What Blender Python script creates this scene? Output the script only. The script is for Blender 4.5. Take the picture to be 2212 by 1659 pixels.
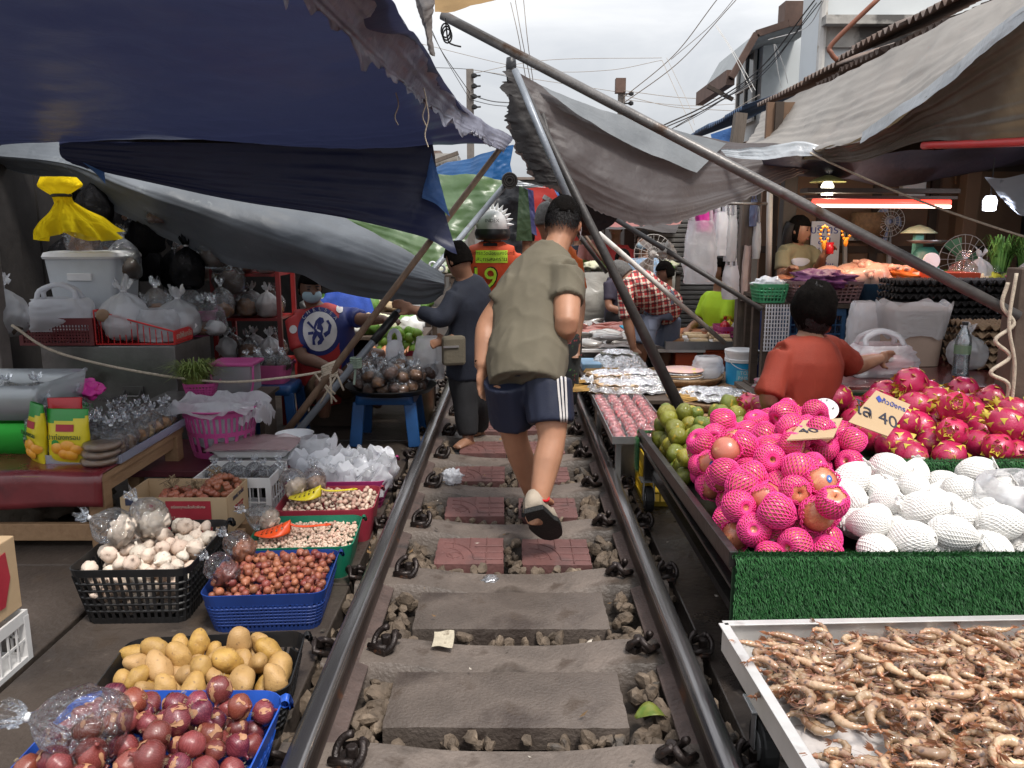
import bpy, bmesh, math, random
import numpy as np
from mathutils import Vector as V, Matrix, noise, Euler
random.seed(7); R = random.random; U = random.uniform
SC = bpy.context.scene; COL = SC.collection; PI = math.pi
for o in list(bpy.data.objects): bpy.data.objects.remove(o)
# ---------------------------------------------------------------- camera
FPX = 1750.0; TH = math.atan(333/1750); CZ = 1.42
cam = bpy.data.cameras.new('camera'); cam.sensor_width = 36; cam.lens = 36*FPX/2212; cam.clip_start = .05; cam.clip_end = 3000
co = bpy.data.objects.new('camera', cam); COL.objects.link(co)
co.location = (0, 0, CZ); co.rotation_euler = (PI/2-TH, 0, 0); SC.camera = co
# ---------------------------------------------------------------- world, sun, exposure
SUN_EL, SUN_AZ = math.radians(62), math.radians(150)
w = bpy.data.worlds.new('World'); SC.world = w; w.use_nodes = True
N = w.node_tree.nodes; L = w.node_tree.links
bg = N['Background']; bg.inputs[1].default_value = .12
sky = N.new('ShaderNodeTexSky'); sky.sky_type = 'NISHITA'; sky.sun_disc = False
sky.sun_elevation = SUN_EL; sky.sun_rotation = SUN_AZ; sky.dust_density = 2.5
tc = N.new('ShaderNodeTexCoord'); mp = N.new('ShaderNodeMapping'); mp.inputs['Scale'].default_value = (1, 1, 3.2)
nz = N.new('ShaderNodeTexNoise'); nz.inputs['Scale'].default_value = 2.2; nz.inputs['Detail'].default_value = 8; nz.inputs['Roughness'].default_value = .55
nz.inputs['Distortion'].default_value = .6
cr = N.new('ShaderNodeValToRGB'); e = cr.color_ramp.elements
e[0].position = .34; e[0].color = (4.5, 4.75, 5.1, 1); e[1].position = .66; e[1].color = (7.3, 7.35, 7.45, 1)
mx = N.new('ShaderNodeMix'); mx.data_type = 'RGBA'; mx.inputs[0].default_value = .93
L.new(tc.outputs['Generated'], mp.inputs[0]); L.new(mp.outputs[0], nz.inputs['Vector']); L.new(nz.outputs['Fac'], cr.inputs[0])
L.new(sky.outputs[0], mx.inputs[6]); L.new(cr.outputs[0], mx.inputs[7])
sx = N.new('ShaderNodeSeparateXYZ'); L.new(tc.outputs['Generated'], sx.inputs[0]); ov = N.new('ShaderNodeMapRange'); ov.inputs[3].default_value = .54; ov.inputs[4].default_value = 1.75   # overcast: the zenith is about three times the horizon
L.new(sx.outputs[2], ov.inputs[0]); vm = N.new('ShaderNodeVectorMath'); vm.operation = 'SCALE'; L.new(mx.outputs[2], vm.inputs[0]); L.new(ov.outputs[0], vm.inputs['Scale']); L.new(vm.outputs[0], bg.inputs[0])
sl = bpy.data.lights.new('sun', 'SUN'); sl.energy = 2.4; sl.angle = math.radians(12); sl.color = (1, .95, .88)
so = bpy.data.objects.new('sun', sl); COL.objects.link(so); so.rotation_euler = (PI/2-SUN_EL, 0, PI-SUN_AZ)
VS = SC.view_settings; SC.display_settings.display_device = 'sRGB'
VS.view_transform = 'Standard'; VS.look = 'None'; VS.gamma = 1; VS.use_curve_mapping = False; VS.exposure = .60
CY = SC.cycles; CY.max_bounces = 7; CY.diffuse_bounces = 4; CY.glossy_bounces = 3; CY.transmission_bounces = 4; CY.transparent_max_bounces = 14
CY.caustics_reflective = False; CY.caustics_refractive = False; CY.use_denoising = True
try: CY.denoiser = 'OPENIMAGEDENOISE'
except Exception: pass
# ---------------------------------------------------------------- placing
_c, _s = math.cos(TH), math.sin(TH)
def ray(x, y):
    r = (x-1106)/FPX; d = (y-829.5)/FPX
    return V((r, _c-d*_s, -_s-d*_c))
def at(x, y, Y):
    d = ray(x, y); t = Y/d.y; return V((d.x*t, Y, CZ+d.z*t))
def gz(x, y, z=0.):
    d = ray(x, y); t = (z-CZ)/d.z; return V((d.x*t, d.y*t, z))
# ---------------------------------------------------------------- tags
def tag(o, label=None, cat=None, group=None, kind=None):
    if label: o['label'] = label
    if cat: o['category'] = cat
    if group: o['group'] = group
    if kind: o['kind'] = kind
    return o
def thing(name, label, cat, loc=(0, 0, 0), rz=0, group=None):
    o = bpy.data.objects.new(name, None); COL.objects.link(o); o.empty_display_size = .05
    o.location = loc; o.rotation_euler = (0, 0, rz)
    return tag(o, label, cat, group)
def org(o):
    p = V((0, 0, 0))
    while o: p += o.location; o = o.parent
    return p
def dup(o, loc=None, rz=None, label=None, group=None, parent=None, rot=None, s=None):
    c = o.copy(); COL.objects.link(c)
    if parent is not None: c.parent = parent
    if loc is not None: c.location = loc
    if rz is not None: c.rotation_euler = (0, 0, rz)
    if rot is not None: c.rotation_euler = rot
    if s is not None: c.scale = (s, s, s) if not hasattr(s, '__len__') else s
    if label: c['label'] = label
    if group: c['group'] = group
    for ch in list(KIDS.get(o.name, [])):
        k = dup(ch, parent=c); KIDS.setdefault(c.name, []).append(k)
    return c
KIDS = {}
# ---------------------------------------------------------------- mesh building
def frames(pts, up=None):
    T = []
    n = len(pts)
    for i in range(n):
        t = pts[min(i+1, n-1)]-pts[max(i-1, 0)]
        T.append(t.normalized() if t.length > 1e-9 else V((0, 0, 1)))
    a = up or (V((0, 0, 1)) if abs(T[0].z) < .9 else V((0, 1, 0)))
    out = []
    for t in T:
        a = a-t*a.dot(t)
        if a.length < 1e-6: a = t.orthogonal()
        a.normalize(); out.append((t, a, t.cross(a)))
    return out
class M:
    def __init__(s): s.v = []; s.f = []; s.m = []; s.cur = 0
    def add(s, vs, fs):
        b = len(s.v); s.v += [V(p) for p in vs]; s.f += [tuple(i+b for i in f) for f in fs]; s.m += [s.cur]*len(fs); return s
    def box(s, c, d, rz=0, mt=None):
        x, y, z = d[0]/2, d[1]/2, d[2]/2
        mt = mt or Matrix.Rotation(rz, 3, 'Z'); c = V(c)
        vs = [c+mt @ V((a*x, b*y, k*z)) for k in (-1, 1) for a, b in ((-1, -1), (1, -1), (1, 1), (-1, 1))]
        return s.add(vs, [(3, 2, 1, 0), (4, 5, 6, 7), (0, 1, 5, 4), (1, 2, 6, 5), (2, 3, 7, 6), (3, 0, 4, 7)])
    def bar(s, a, b, w, h=None, up=None):
        a, b = V(a), V(b); h = h or w; t = (b-a).normalized()
        up = V(up) if up else (V((0, 0, 1)) if abs(t.z) < .95 else V((0, 1, 0)))
        u = (up-t*up.dot(t)).normalized(); r = t.cross(u)
        vs = [p+r*(i*w/2)+u*(j*h/2) for p in (a, b) for i, j in ((-1, -1), (1, -1), (1, 1), (-1, 1))]
        return s.add(vs, [(0, 1, 2, 3), (7, 6, 5, 4), (4, 5, 1, 0), (5, 6, 2, 1), (6, 7, 3, 2), (7, 4, 0, 3)])
    def tube(s, pts, r, n=8, cap=True, up=None, closed=False):
        pts = [V(p) for p in pts]
        if closed: pts = pts+[pts[0]]
        fr = frames(pts, V(up) if up else None); k = len(pts)
        rs = r if hasattr(r, '__len__') else [r]*k
        vs = []
        for p, (t, a, b), q in zip(pts, fr, rs):
            ra, rb = q if hasattr(q, '__len__') else (q, q)
            for i in range(n):
                an = 2*PI*i/n; vs.append(p+a*(ra*math.cos(an))+b*(rb*math.sin(an)))
        fs = [(j*n+i, j*n+(i+1) % n, (j+1)*n+(i+1) % n, (j+1)*n+i) for j in range(k-1) for i in range(n)]
        if cap and not closed: fs += [tuple(range(n-1, -1, -1)), tuple((k-1)*n+i for i in range(n))]
        return s.add(vs, fs)
    def ball(s, c, r, n=12, m=8, mt=None):
        c = V(c); r = r if hasattr(r, '__len__') else (r, r, r); vs = []; fs = []
        mt = mt or Matrix.Identity(3)
        for j in range(1, m):
            t = PI*j/m
            for i in range(n):
                a = 2*PI*i/n; vs.append(c+mt @ V((r[0]*math.sin(t)*math.cos(a), r[1]*math.sin(t)*math.sin(a), r[2]*math.cos(t))))
        vs += [c+mt @ V((0, 0, r[2])), c+mt @ V((0, 0, -r[2]))]
        for j in range(m-2):
            for i in range(n): fs.append((j*n+i, (j+1)*n+i, (j+1)*n+(i+1) % n, j*n+(i+1) % n))
        T, B = len(vs)-2, len(vs)-1
        for i in range(n): fs += [(T, i, (i+1) % n), (B, (m-2)*n+(i+1) % n, (m-2)*n+i)]
        return s.add(vs, fs)
    def lathe(s, prof, n=20, c=(0, 0, 0), sx=1, sy=1, cap=False, mod=None):
        c = V(c); vs = []; k = len(prof)
        for r, z in prof:
            for i in range(n):
                a = 2*PI*i/n; q = r*(mod(a, z) if mod else 1)
                vs.append(c+V((q*math.cos(a)*sx, q*math.sin(a)*sy, z)))
        fs = [(j*n+i, j*n+(i+1) % n, (j+1)*n+(i+1) % n, (j+1)*n+i) for j in range(k-1) for i in range(n)]
        if cap: fs += [tuple(range(n-1, -1, -1)), tuple((k-1)*n+i for i in range(n))]
        return s.add(vs, fs)
    def grid(s, fn, nu, nv, cu=False):
        vs = [fn(i/(nu if cu else nu-1), j/(nv-1)) for j in range(nv) for i in range(nu)]
        fs = []
        for j in range(nv-1):
            for i in range(nu if cu else nu-1):
                i2 = (i+1) % nu; fs.append((j*nu+i, j*nu+i2, (j+1)*nu+i2, (j+1)*nu+i))
        return s.add(vs, fs)
    def poly(s, pts, d):                                            # a flat outline given thickness d (a vector)
        pts = [V(p) for p in pts]; n = len(pts); d = V(d)
        return s.add(pts+[p+d for p in pts], [tuple(range(n-1, -1, -1)), tuple(range(n, 2*n))]+[(i, (i+1) % n, n+(i+1) % n, n+i) for i in range(n)])
    def build(s, name, mat, parent=None, smooth=False, bevel=0, keep=False, thick=0, sub=0, auto=0, base=None):
        me = bpy.data.meshes.new(name)
        vs = np.array([tuple(p) for p in s.v], dtype=float).reshape(-1, 3)
        o = bpy.data.objects.new(name, me); COL.objects.link(o)
        if parent is not None:
            o.parent = parent; KIDS.setdefault(parent.name, []).append(o); vs = vs-np.array(org(parent))
        elif not keep:
            b = V(base) if base is not None else V(((vs[:, 0].min()+vs[:, 0].max())/2, (vs[:, 1].min()+vs[:, 1].max())/2, vs[:, 2].min()))
            o.location = b; vs = vs-np.array(b)
        me.from_pydata(vs.tolist(), [], s.f); me.update()
        for m_ in (mat if isinstance(mat, (list, tuple)) else [mat]): me.materials.append(m_)
        if any(s.m): me.polygons.foreach_set('material_index', s.m)
        if smooth: me.polygons.foreach_set('use_smooth', [True]*len(s.f))
        if auto:
            me.polygons.foreach_set('use_smooth', [True]*len(s.f)); me.set_sharp_from_angle(angle=math.radians(auto))
        me.validate()
        if thick:
            q = o.modifiers.new('thick', 'SOLIDIFY'); q.thickness = thick; q.offset = 0
        if bevel:
            q = o.modifiers.new('edge', 'BEVEL'); q.width = bevel; q.segments = 2; q.limit_method = 'ANGLE'; q.harden_normals = False
        if sub:
            q = o.modifiers.new('sub', 'SUBSURF'); q.levels = sub; q.render_levels = sub
        return o
def arc(c, r, a0, a1, n, u=V((1, 0, 0)), v=V((0, 0, 1))):
    return [V(c)+u*(r*math.cos(a0+(a1-a0)*i/(n-1)))+v*(r*math.sin(a0+(a1-a0)*i/(n-1))) for i in range(n)]
def catmull(P, n):
    P = [V(p) for p in P]; Q = [P[0]*2-P[1]]+P+[P[-1]*2-P[-2]]; out = []; k = len(P)-1
    for i in range(n):
        t = i/(n-1)*k; j = min(int(t), k-1); t -= j; a, b, c, d = Q[j:j+4]
        out.append(.5*((2*b)+(c-a)*t+(2*a-5*b+4*c-d)*t*t+(3*b-a-3*c+d)*t**3))
    return out
def sag(a, b, s, n=24):
    a, b = V(a), V(b); return [a.lerp(b, i/(n-1))-V((0, 0, s*4*(i/(n-1))*(1-i/(n-1)))) for i in range(n)]
def sheet(rows, nu, nv, wr=0, ws=2., seed=0, edge=None):             # a cloth through a net of control points
    cols = [catmull(r, nu) for r in rows]
    net = [catmull([c[i] for c in cols], nv) for i in range(nu)]     # net[i][j]
    m = M()
    def fn(u, v):
        i, j = round(u*(nu-1)), round(v*(nv-1)); p = net[i][j].copy()
        if wr:
            a = net[min(i+1, nu-1)][j]-net[max(i-1, 0)][j]; b = net[i][min(j+1, nv-1)]-net[i][max(j-1, 0)]
            nn = a.cross(b)
            if nn.length > 1e-9:
                nn.normalize(); q = p*ws+V((seed*7.3, seed*3.1, 0))
                f = noise.noise(q)+.5*noise.noise(q*2.3)+.25*abs(noise.noise(q*5.1))
                p += nn*(wr*f+wr*.3*noise.noise(V((u*2.2+seed, v*15, seed)))+wr*.12*noise.noise(V((u*4, v*42, seed))))
        if edge: p = edge(u, v, p)
        return p
    return m.grid(fn, nu, nv)
# ---------------------------------------------------------------- materials
MATS = {}
def _nt(name):
    m = bpy.data.materials.new(name); m.use_nodes = True; return m, m.node_tree.nodes, m.node_tree.links
def c4(c): return (c[0], c[1], c[2], 1)
def mat(name, col, rough=.6, var=.18, scale=9, col2=None, bump=0, bscale=60, metal=0, rnd=0, rcol=None, coat=0, spec=.5, em=None, es=0, sss=0, spots=None, cell=0, streak=None, trans=0):
    if name in MATS: return MATS[name]
    m, n, l = _nt(name); b = n['Principled BSDF']
    t = n.new('ShaderNodeTexCoord'); mpn = n.new('ShaderNodeMapping'); l.new(t.outputs['Object'], mpn.inputs[0])
    if streak: mpn.inputs['Scale'].default_value = streak
    z = n.new('ShaderNodeTexNoise'); z.inputs['Scale'].default_value = scale; z.inputs['Detail'].default_value = 6; z.inputs['Roughness'].default_value = .6
    l.new(mpn.outputs[0], z.inputs['Vector'])
    r = n.new('ShaderNodeValToRGB'); a, c = r.color_ramp.elements; a.position = .3; c.position = .7
    if col2: a.color = c4(col); c.color = c4(col2)
    else: a.color = c4([k*(1-var) for k in col]); c.color = c4([min(1, k*(1+var)) for k in col])
    l.new(z.outputs['Fac'], r.inputs[0]); out = r.outputs[0]
    oi = None
    if rnd or rcol:
        oi = n.new('ShaderNodeObjectInfo')
        if rcol:
            k = n.new('ShaderNodeMix'); k.data_type = 'RGBA'; l.new(oi.outputs['Random'], k.inputs[0]); l.new(out, k.inputs[6]); k.inputs[7].default_value = c4(rcol); out = k.outputs[2]
        if rnd:
            h = n.new('ShaderNodeHueSaturation'); mr = n.new('ShaderNodeMapRange'); mr.inputs[3].default_value = 1-rnd; mr.inputs[4].default_value = 1+rnd
            ml = n.new('ShaderNodeMath'); ml.operation = 'MULTIPLY'; ml.inputs[1].default_value = 7.13; fr = n.new('ShaderNodeMath'); fr.operation = 'FRACT'
            l.new(oi.outputs['Random'], ml.inputs[0]); l.new(ml.outputs[0], fr.inputs[0]); l.new(fr.outputs[0], mr.inputs[0])
            l.new(mr.outputs[0], h.inputs['Value']); l.new(out, h.inputs['Color']); out = h.outputs[0]
    if spots:                                                        # (colour, scale, threshold): marks of dirt or wear
        for sc_, ss, th in ([spots] if not isinstance(spots, list) else spots):
            z2 = n.new('ShaderNodeTexNoise'); z2.inputs['Scale'].default_value = ss; z2.inputs['Detail'].default_value = 5; l.new(t.outputs['Object'], z2.inputs['Vector'])
            r2 = n.new('ShaderNodeValToRGB'); r2.color_ramp.elements[0].position = th; r2.color_ramp.elements[1].position = min(1, th+.09); l.new(z2.outputs['Fac'], r2.inputs[0])
            k = n.new('ShaderNodeMix'); k.data_type = 'RGBA'; l.new(r2.outputs[0], k.inputs[0]); l.new(out, k.inputs[6]); k.inputs[7].default_value = c4(sc_); out = k.outputs[2]
    l.new(out, b.inputs['Base Color'])
    b.inputs['Roughness'].default_value = rough; b.inputs['Metallic'].default_value = metal; b.inputs['Specular IOR Level'].default_value = spec
    if coat: b.inputs['Coat Weight'].default_value = coat; b.inputs['Coat Roughness'].default_value = .12
    if sss: b.inputs['Subsurface Weight'].default_value = sss; b.inputs['Subsurface Radius'].default_value = (.02, .01, .006); b.inputs['Subsurface Scale'].default_value = .5
    if trans: b.inputs['Transmission Weight'].default_value = trans
    if rough < .75 and not metal:
        rr = n.new('ShaderNodeMapRange'); rr.inputs[3].default_value = max(.02, rough-.12); rr.inputs[4].default_value = min(1, rough+.15); l.new(z.outputs['Fac'], rr.inputs[0]); l.new(rr.outputs[0], b.inputs['Roughness'])
    if bump:
        bn = n.new('ShaderNodeBump'); bn.inputs['Strength'].default_value = bump; bn.inputs['Distance'].default_value = .01
        if cell:
            z3 = n.new('ShaderNodeTexVoronoi'); z3.inputs['Scale'].default_value = bscale; l.new(mpn.outputs[0], z3.inputs['Vector']); l.new(z3.outputs['Distance'], bn.inputs['Height'])
        else:
            z3 = n.new('ShaderNodeTexNoise'); z3.inputs['Scale'].default_value = bscale; z3.inputs['Detail'].default_value = 5; l.new(mpn.outputs[0], z3.inputs['Vector']); l.new(z3.outputs['Fac'], bn.inputs['Height'])
        l.new(bn.outputs[0], b.inputs['Normal'])
    if em: b.inputs['Emission Color'].default_value = c4(em); b.inputs['Emission Strength'].default_value = es
    MATS[name] = m; return m
def film(name, col=(.9, .92, .95), fac=.07, rough=.08, bscale=30, bump=1., milk=0.):      # thin clear plastic
    if name in MATS: return MATS[name]
    m, n, l = _nt(name); n.remove(n['Principled BSDF']); o = n['Material Output']
    tr = n.new('ShaderNodeBsdfTransparent'); tr.inputs[0].default_value = (.95, .96, .97, 1)
    gl = n.new('ShaderNodeBsdfGlossy'); gl.inputs[0].default_value = c4(col); gl.inputs[1].default_value = rough
    df = n.new('ShaderNodeBsdfDiffuse'); df.inputs[0].default_value = c4(col); tl = n.new('ShaderNodeBsdfTranslucent'); tl.inputs[0].default_value = c4(col)
    ad = n.new('ShaderNodeMixShader'); ad.inputs[0].default_value = .5; l.new(df.outputs[0], ad.inputs[1]); l.new(tl.outputs[0], ad.inputs[2])
    t = n.new('ShaderNodeTexCoord'); z = n.new('ShaderNodeTexNoise'); z.inputs['Scale'].default_value = bscale; z.inputs['Detail'].default_value = 4; z.inputs['Distortion'].default_value = 1.2
    l.new(t.outputs['Object'], z.inputs['Vector'])
    bn = n.new('ShaderNodeBump'); bn.inputs['Strength'].default_value = bump; bn.inputs['Distance'].default_value = .02; l.new(z.outputs['Fac'], bn.inputs['Height']); l.new(bn.outputs[0], gl.inputs['Normal'])
    lw = n.new('ShaderNodeLayerWeight'); lw.inputs[0].default_value = .35; l.new(bn.outputs[0], lw.inputs['Normal'])
    ma = n.new('ShaderNodeMath'); ma.operation = 'MULTIPLY_ADD'; ma.inputs[1].default_value = .75; ma.inputs[2].default_value = fac*.5; ma.use_clamp = True; l.new(lw.outputs['Fresnel'], ma.inputs[0])
    m1 = n.new('ShaderNodeMixShader'); l.new(ma.outputs[0], m1.inputs[0]); l.new(tr.outputs[0], m1.inputs[1]); l.new(gl.outputs[0], m1.inputs[2])
    m2 = n.new('ShaderNodeMixShader'); m2.inputs[0].default_value = milk; l.new(m1.outputs[0], m2.inputs[1]); l.new(ad.outputs[0], m2.inputs[2])
    l.new(m2.outputs[0], o.inputs[0]); MATS[name] = m; return m
def tarp(name, col, col2=None, rough=.45, tl=.3, tlc=None, scale=1.6, bump=.35, bscale=14, spots=None, gloss=.25):   # woven plastic sheet, lets some daylight through
    if name in MATS: return MATS[name]
    m, n, l = _nt(name); b = n['Principled BSDF']; o = n['Material Output']
    t = n.new('ShaderNodeTexCoord'); z = n.new('ShaderNodeTexNoise'); z.inputs['Scale'].default_value = scale; z.inputs['Detail'].default_value = 7; l.new(t.outputs['Object'], z.inputs['Vector'])
    r = n.new('ShaderNodeValToRGB'); r.color_ramp.elements[0].position = .35; r.color_ramp.elements[1].position = .68
    r.color_ramp.elements[0].color = c4(col); r.color_ramp.elements[1].color = c4(col2 or [k*1.35 for k in col]); l.new(z.outputs['Fac'], r.inputs[0]); out = r.outputs[0]
    if spots:
        z2 = n.new('ShaderNodeTexNoise'); z2.inputs['Scale'].default_value = spots[1]; z2.inputs['Detail'].default_value = 9; z2.inputs['Roughness'].default_value = .7; l.new(t.outputs['Object'], z2.inputs['Vector'])
        r2 = n.new('ShaderNodeValToRGB'); r2.color_ramp.elements[0].position = spots[2]; r2.color_ramp.elements[1].position = spots[2]+.12; l.new(z2.outputs['Fac'], r2.inputs[0])
        k = n.new('ShaderNodeMix'); k.data_type = 'RGBA'; l.new(r2.outputs[0], k.inputs[0]); l.new(out, k.inputs[6]); k.inputs[7].default_value = c4(spots[0]); out = k.outputs[2]
    l.new(out, b.inputs['Base Color']); b.inputs['Roughness'].default_value = rough; b.inputs['Specular IOR Level'].default_value = gloss*2
    z3 = n.new('ShaderNodeTexNoise'); z3.inputs['Scale'].default_value = bscale; z3.inputs['Detail'].default_value = 6; z3.inputs['Distortion'].default_value = .8; l.new(t.outputs['Object'], z3.inputs['Vector'])
    bn = n.new('ShaderNodeBump'); bn.inputs['Strength'].default_value = bump; bn.inputs['Distance'].default_value = .02; l.new(z3.outputs['Fac'], bn.inputs['Height']); l.new(bn.outputs[0], b.inputs['Normal'])
    tn = n.new('ShaderNodeBsdfTranslucent'); tn.inputs[0].default_value = c4(tlc or col2 or col); l.new(bn.outputs[0], tn.inputs['Normal'])
    x = n.new('ShaderNodeMixShader'); x.inputs[0].default_value = tl; l.new(b.outputs[0], x.inputs[1]); l.new(tn.outputs[0], x.inputs[2]); l.new(x.outputs[0], o.inputs[0])
    MATS[name] = m; return m
def wave(m, scale, axis, strength, dist=.004, prof='SIN'):           # adds ribs to a material's bump
    n, l = m.node_tree.nodes, m.node_tree.links; b = n['Principled BSDF']
    t = n.new('ShaderNodeTexCoord'); wv = n.new('ShaderNodeTexWave'); wv.bands_direction = axis; wv.inputs['Scale'].default_value = scale; wv.wave_profile = prof
    l.new(t.outputs['Object'], wv.inputs['Vector']); bn = n.new('ShaderNodeBump'); bn.inputs['Strength'].default_value = strength; bn.inputs['Distance'].default_value = dist
    l.new(wv.outputs['Fac'], bn.inputs['Height'])
    for k in list(b.inputs['Normal'].links): l.new(k.from_socket, bn.inputs['Normal'])
    l.new(bn.outputs[0], b.inputs['Normal']); return m
def text(name, s, size, m, mt, loc, parent=None, ext=.0008, align='CENTER', sp=1.):
    c = bpy.data.curves.new(name, 'FONT'); c.body = s; c.size = size; c.extrude = ext; c.align_x = align; c.align_y = 'CENTER'; c.space_character = sp
    c.resolution_u = 3; q = bpy.data.objects.new(name, c); COL.objects.link(q); DG = bpy.context.evaluated_depsgraph_get()
    me = bpy.data.meshes.new_from_object(q.evaluated_get(DG)); bpy.data.objects.remove(q); me.validate(); me.materials.clear(); me.materials.append(m)
    o = bpy.data.objects.new(name, me); COL.objects.link(o)
    M4 = mt.to_4x4() if len(mt) == 3 else mt
    o.rotation_euler = M4.to_euler(); o.location = V(loc)-(org(parent) if parent else V((0, 0, 0)))
    if parent: o.parent = parent; KIDS.setdefault(parent.name, []).append(o)
    return o
def basis(xd, n):                                                    # rotation whose x is xd and z (facing) is n
    n = V(n).normalized(); x = V(xd); x = (x-n*x.dot(n)).normalized(); y = n.cross(x)
    return Matrix((x, y, n)).transposed()
# ---------------------------------------------------------------- heaps
def heap(n, samp, r, z0, tries=30, pack=.93, jit=0.):
    P = np.zeros((0, 4)); out = []
    for _ in range(n):
        rr = r*(1+U(-jit, jit)); best = None
        for _ in range(tries):
            x, y = samp(); z = z0(x, y)+rr
            if len(P):
                d2 = (P[:, 0]-x)**2+(P[:, 1]-y)**2; s = (P[:, 3]+rr)*pack; k = d2 < s*s
                if k.any(): z = max(z, float((P[k, 2]+np.sqrt(s[k]**2-d2[k])).max()))
            if best is None or z-z0(x, y) < best[3]: best = (x, y, z, z-z0(x, y))
        P = np.vstack([P, [best[0], best[1], best[2], rr]]); out.append((V(best[:3]), rr))
    return out
def rot3(): return (U(0, 6.28), U(0, 6.28), U(0, 6.28))
def scatter(protos, places, label, group=None, rot=None, base=1.):
    out = []
    for p, rr in places:
        o = random.choice(protos); c = dup(o, loc=p, rot=rot() if rot else rot3(), s=rr/base, label=label, group=group); out.append(c)
    return out
PROTO = []                                                           # models copied and then removed
def proto(o): PROTO.append(o); return o
# ================================================================ ground and track
m_conc = mat('concrete', (.056, .043, .035), .5, .3, 3.5, bump=.5, bscale=45, spots=[((.036, .028, .024), 2.3, .58), ((.105, .085, .07), 14, .66), ((.055, .04, .03), 6, .6)])
m_sleep = mat('sleeper_concrete', (.125, .10, .084), .55, .32, 5, bump=.55, bscale=70, rnd=.14, spots=[((.05, .038, .03), 3.1, .56), ((.19, .155, .13), 19, .68), ((.07, .05, .038), 8, .6)])
m_slab = mat('slab_concrete', (.118, .094, .079), .42, .3, 4, bump=.5, bscale=90, rnd=.16, spots=[((.055, .041, .034), 2.7, .55), ((.20, .165, .14), 23, .7), ((.075, .055, .042), 7, .6)])
m_wet = mat('wet_concrete', (.055, .044, .038), .28, .35, 3, bump=.4, bscale=35, spots=[((.03, .025, .023), 2, .55), ((.11, .09, .078), 11, .66)])
m_dirt = mat('dirt', (.038, .028, .021), .8, .35, 6, bump=.8, bscale=40, spots=((.09, .07, .05), 12, .6))
m_tile = mat('red_tile', (.14, .062, .056), .6, .25, 5, bump=.35, bscale=60, rnd=.2, spots=((.09, .05, .047), 3, .6))
m_rail = mat('rail_side', (.042, .03, .026), .42, .4, 9, bump=.35, bscale=50, metal=.35, spots=((.09, .04, .022), 7, .6), streak=(1, .12, 1))
m_railtop = mat('rail_top', (.20, .19, .19), .2, .35, 6, metal=.85, bump=.12, bscale=60, streak=(1, .05, 1))
m_railfoot = mat('rail_foot', (.085, .058, .05), .6, .35, 8, bump=.5, bscale=60, spots=((.035, .03, .028), 5, .58))
m_clip = mat('clip_iron', (.028, .02, .018), .38, .4, 30, metal=.45, bump=.3, bscale=120, spots=((.12, .05, .025), 25, .64))
m_stone = mat('stone', (.12, .088, .062), .8, .45, 14, bump=.8, bscale=60, spots=[((.30, .23, .165), 7, .60), ((.07, .06, .052), 6, .58)])
m_white = mat('white_plastic', (.72, .73, .75), .4, .08, 6)
m_black = mat('black_plastic', (.012, .012, .013), .38, .25, 12, bump=.08)
m_film = film('clear_film', milk=.015); m_film2 = film('milky_film', (.93, .94, .97), .2, .14, 22, 1.2, .42)
m_bag = film('white_bag', (.90, .91, .95), .3, .22, 18, 1., .8)

o = M().grid(lambda u, v: V(((u-.5)*600, -100+v*700, -.09)), 2, 2).build('ground', m_dirt, keep=True); tag(o, 'brown dirt ground under the market', kind='structure')
def walk(name, x0, x1, y0, y1, z, m, n, lab):
    b = M(); rng = random.Random(3); k = 0
    ys = y0
    while ys < y1:
        ln = n*(.8+.4*rng.random()); b.box(((x0+x1)/2, ys+ln/2, z-.04+rng.uniform(-.003, .003)), (x1-x0, ln-.012, .08)); ys += ln
    tag(b.build(name, m, bevel=.006), lab, kind='structure')
walk('walkway', -5.2, -1.62, -3, 30, 0, m_conc, 1.7, 'brown concrete walkway behind the baskets')
walk('pavement', -1.60, -.66, -3, 30, 0, m_conc, 1.05, 'brown concrete paving along the rail')
walk('path', .66, 5.2, -3, 30, .0, m_wet, 2.6, 'dark wet concrete path by the rail')
# rails
pr = [(-.062, 0), (.062, 0), (.062, .010), (.02, .022), (.009, .034), (.009, .098), (.03, .108), (.032, .128), (.026, .138), (.012, .1405), (-.012, .1405), (-.026, .138), (-.032, .128), (-.03, .108), (-.009, .098), (-.009, .034), (-.02, .022), (-.062, .010)]
for sx, wd in ((-1, 'black steel rail beside the vegetable baskets'), (1, 'black steel rail beside the fruit cart')):
    t = thing('rail', wd, 'rail', (sx*.535, 0, 0))
    b = M(); n = len(pr); ys = [-2, 1, 2, 3, 4, 6, 9, 14, 40]
    vs = [V((sx*.535+x, y, z)) for y in ys for x, z in pr]
    for j in range(len(ys)-1):
        for i in range(n):
            b.cur = 1 if 7 <= i <= 11 else (2 if i in (0, 1, 2, 16, 17) else 0)
            q = [j*n+i, j*n+(i+1) % n, (j+1)*n+(i+1) % n, (j+1)*n+i]; b.f.append(tuple(q)); b.m.append(b.cur)
    b.v = vs
    b.build('rail_head', [m_rail, m_railtop, m_railfoot], t, auto=50)
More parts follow.
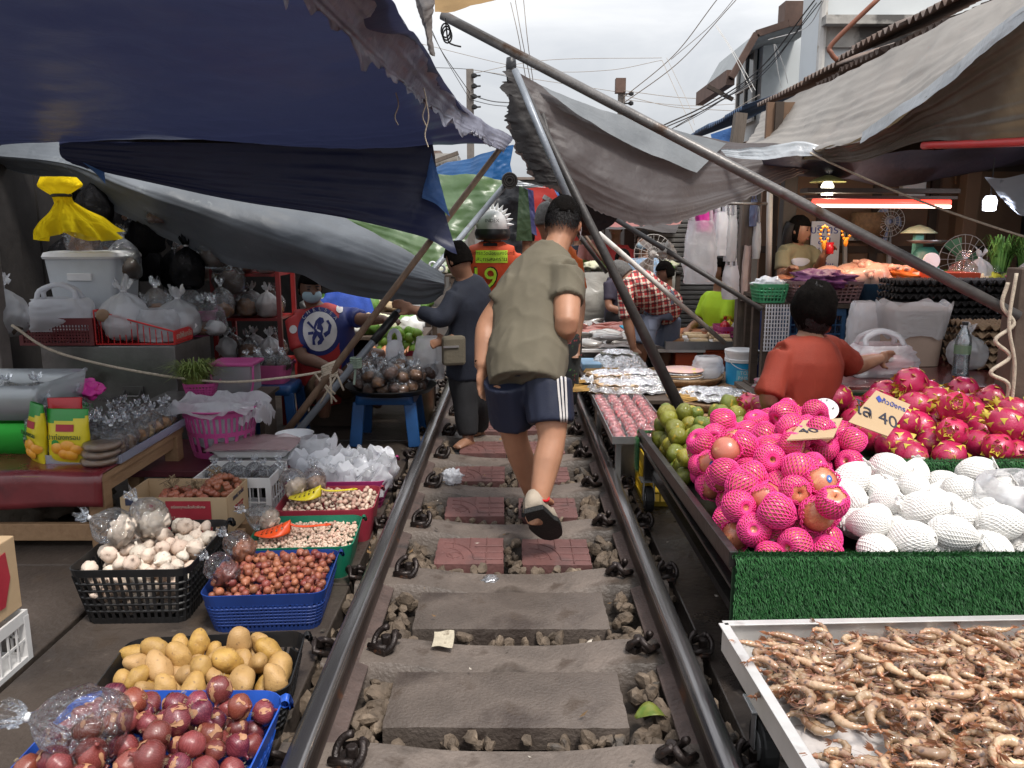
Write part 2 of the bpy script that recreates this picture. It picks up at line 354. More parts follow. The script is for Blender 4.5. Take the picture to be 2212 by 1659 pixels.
# sleepers, slabs, tiles
SY = [1.94-.591*2+.591*k for k in range(26)]
def sleeper_mesh():
    b = M(); nx = 25
    def top(x): return .022-.034*math.exp(-(x/.30)**4)
    prof = []
    for i in range(nx):
        x = -.63+1.26*i/(nx-1); k = math.exp(-(x/.34)**4); z = top(x); hw = .080+.012*k; j = noise.noise(V((x*6, 1, 0)))*.003
        prof.append([V((x, -.118, -.12)), V((x, -.098-.008*k, z-.025+j)), V((x, -hw+j, z)), V((x, hw, z)), V((x, .098+.008*k, z-.025-j)), V((x, .118, -.12))])
    vs = [p for r in prof for p in r]; fs = [(i*6+j, (i+1)*6+j, (i+1)*6+j+1, i*6+j+1) for i in range(nx-1) for j in range(5)]
    fs += [tuple(range(6)), tuple((nx-1)*6+5-j for j in range(6))]
    return b.add(vs, fs)
sp = proto(sleeper_mesh().build('railway_sleeper', m_sleep, keep=True, auto=35))
tag(sp, 'waisted concrete railway sleeper across the track', 'railway sleeper', 'sleepers under the rails')
for y in SY: dup(sp, loc=(U(-.01, .01), y, U(-.003, .003)), rz=U(-.008, .008))
def slab(name, w, d, h, m, rel=False):
    b = M(); nx, ny = 22, 10
    def fn(u, v):
        x = (u-.5)*w; y = (v-.5)*d; e = 0
        if u in (0, 1): x += noise.noise(V((y*22, x, 0)))*.005
        if v in (0, 1): y += noise.noise(V((x*22, y, 3)))*.007
        return V((x, y, noise.noise(V((x*5, y*5, 1)))*.0025-(.004 if u in (0, 1) or v in (0, 1) else 0)))
    b.grid(fn, nx, ny)
    ring = [i for i in range(nx)]+[j*nx+nx-1 for j in range(1, ny)]+[(ny-1)*nx+i for i in range(nx-2, -1, -1)]+[j*nx for j in range(ny-2, 0, -1)]
    k = len(b.v); rr = [b.v[i].copy() for i in ring]
    for p in rr: p.z = -h; p.x *= 1.0; p.y += noise.noise(V((p.x*30, p.y*30, 5)))*.006
    b.v += rr; q = len(ring); b.f += [(ring[(i+1) % q], ring[i], k+i, k+(i+1) % q) for i in range(q)]; b.m += [0]*q
    if rel:                                                          # raised lines of the pressed pattern
        for a in (.05, .095, .14): b.tube([V((-.12+a*1.0*math.cos(t), -.105+a*math.sin(t)*1.35, .001)) for t in [PI/2*i/9 for i in range(10)]], .0032, 5)
        for i in range(1, 4): b.tube([V((-.15+.075*i, .02 if i < 3 else -.14, .001)), V((-.15+.075*i, .14, .001))], .003, 5); 
        for i in range(3): b.tube([V((.02, -.11+.075*i, .001)), V((.145, -.11+.075*i, .001))], .003, 5)
        b.tube([V((-.07+.03*math.cos(t), -.06+.03*math.sin(t), .001)) for t in [2*PI*i/12 for i in range(13)]], .003, 5)
    return b.build(name, m, keep=True, auto=40)
s1 = proto(slab('paving_slab', .715, .30, .075, m_slab)); tag(s1, 'plain grey concrete slab lying between two sleepers', 'paving slab', 'plain slabs between the sleepers')
t1 = proto(slab('paving_tile', .30, .30, .05, m_tile, True)); tag(t1, 'dull red paving tile with pressed curves between sleepers', 'paving tile', 'red paving tiles between the sleepers')
for k in range(len(SY)-1):
    y = (SY[k]+SY[k+1])/2
    if y < 3.3:
        dup(s1, loc=(-.01+U(-.01, .01), y+.028, .012+U(-.003, .004)), rz=U(-.02, .02))
    elif y < 10:
        for sx in (-.19, .19): dup(t1, loc=(sx+U(-.008, .008), y+.022, .004+U(-.004, .004)), rz=U(-.02, .02)+(PI/2 if sx > 0 and k % 2 else 0))
# ballast
def stone(b, c, r):
    h = []; n = random.Random(R())
    bm = bmesh.new(); bmesh.ops.create_icosphere(bm, subdivisions=2, radius=1)
    ax = V((U(.7, 1.25), U(.65, 1), U(.5, .8))); s = U(0, 99); rt = Euler(rot3()).to_matrix()
    pl = [V((U(-1, 1), U(-1, 1), U(-1, 1))).normalized() for _ in range(7)]
    for v in bm.verts:
        p = v.co.copy()
        for q in pl:
            d = p.dot(q)
            if d > .62: p -= q*(d-.62)
        p += p*noise.noise(p*1.5+V((s, 0, 0)))*.25
        v.co = rt @ V((p.x*ax.x, p.y*ax.y, p.z*ax.z))*r+V(c)
    bm.verts.index_update(); b.add([v.co.copy() for v in bm.verts], [tuple(v.index for v in f.verts) for f in bm.faces]); bm.free()
b = M(); random.seed(11)
for k in range(len(SY)-1):
    y0, y1 = SY[k], SY[k+1]
    if y1 < 1.3 or y0 > 8: continue
    far = y0 > 4.5
    for sx in (-1, 1):
        for _ in range(22 if not far else 10):
            stone(b, (sx*U(.385, .465), U(y0+.12, y1-.12), U(-.05, -.012)), U(.022, .05))
        for _ in range(12 if not far else 6): stone(b, (sx*U(.6, .66), U(y0, y1), U(-.05, -.02)), U(.02, .04))
    for _ in range(34 if not far else 10): stone(b, (U(-.42, .42), U(y0+.10, y0+.165), U(-.045, -.008)), U(.018, .036))
    for _ in range(14 if not far else 6): stone(b, (U(-.42, .42), U(y1-.15, y1-.11), U(-.05, -.025)), U(.015, .03))
    if y0 > 2.9:
        for _ in range(10): stone(b, (U(-.03, .03), U(y0+.14, y1-.14), U(-.045, -.015)), U(.016, .03))
tag(b.build('ballast_stones', m_stone, auto=25), 'loose brown ballast stones between sleepers and rails', 'gravel', kind='stuff')
# rail clips
t = thing('rail_clip', 'rusty iron spring clip holding the rail to a sleeper', 'rail clip', (0, 0, 0), 0, 'spring clips along the rails'); proto(t)
b = M(); pts = [V((.008+.040*math.cos(a), -.028*math.sin(a), .042+.032*math.sin(a))) for a in [2.2+i*(5.4/20) for i in range(21)]]
b.tube(pts, .0105, 8); b.tube([pts[0], pts[0]+V((.01, -.03, -.03)), V((.055, -.035, .022))], .0105, 8)
b.tube([V((-.02, .02, .03)), V((.05, .03, .022))], .0105, 8); b.build('spring', m_clip, t, smooth=True)
b = M(); b.box((-.006, .012, .014), (.035, .045, .026)); b.box((.03, 0, .012), (.04, .07, .018)); b.tube([V((.0, 0, .03)), V((.0, 0, .062))], .017, 6); b.build('shoulder', m_clip, t, bevel=.004)
for k, y in enumerate(SY):
    if y > 12: break
    for sx in (-1, 1):
        dup(t, loc=(sx*.425, y+U(-.012, .012), .012), rz=(0 if sx > 0 else PI)+U(-.25, .25)+.5*sx, s=1.05)
        dup(t, loc=(sx*.645, y+U(-.012, .012), .006), rz=(PI if sx > 0 else 0)+U(-.25, .25), s=.95)
# crumpled litter on the track
def crumple(name, c, r, m, label, cat, sq=.7, seed=0, nn=40):
    b = M()
    def fn(u, v):
        t = PI*v; a = 2*PI*u; d = V((math.sin(t)*math.cos(a), math.sin(t)*math.sin(a), math.cos(t)))
        k = 1+.5*noise.noise(d*2.2+V((seed, 0, 0)))+.28*noise.noise(d*6+V((seed, 5, 0)))
        return V(c)+V((d.x*r*k, d.y*r*k, d.z*r*k*sq))
    b.grid(fn, nn, nn//2, cu=True)
    return tag(b.build(name, m, smooth=True), label, cat)
p = gz(975, 1043, .02); crumple('plastic_bag', p+V((0, 0, .035)), .055, m_bag, 'crumpled white plastic bag lying on the red paving tiles', 'plastic bag', .75, 3)
p = gz(957, 1388, .012)
b = M(); b.grid(lambda u, v: V((p.x-.035+.07*u+.004*math.sin(v*3), p.y-.045+.09*v, .02+.012*v+.004*math.sin(u*5+v*4))), 8, 8)
tag(b.build('paper_slip', mat('old_paper', (.42, .37, .28), .8, .2, 30, spots=((.22, .18, .13), 30, .6)), thick=.001), 'creased beige paper slip on the slab edge', 'paper')
p = gz(1410, 1560, -.01)
b = M(); b.grid(lambda u, v: V((p.x+.09*(u-.5)-.01*v, p.y+.07*(v-.5)*math.sin(PI*(.05+.9*u)), .0+.03*math.sin(u*3.0)+.012*abs(v-.5))), 10, 6)
tag(b.build('cabbage_leaf', mat('leaf_litter', (.06, .13, .02), .5, .3, 20, col2=(.22, .20, .035)), smooth=True, thick=.001), 'torn yellow green leaf on stones beside the rail', 'leaf')
p = gz(873, 1235, -.005); crumple('candy_wrapper', p, .022, mat('wrapper', (.4, .07, .1), .3, .3, 20, col2=(.6, .35, .35)), 'torn pink wrapper among the stones by a clip', 'wrapper', .4, 8, 20)
p = gz(1060, 1252, -.01); crumple('foil_scrap', p, .035, mat('foil', (.6, .6, .62), .25, .2, 20, metal=.8, bump=.5), 'shiny silver foil scrap among the stones', 'foil', .35, 12, 24)
b = M(); random.seed(33)
for _ in range(230):
    x = random.choice([U(-.47, .47), U(-.47, .47), U(.68, 1.0), U(-.75, -.62)]); y = U(1.5, 6.5); r = U(.004, .016); a = U(0, 6.28); z = .012 if abs(x) > .6 else (.03 if R() < .4 else -.01); p = V((x, y, z)); d = V((math.cos(a), math.sin(a), U(-.2, .4))); e_ = V((-math.sin(a), math.cos(a), U(-.3, .3)))*U(.3, .9); b.cur = random.choice([0, 0, 1, 2, 2])
    b.add([p-d*r, p+e_*r, p+d*r+V((0, 0, r*.3)), p-e_*r], [(0, 1, 2, 3)])
tag(b.build('litter', [mat('dead_leaf', (.16, .09, .035), .8, .4, 30), mat('pale_scrap', (.45, .40, .34), .7, .3, 30), mat('dark_scrap', (.05, .04, .03), .8, .4, 30)]), 'scraps of leaf and paper littering the track bed', 'litter', kind='stuff')
# ================================================================ makers of baskets, bags and produce
def rrect(w, d, r, n=6):
    o = []
    for cx, cy, a in ((w/2-r, d/2-r, 0), (-w/2+r, d/2-r, PI/2), (-w/2+r, -d/2+r, PI), (w/2-r, -d/2+r, 1.5*PI)):
        o += [(cx+r*math.cos(a+PI/2*i/(n-1)), cy+r*math.sin(a+PI/2*i/(n-1))) for i in range(n)]
    return o
def loopat(c, w, d, r, z, nn=0):
    return [V((c[0]+x, c[1]+y, c[2]+z)) for x, y in rrect(w, d, r)]
def ring_pts(c, w, d, r, z, n):
    P = loopat(c, w, d, r, z); P.append(P[0]); Ls = [0]
    for a, b in zip(P, P[1:]): Ls.append(Ls[-1]+(b-a).length)
    out = []; j = 0
    for i in range(n):
        t = Ls[-1]*i/n
        while Ls[j+1] < t: j += 1
        out.append(P[j].lerp(P[j+1], (t-Ls[j])/max(1e-9, Ls[j+1]-Ls[j])))
    return out
def basket(name, label, cat, c, w, d, h, rz, m, style='solid', floor=.03, taper=.84, rr=.05, rim=.012, nb=60, nr=5, band=.25, group=None, rimmat=None, bw=.006):
    t = thing(name, label, cat, c, rz, group); b = M()
    L0 = loopat(c, w-.02, d-.02, rr, h-.004); n = len(L0)
    def lvl(k): s = taper+(1-taper)*k; return loopat(c, (w-.02)*s, (d-.02)*s, rr*s, h*k)
    def wall(ks):
        st = len(b.v); rows = [lvl(k) for k in ks]
        b.add([p for r_ in rows for p in r_], [(j*n+i, j*n+(i+1) % n, (j+1)*n+(i+1) % n, (j+1)*n+i) for j in range(len(rows)-1) for i in range(n)])
    if style == 'solid': wall([0, .3, .6, .99])
    else:
        wall([1-band, .99]); wall([0, .10])
        s0, s1 = taper, taper+(1-taper)*(1-band)
        A = ring_pts(c, (w-.02)*s0, (d-.02)*s0, rr*s0, 0, nb); B = ring_pts(c, (w-.02)*s1, (d-.02)*s1, rr*s1, h*(1-band), nb)
        for p, q in zip(A, B): b.bar(p, q, bw, .004)
        for j in range(1, nr): 
            k = .10+(1-band-.10)*j/nr; s = taper+(1-taper)*k
            b.tube(loopat(c, (w-.02)*s, (d-.02)*s, rr*s, h*k), .0032, 5, closed=True)
        for (x, y) in ((1, 1), (1, -1), (-1, 1), (-1, -1)):
            p = V((c[0]+x*(w/2-.03)*s0, c[1]+y*(d/2-.03)*s0, c[2])); q = V((c[0]+x*(w/2-.035)*s1, c[1]+y*(d/2-.035)*s1, c[2]+h*(1-band))); b.bar(p, q, .035, .006, up=V((x, y, 0)))
    b.build('side_wall', m, t, smooth=False, thick=.004)
    b = M(); fz = floor; s = taper+(1-taper)*fz/h; P = loopat(c, (w-.02)*s-.004, (d-.02)*s-.004, rr*s, fz); b.add(P, [tuple(range(n))]); P = loopat(c, (w-.02)*taper, (d-.02)*taper, rr*taper, .004); b.add(P, [tuple(range(n-1, -1, -1))]); b.build('bottom', m, t)
    b = M(); P = loopat(c, w, d, rr+.01, h); b.tube(P, (rim*.62, rim), 8, closed=True); P = loopat(c, w+rim*1.2, d+rim*1.2, rr+.014, h-.008); b.tube(P, (rim*.75, rim*.4), 6, closed=True); b.build('rim', rimmat or m, t, smooth=True)
    return t
def inrect(c, w, d, rz, pw=1.):
    def f():
        x, y = (U(-1, 1)*w/2, U(-1, 1)*d/2); return c[0]+x*math.cos(rz)-y*math.sin(rz), c[1]+x*math.sin(rz)+y*math.cos(rz)
    return f
def mound(c, w, d, rz, z, top):                                      # height of a heap that rises to its middle
    def f(x, y):
        dx, dy = x-c[0], y-c[1]; u = (dx*math.cos(rz)+dy*math.sin(rz))/(w/2); v = (-dx*math.sin(rz)+dy*math.cos(rz))/(d/2)
        return z+top*max(0, 1-u*u)*max(0, 1-v*v)
    return f
def bagmesh(r, h, neck=.1, flare=.3, pl=9, seed=0, n=36, lump=.12, b=None, c=V((0, 0, 0)), lean=(0, 0), puff=1.):
    b = b or M(); ph = seed*1.7
    prof = [(0.02, 0), (.55, .01), (.86, .10), (1, .3), (.97, .48), (.78, .64), (.45, .76), (neck+.05, .83), (neck, .87), (neck+.08, .91), (flare, 1.0), (flare*1.15, 1.05)]
    def fn(u, v):
        k = v*(len(prof)-1); j = min(int(k), len(prof)-2); k -= j; q = prof[j][0]*(1-k)+prof[j+1][0]*k; z = prof[j][1]*(1-k)+prof[j+1][1]*k
        a = 2*PI*u; am = max(0, z-.3)*.55; d = V((math.cos(a), math.sin(a), z*2))
        q *= 1+am*.55*math.sin(pl*a+ph+z*2)+lump*noise.noise(d*1.6+V((ph, 0, 0)))*2+.05*noise.noise(d*6+V((0, ph, 0)))
        zz = z*h*(1+(.10*noise.noise(V((a, ph, 0)))+.06*math.sin(5*a+ph) if z > .95 else 0))
        return V((c[0]+r*q*math.cos(a)+lean[0]*z*z, c[1]+r*q*math.sin(a)*puff+lean[1]*z*z, c[2]+zz))
    return b.grid(fn, n, 40, cu=True)
def lump(c, r, m, name, parent, seed=0, k=.25, f=2.5, n=20):
    b = M()
    def fn(u, v):
        t = PI*v; a = 2*PI*u; d = V((math.sin(t)*math.cos(a), math.sin(t)*math.sin(a), math.cos(t))); s = 1+k*noise.noise(d*f+V((seed, 0, 0)))+.12*noise.noise(d*f*3+V((seed, 3, 0)))
        return V((c[0]+d.x*r[0]*s, c[1]+d.y*r[1]*s, c[2]+max(-r[2]*.8, d.z*r[2]*s)))
    b.grid(fn, n, n//2+2, cu=True); return b.build(name, m, parent, smooth=True)
def tied_bag(name, label, cat, c, r, h, film_, cont=None, seed=0, group=None, fill=.5, lean=(0, 0), rz=0, neck=.1):
    t = thing(name, label, cat, c, rz, group)
    if cont: lump((c[0], c[1], c[2]+h*.04+r*fill*.8), (r*.86, r*.86, r*fill), cont, 'contents', t, seed, .5 if cont in (m_garlic, m_shal, m_clove) else .28, 5.5 if cont in (m_garlic, m_shal, m_clove) else 3, 26 if cont in (m_garlic, m_shal, m_clove) else 20)
    bagmesh(r, h, neck, .3, 9, seed, c=V(c), lean=lean).build('bag_film', film_, t, smooth=True)
    b = M(); b.lathe([(r*neck*1.25, -.006), (r*neck*1.4, 0), (r*neck*1.25, .006)], 10, V(c)+V((lean[0]*.75, lean[1]*.75, h*.87))); b.build('knot', m_white, t, smooth=True)
    return t
def carrier(name, label, c, w, d, h, m, seed=0, rz=0, group=None, handle=True, cat='plastic bag'):   # shopping bag with two handle loops
    t = thing(name, label, cat, c, rz, group); b = M(); c = V(c)
    def fn(u, v):
        a = 2*PI*u; z = v*h; s = (1-.1*(1-v)**4)*(1-.28*v**3); q = V((math.cos(a), math.sin(a), v*2.2))
        k = 1+.17*noise.noise(q*1.7+V((seed, 0, 0)))+.09*noise.noise(q*5+V((seed, 9, 0)))+.03*math.sin(13*a+seed)*v
        cs = abs(math.cos(a))**.7*(1 if math.cos(a) > 0 else -1); sn = abs(math.sin(a))**.7*(1 if math.sin(a) > 0 else -1)
        return c+V((cs*w/2*s*k, sn*d/2*s*k, z+.03*h*noise.noise(q*2)*v))
    b.grid(fn, 40, 20, cu=True); st = len(b.v); b.add([c+V((0, 0, .002))]+[b.v[i].copy() for i in range(40)], [(0, 1+(i+1) % 40, 1+i) for i in range(40)]); b.build('bag_film', m, t, smooth=True)
    if handle:
        for sy in (-1, 1):
            b = M(); P = catmull([c+V((-w*.28, sy*d*.2, h*.96)), c+V((-w*.24, sy*d*.12, h*1.25)), c+V((0, sy*d*.05, h*1.42)), c+V((w*.22, sy*d*.1, h*1.25)), c+V((w*.28, sy*d*.2, h*.95))], 14); b.tube(P, [(.004, .018)]*14, 6); b.build('handle', m, t, smooth=True)
    return t
def lathe_proto(name, prof, m, n=18, mod=None, cat='', label='', group='', squash=0):
    b = M().lathe(prof, n, mod=mod)
    if squash:
        for p in b.v: p += p*noise.noise(p*1.3+V((squash*9, 0, 0)))*.12; p.x *= 1+.08*math.sin(squash)
    o = b.build(name, m, keep=True, smooth=True); tag(o, label, cat, group); return proto(o)
m_onion = mat('onion_skin', (.085, .012, .035), .25, .4, 1.6, col2=(.23, .04, .062), rcol=(.19, .048, .028), rnd=.35, bump=.16, bscale=7, streak=(6, 6, .6), spots=((.30, .12, .06), 2.3, .68), coat=.2)
m_potato = mat('potato_skin', (.33, .18, .042), .5, .18, 1.8, col2=(.48, .29, .065), rcol=(.40, .24, .10), rnd=.14, bump=.25, bscale=9, spots=[((.22, .13, .06), 2.6, .62), ((.16, .09, .04), 9, .72)])
m_garlic = mat('garlic_skin', (.62, .53, .42), .6, .18, 2, col2=(.78, .71, .62), rnd=.12, rcol=(.68, .52, .42), bump=.3, bscale=6, streak=(5, 5, .7), spots=((.40, .26, .20), 2.2, .63))
m_clove = mat('clove_skin', (.58, .44, .33), .5, .2, 3, col2=(.68, .58, .46), rcol=(.52, .30, .23), rnd=.22, spots=((.40, .2, .13), 2.4, .64))
m_shal = mat('shallot_skin', (.15, .022, .028), .34, .35, 2, col2=(.26, .06, .045), rcol=(.32, .12, .06), rnd=.28, bump=.2, bscale=7, streak=(5, 5, .7))
ON = [(.02, -.82), (.16, -.84), (.4, -.78), (.75, -.55), (.96, -.18), (1, .1), (.9, .42), (.62, .7), (.32, .88), (.15, 1.02), (.1, 1.22), (.16, 1.36), (.02, 1.38)]
GA = [(.02, -.55), (.2, -.6), (.5, -.62), (.85, -.4), (1, -.05), (.88, .35), (.55, .68), (.26, .88), (.16, 1.1), (.14, 1.5), (.02, 1.52)]
m_peel = mat('onion_peel', (.34, .15, .07), .6, .3, 3, col2=(.46, .25, .14), rnd=.25); onions = []
for k in range(5):
    b = M().lathe(ON, 24, mod=lambda a, z, k=k: 1+.035*math.sin(3*a+k)+.02*math.sin(5*a-k)); b.cur = 1
    for j in range(4 if k < 4 else 0):                               # loose papery skin
        a0 = U(0, 6.28); v0 = U(.25, .6); wv, hv = U(.25, .5), U(.14, .26); s0 = U(0, 50)
        def fn(u, v):
            vv = (v0+hv*(v-.5))*(len(ON)-1); i = min(int(vv), len(ON)-2); f = vv-i; r = ON[i][0]*(1-f)+ON[i+1][0]*f; z = ON[i][1]*(1-f)+ON[i+1][1]*f; a = a0+wv*(u-.5)*(1+.5*math.sin(v*7+s0)); q = 1.035+.10*max(0, abs(u-.5)-.25)+.03*noise.noise(V((u*4, v*4, s0)))
            return V((r*q*math.cos(a), r*q*math.sin(a), z*q))
        b.grid(fn, 7, 6)
    b.cur = 2
    for j in range(9): a = j*.7; p = V((.14*math.cos(a), .14*math.sin(a), -.82)); b.tube([p, p*1.1+V((U(-.1, .1), U(-.1, .1), -.14))], .012, 3)
    for p in b.v: p += p*noise.noise(p*1.3+V((k*9, 0, 0)))*.13; p.z *= 1+.10*math.sin(k*2)
    onions.append(proto(tag(b.build('red_onion', [m_onion, m_peel, mat('onion_root', (.40, .32, .2), .8)], keep=True, smooth=True), '', 'onion')))
garlics = [lathe_proto('garlic_bulb', GA, m_garlic, 32, lambda a, z, k=k: 1+.075*(abs(math.cos((4+k % 2)*a/1))-.5)*(1 if z < .8 else .2), 'garlic', '', '', k+1) for k in range(3)]
shals = [lathe_proto('shallot', ON, m_shal, 12, None, 'shallot', '', '', k+1) for k in range(3)]
CL = [(.02, -1), (.35, -.9), (.75, -.5), (.85, 0), (.6, .55), (.25, .95), (.04, 1.3)]
cloves = [lathe_proto('garlic_clove', CL, m_clove, 8, None, 'garlic clove', '', '', k+1) for k in range(2)]
pots = []
for k in range(4):
    b = M(); b.ball((0, 0, 0), (1.5, .98, .88), 22, 14)
    for p in b.v: p += p.normalized()*(noise.noise(p*.9+V((k*5, 0, 0)))*.28+.04*noise.noise(p*3+V((k, 0, 0))))
    pots.append(proto(tag(b.build('potato', m_potato, keep=True, smooth=True), '', 'potato')))
# ================================================================ baskets on the left of the track
random.seed(21)
m_blue = mat('blue_plastic', (.02, .085, .42), .34, .12, 8, bump=.05); m_navyp = mat('navy_plastic', (.012, .04, .19), .36, .15, 8)
m_greenp = mat('green_plastic', (.01, .16, .09), .36, .15, 8); m_redp = mat('red_plastic', (.30, .03, .05), .36, .15, 8); m_mag = mat('magenta_plastic', (.36, .035, .15), .36, .15, 8)
c = (-.875, 1.66, 0); basket('blue_basket', 'bright blue plastic basket heaped with red onions at the front', 'basket', c, .57, .66, .21, 0, m_blue, 'mesh', .10, .8, .07, .017, 70, 5, .3)
scatter(onions, heap(125, inrect(c, .46, .54, 0), .0315, mound(c, .5, .6, 0, .10, .085), 26, .93, .2), 'red onion heaped in the bright blue basket', 'red onions in the blue basket', base=1)
c = (-.905, 2.185, 0); basket('black_basket', 'shallow black plastic basket filled with yellow potatoes', 'basket', c, .56, .37, .17, .1, m_black, 'mesh', .06, .86, .05, .013, 60, 5, .3)
scatter(pots, heap(58, inrect(c, .45, .25, .1), .0315, mound(c, .5, .34, .1, .065, .03), 26, .9, .24), 'yellow potato in the shallow black basket', 'potatoes in the black basket', base=1)
c = (-1.385, 2.97, 0); basket('black_basket', 'tall black lattice basket filled with white garlic bulbs', 'basket', c, .45, .53, .23, .03, m_black, 'lattice', .015, .82, .045, .017, 60, 6, .14, bw=.009)
scatter(garlics, heap(95, inrect(c, .285, .36, .03), .028, lambda x, y: .015, 16, .95, .2)+heap(105, inrect(c, .345, .43, .03), .028, lambda x, y: .10, 16, .95, .2), 'white garlic bulb in the tall black lattice basket', 'garlic bulbs in the black basket', rot=lambda: (U(-1.7, 1.7), U(-1.7, 1.7), U(0, 6)), base=1)
c = (-.90, 2.875, 0); basket('blue_basket', 'dark blue plastic basket of small red shallots', 'basket', c, .46, .43, .155, .07, m_navyp, 'mesh', .095, .84, .05, .011, 90, 7, .3)
scatter(shals, heap(300, inrect(c, .385, .35, .07), .0138, mound(c, .42, .4, .07, .098, .035), 12, .95, .25), 'small red shallot in the dark blue basket', 'shallots in the dark blue basket', base=1)
c = (-.885, 3.305, 0); basket('green_tray', 'green plastic tray of peeled pale garlic cloves', 'tray', c, .46, .40, .15, .06, m_greenp, 'solid', .105, .86, .05, .011)
def clovebed(c, w, d, rz, z, top, n, lab):
    b = M(); f = inrect(c, w, d, rz); zz = mound(c, w, d, rz, z, top)
    for _ in range(n):
        x, y = f(); mt = Euler(rot3()).to_matrix(); b.ball((x, y, zz(x, y)-U(-.006, .006)), (.0075, .0062, .010), 6, 4, mt)
    tag(b.build('garlic_cloves', m_clove, smooth=True), lab, 'garlic cloves', kind='stuff')
clovebed(c, .40, .34, .06, .113, .022, 900, 'loose layer of pale garlic cloves in the green tray')
scatter(cloves, heap(150, inrect(c, .39, .32, .06), .0078, mound(c, .4, .34, .06, .115, .026), 4, .8, .2), 'peeled garlic clove lying in the green tray', 'garlic cloves in the green tray', base=1)
c2 = (-.87, 3.70, 0); basket('red_tray', 'dull red plastic tray of large unpeeled garlic cloves', 'tray', c2, .47, .38, .165, .05, m_redp, 'solid', .12, .88, .05, .011)
clovebed(c2, .41, .32, .05, .128, .03, 500, 'loose layer of garlic cloves in the dull red tray')
scatter(cloves, heap(150, inrect(c2, .40, .31, .05), .0115, mound(c2, .42, .34, .05, .13, .035), 5, .85, .2), 'plump garlic clove lying in the dull red tray', 'garlic cloves in the red tray', base=1)
# scoops
def scoop(c, rz, m, label):
    t = thing('scoop', label, 'scoop', c, rz); b = M(); n = 9
    def fn(u, v):
        x = -.10+.15*u; wv = .062*math.sin(PI*(.08+.62*min(1, u*1.25)))*(1 if u < .8 else 1-(u-.8)*3.2); yy = (v-.5)*2
        return V(c)+V((x, yy*wv, .012+.03*(1-u)*0+.055*(u**1.4)*(1-yy*yy*.9)))
    nu, nv = 22, 17; b.grid(fn, nu, nv); keep = []
    for k, f in enumerate(b.f):
        i, j = k % (nu-1), k//(nu-1)
        if 2 < i < 17 and 1 < j < 14 and (i % 3 == 1) and (j % 3 != 2): continue
        keep.append(f)
    b.f = keep; b.m = [0]*len(keep); b.build('scoop_bowl', m, t, smooth=True, thick=.003)
    b = M(); P = [V(c)+V((.045, 0, .052)), V(c)+V((.07, 0, .04)), V(c)+V((.12, 0, .036)), V(c)+V((.195, 0, .04))]; b.tube(catmull(P, 12), [(.004, .009)]*12, 8); b.tube([V(c)+V((.195, -.012, .04)), V(c)+V((.215, 0, .04)), V(c)+V((.195, .012, .04))], .004, 6); b.build('handle', m, t, smooth=True)
scoop((-.985, 3.245, .150), .12, mat('orange_plastic', (.72, .075, .012), .35, .1), 'orange perforated plastic scoop lying on garlic cloves in the green tray')
scoop((-.945, 3.635, .178), .13, mat('yellow_plastic', (.62, .50, .02), .35, .1), 'yellow perforated plastic scoop lying on garlic cloves in the red tray')
# clear bags of produce lying on the heaps
def lying(name, label, c, r, h, rz, cont, seed, tilt=1.2, fm=None):
    t = tied_bag(name, label, 'bag', c, r, h, fm or m_film, cont, seed, fill=.62); t.rotation_euler = Euler((tilt, 0, rz)).to_matrix().to_euler(); return t
lying('clear_bag', 'clear knotted bag lying over red onions in the bright blue basket', (-.89, 1.70, .275), .085, .25, -PI/2+.25, None, 3, 1.25)
lying('clear_bag', 'clear bag of garlic standing at the back of the tall lattice basket', (-1.40, 3.06, .24), .07, .2, -.9, m_garlic, 5, .5)
lying('clear_bag', 'clear knotted bag of garlic leaning over the corner of the tall lattice basket', (-1.46, 2.96, .26), .07, .2, -1.2, m_garlic, 8, 1.0)
lying('clear_bag', 'clear bag of shallots at the corner of the dark blue basket', (-1.02, 2.78, .165), .055, .16, -.9, m_shal, 11, .7)
lying('clear_bag', 'clear bag leaning on the far corner of the dark blue basket', (-1.03, 3.0, .165), .055, .16, -.9, m_shal, 13, .7)
lying('clear_bag', 'clear bag of peeled garlic at the corner of the green tray', (-1.03, 3.36, .16), .055, .18, -1.0, m_clove, 17, 1.0)
lying('clear_bag', 'clear bag of garlic cloves on the corner of the dull red tray', (-1.02, 3.72, .18), .06, .18, -.7, m_clove, 19, .5)
lying('clear_bag', 'clear bag of garlic cloves inside the far edge of the dull red tray', (-.96, 3.79, .175), .055, .15, .2, m_clove, 23, .3)
# magenta basket with packs of plastic bags
c = (-.93, 4.2, 0); basket('magenta_basket', 'magenta basket of folded white plastic bags beside the rail', 'basket', c, .58, .50, .16, .03, m_mag, 'mesh', .05, .86, .05, .012, 60, 5, .3)
for i in range(26):
    x, y = -1.15+.062*(i % 8)+U(-.012, .012), 4.02+.10*(i//8)+U(-.02, .02); b = M(); ln = U(.12, .16)+.02*(i//8); tl = .05+U(-.02, .03)
    def fn(u, v, x=x, y=y, i=i): a = 2*PI*u; wd = .058*(1-.5*max(0, v-.6)**1.5*3)*(1+.25*noise.noise(V((v*3, i*3., u)))); k = 1+.7*noise.noise(V((math.cos(a)*1.8, math.sin(a)*1.8+i*4., v*3))); return V((x+tl*v+wd*math.cos(a)*k, y+.026*math.sin(a)*k+.012*noise.noise(V((v*5, i, u*4))), .07+ln*v*(1+.12*math.cos(a+i))+.012*math.sin(a*3+i)*v))
    b.grid(fn, 28, 12, cu=True); b.add([b.v[-28+j].copy() for j in range(28)], [tuple(range(28))]); tag(b.build('folded_bag', m_bag if i % 3 else m_film2, smooth=True), 'folded white plastic bag standing in the magenta basket', 'plastic bag', 'folded bags in the magenta basket')
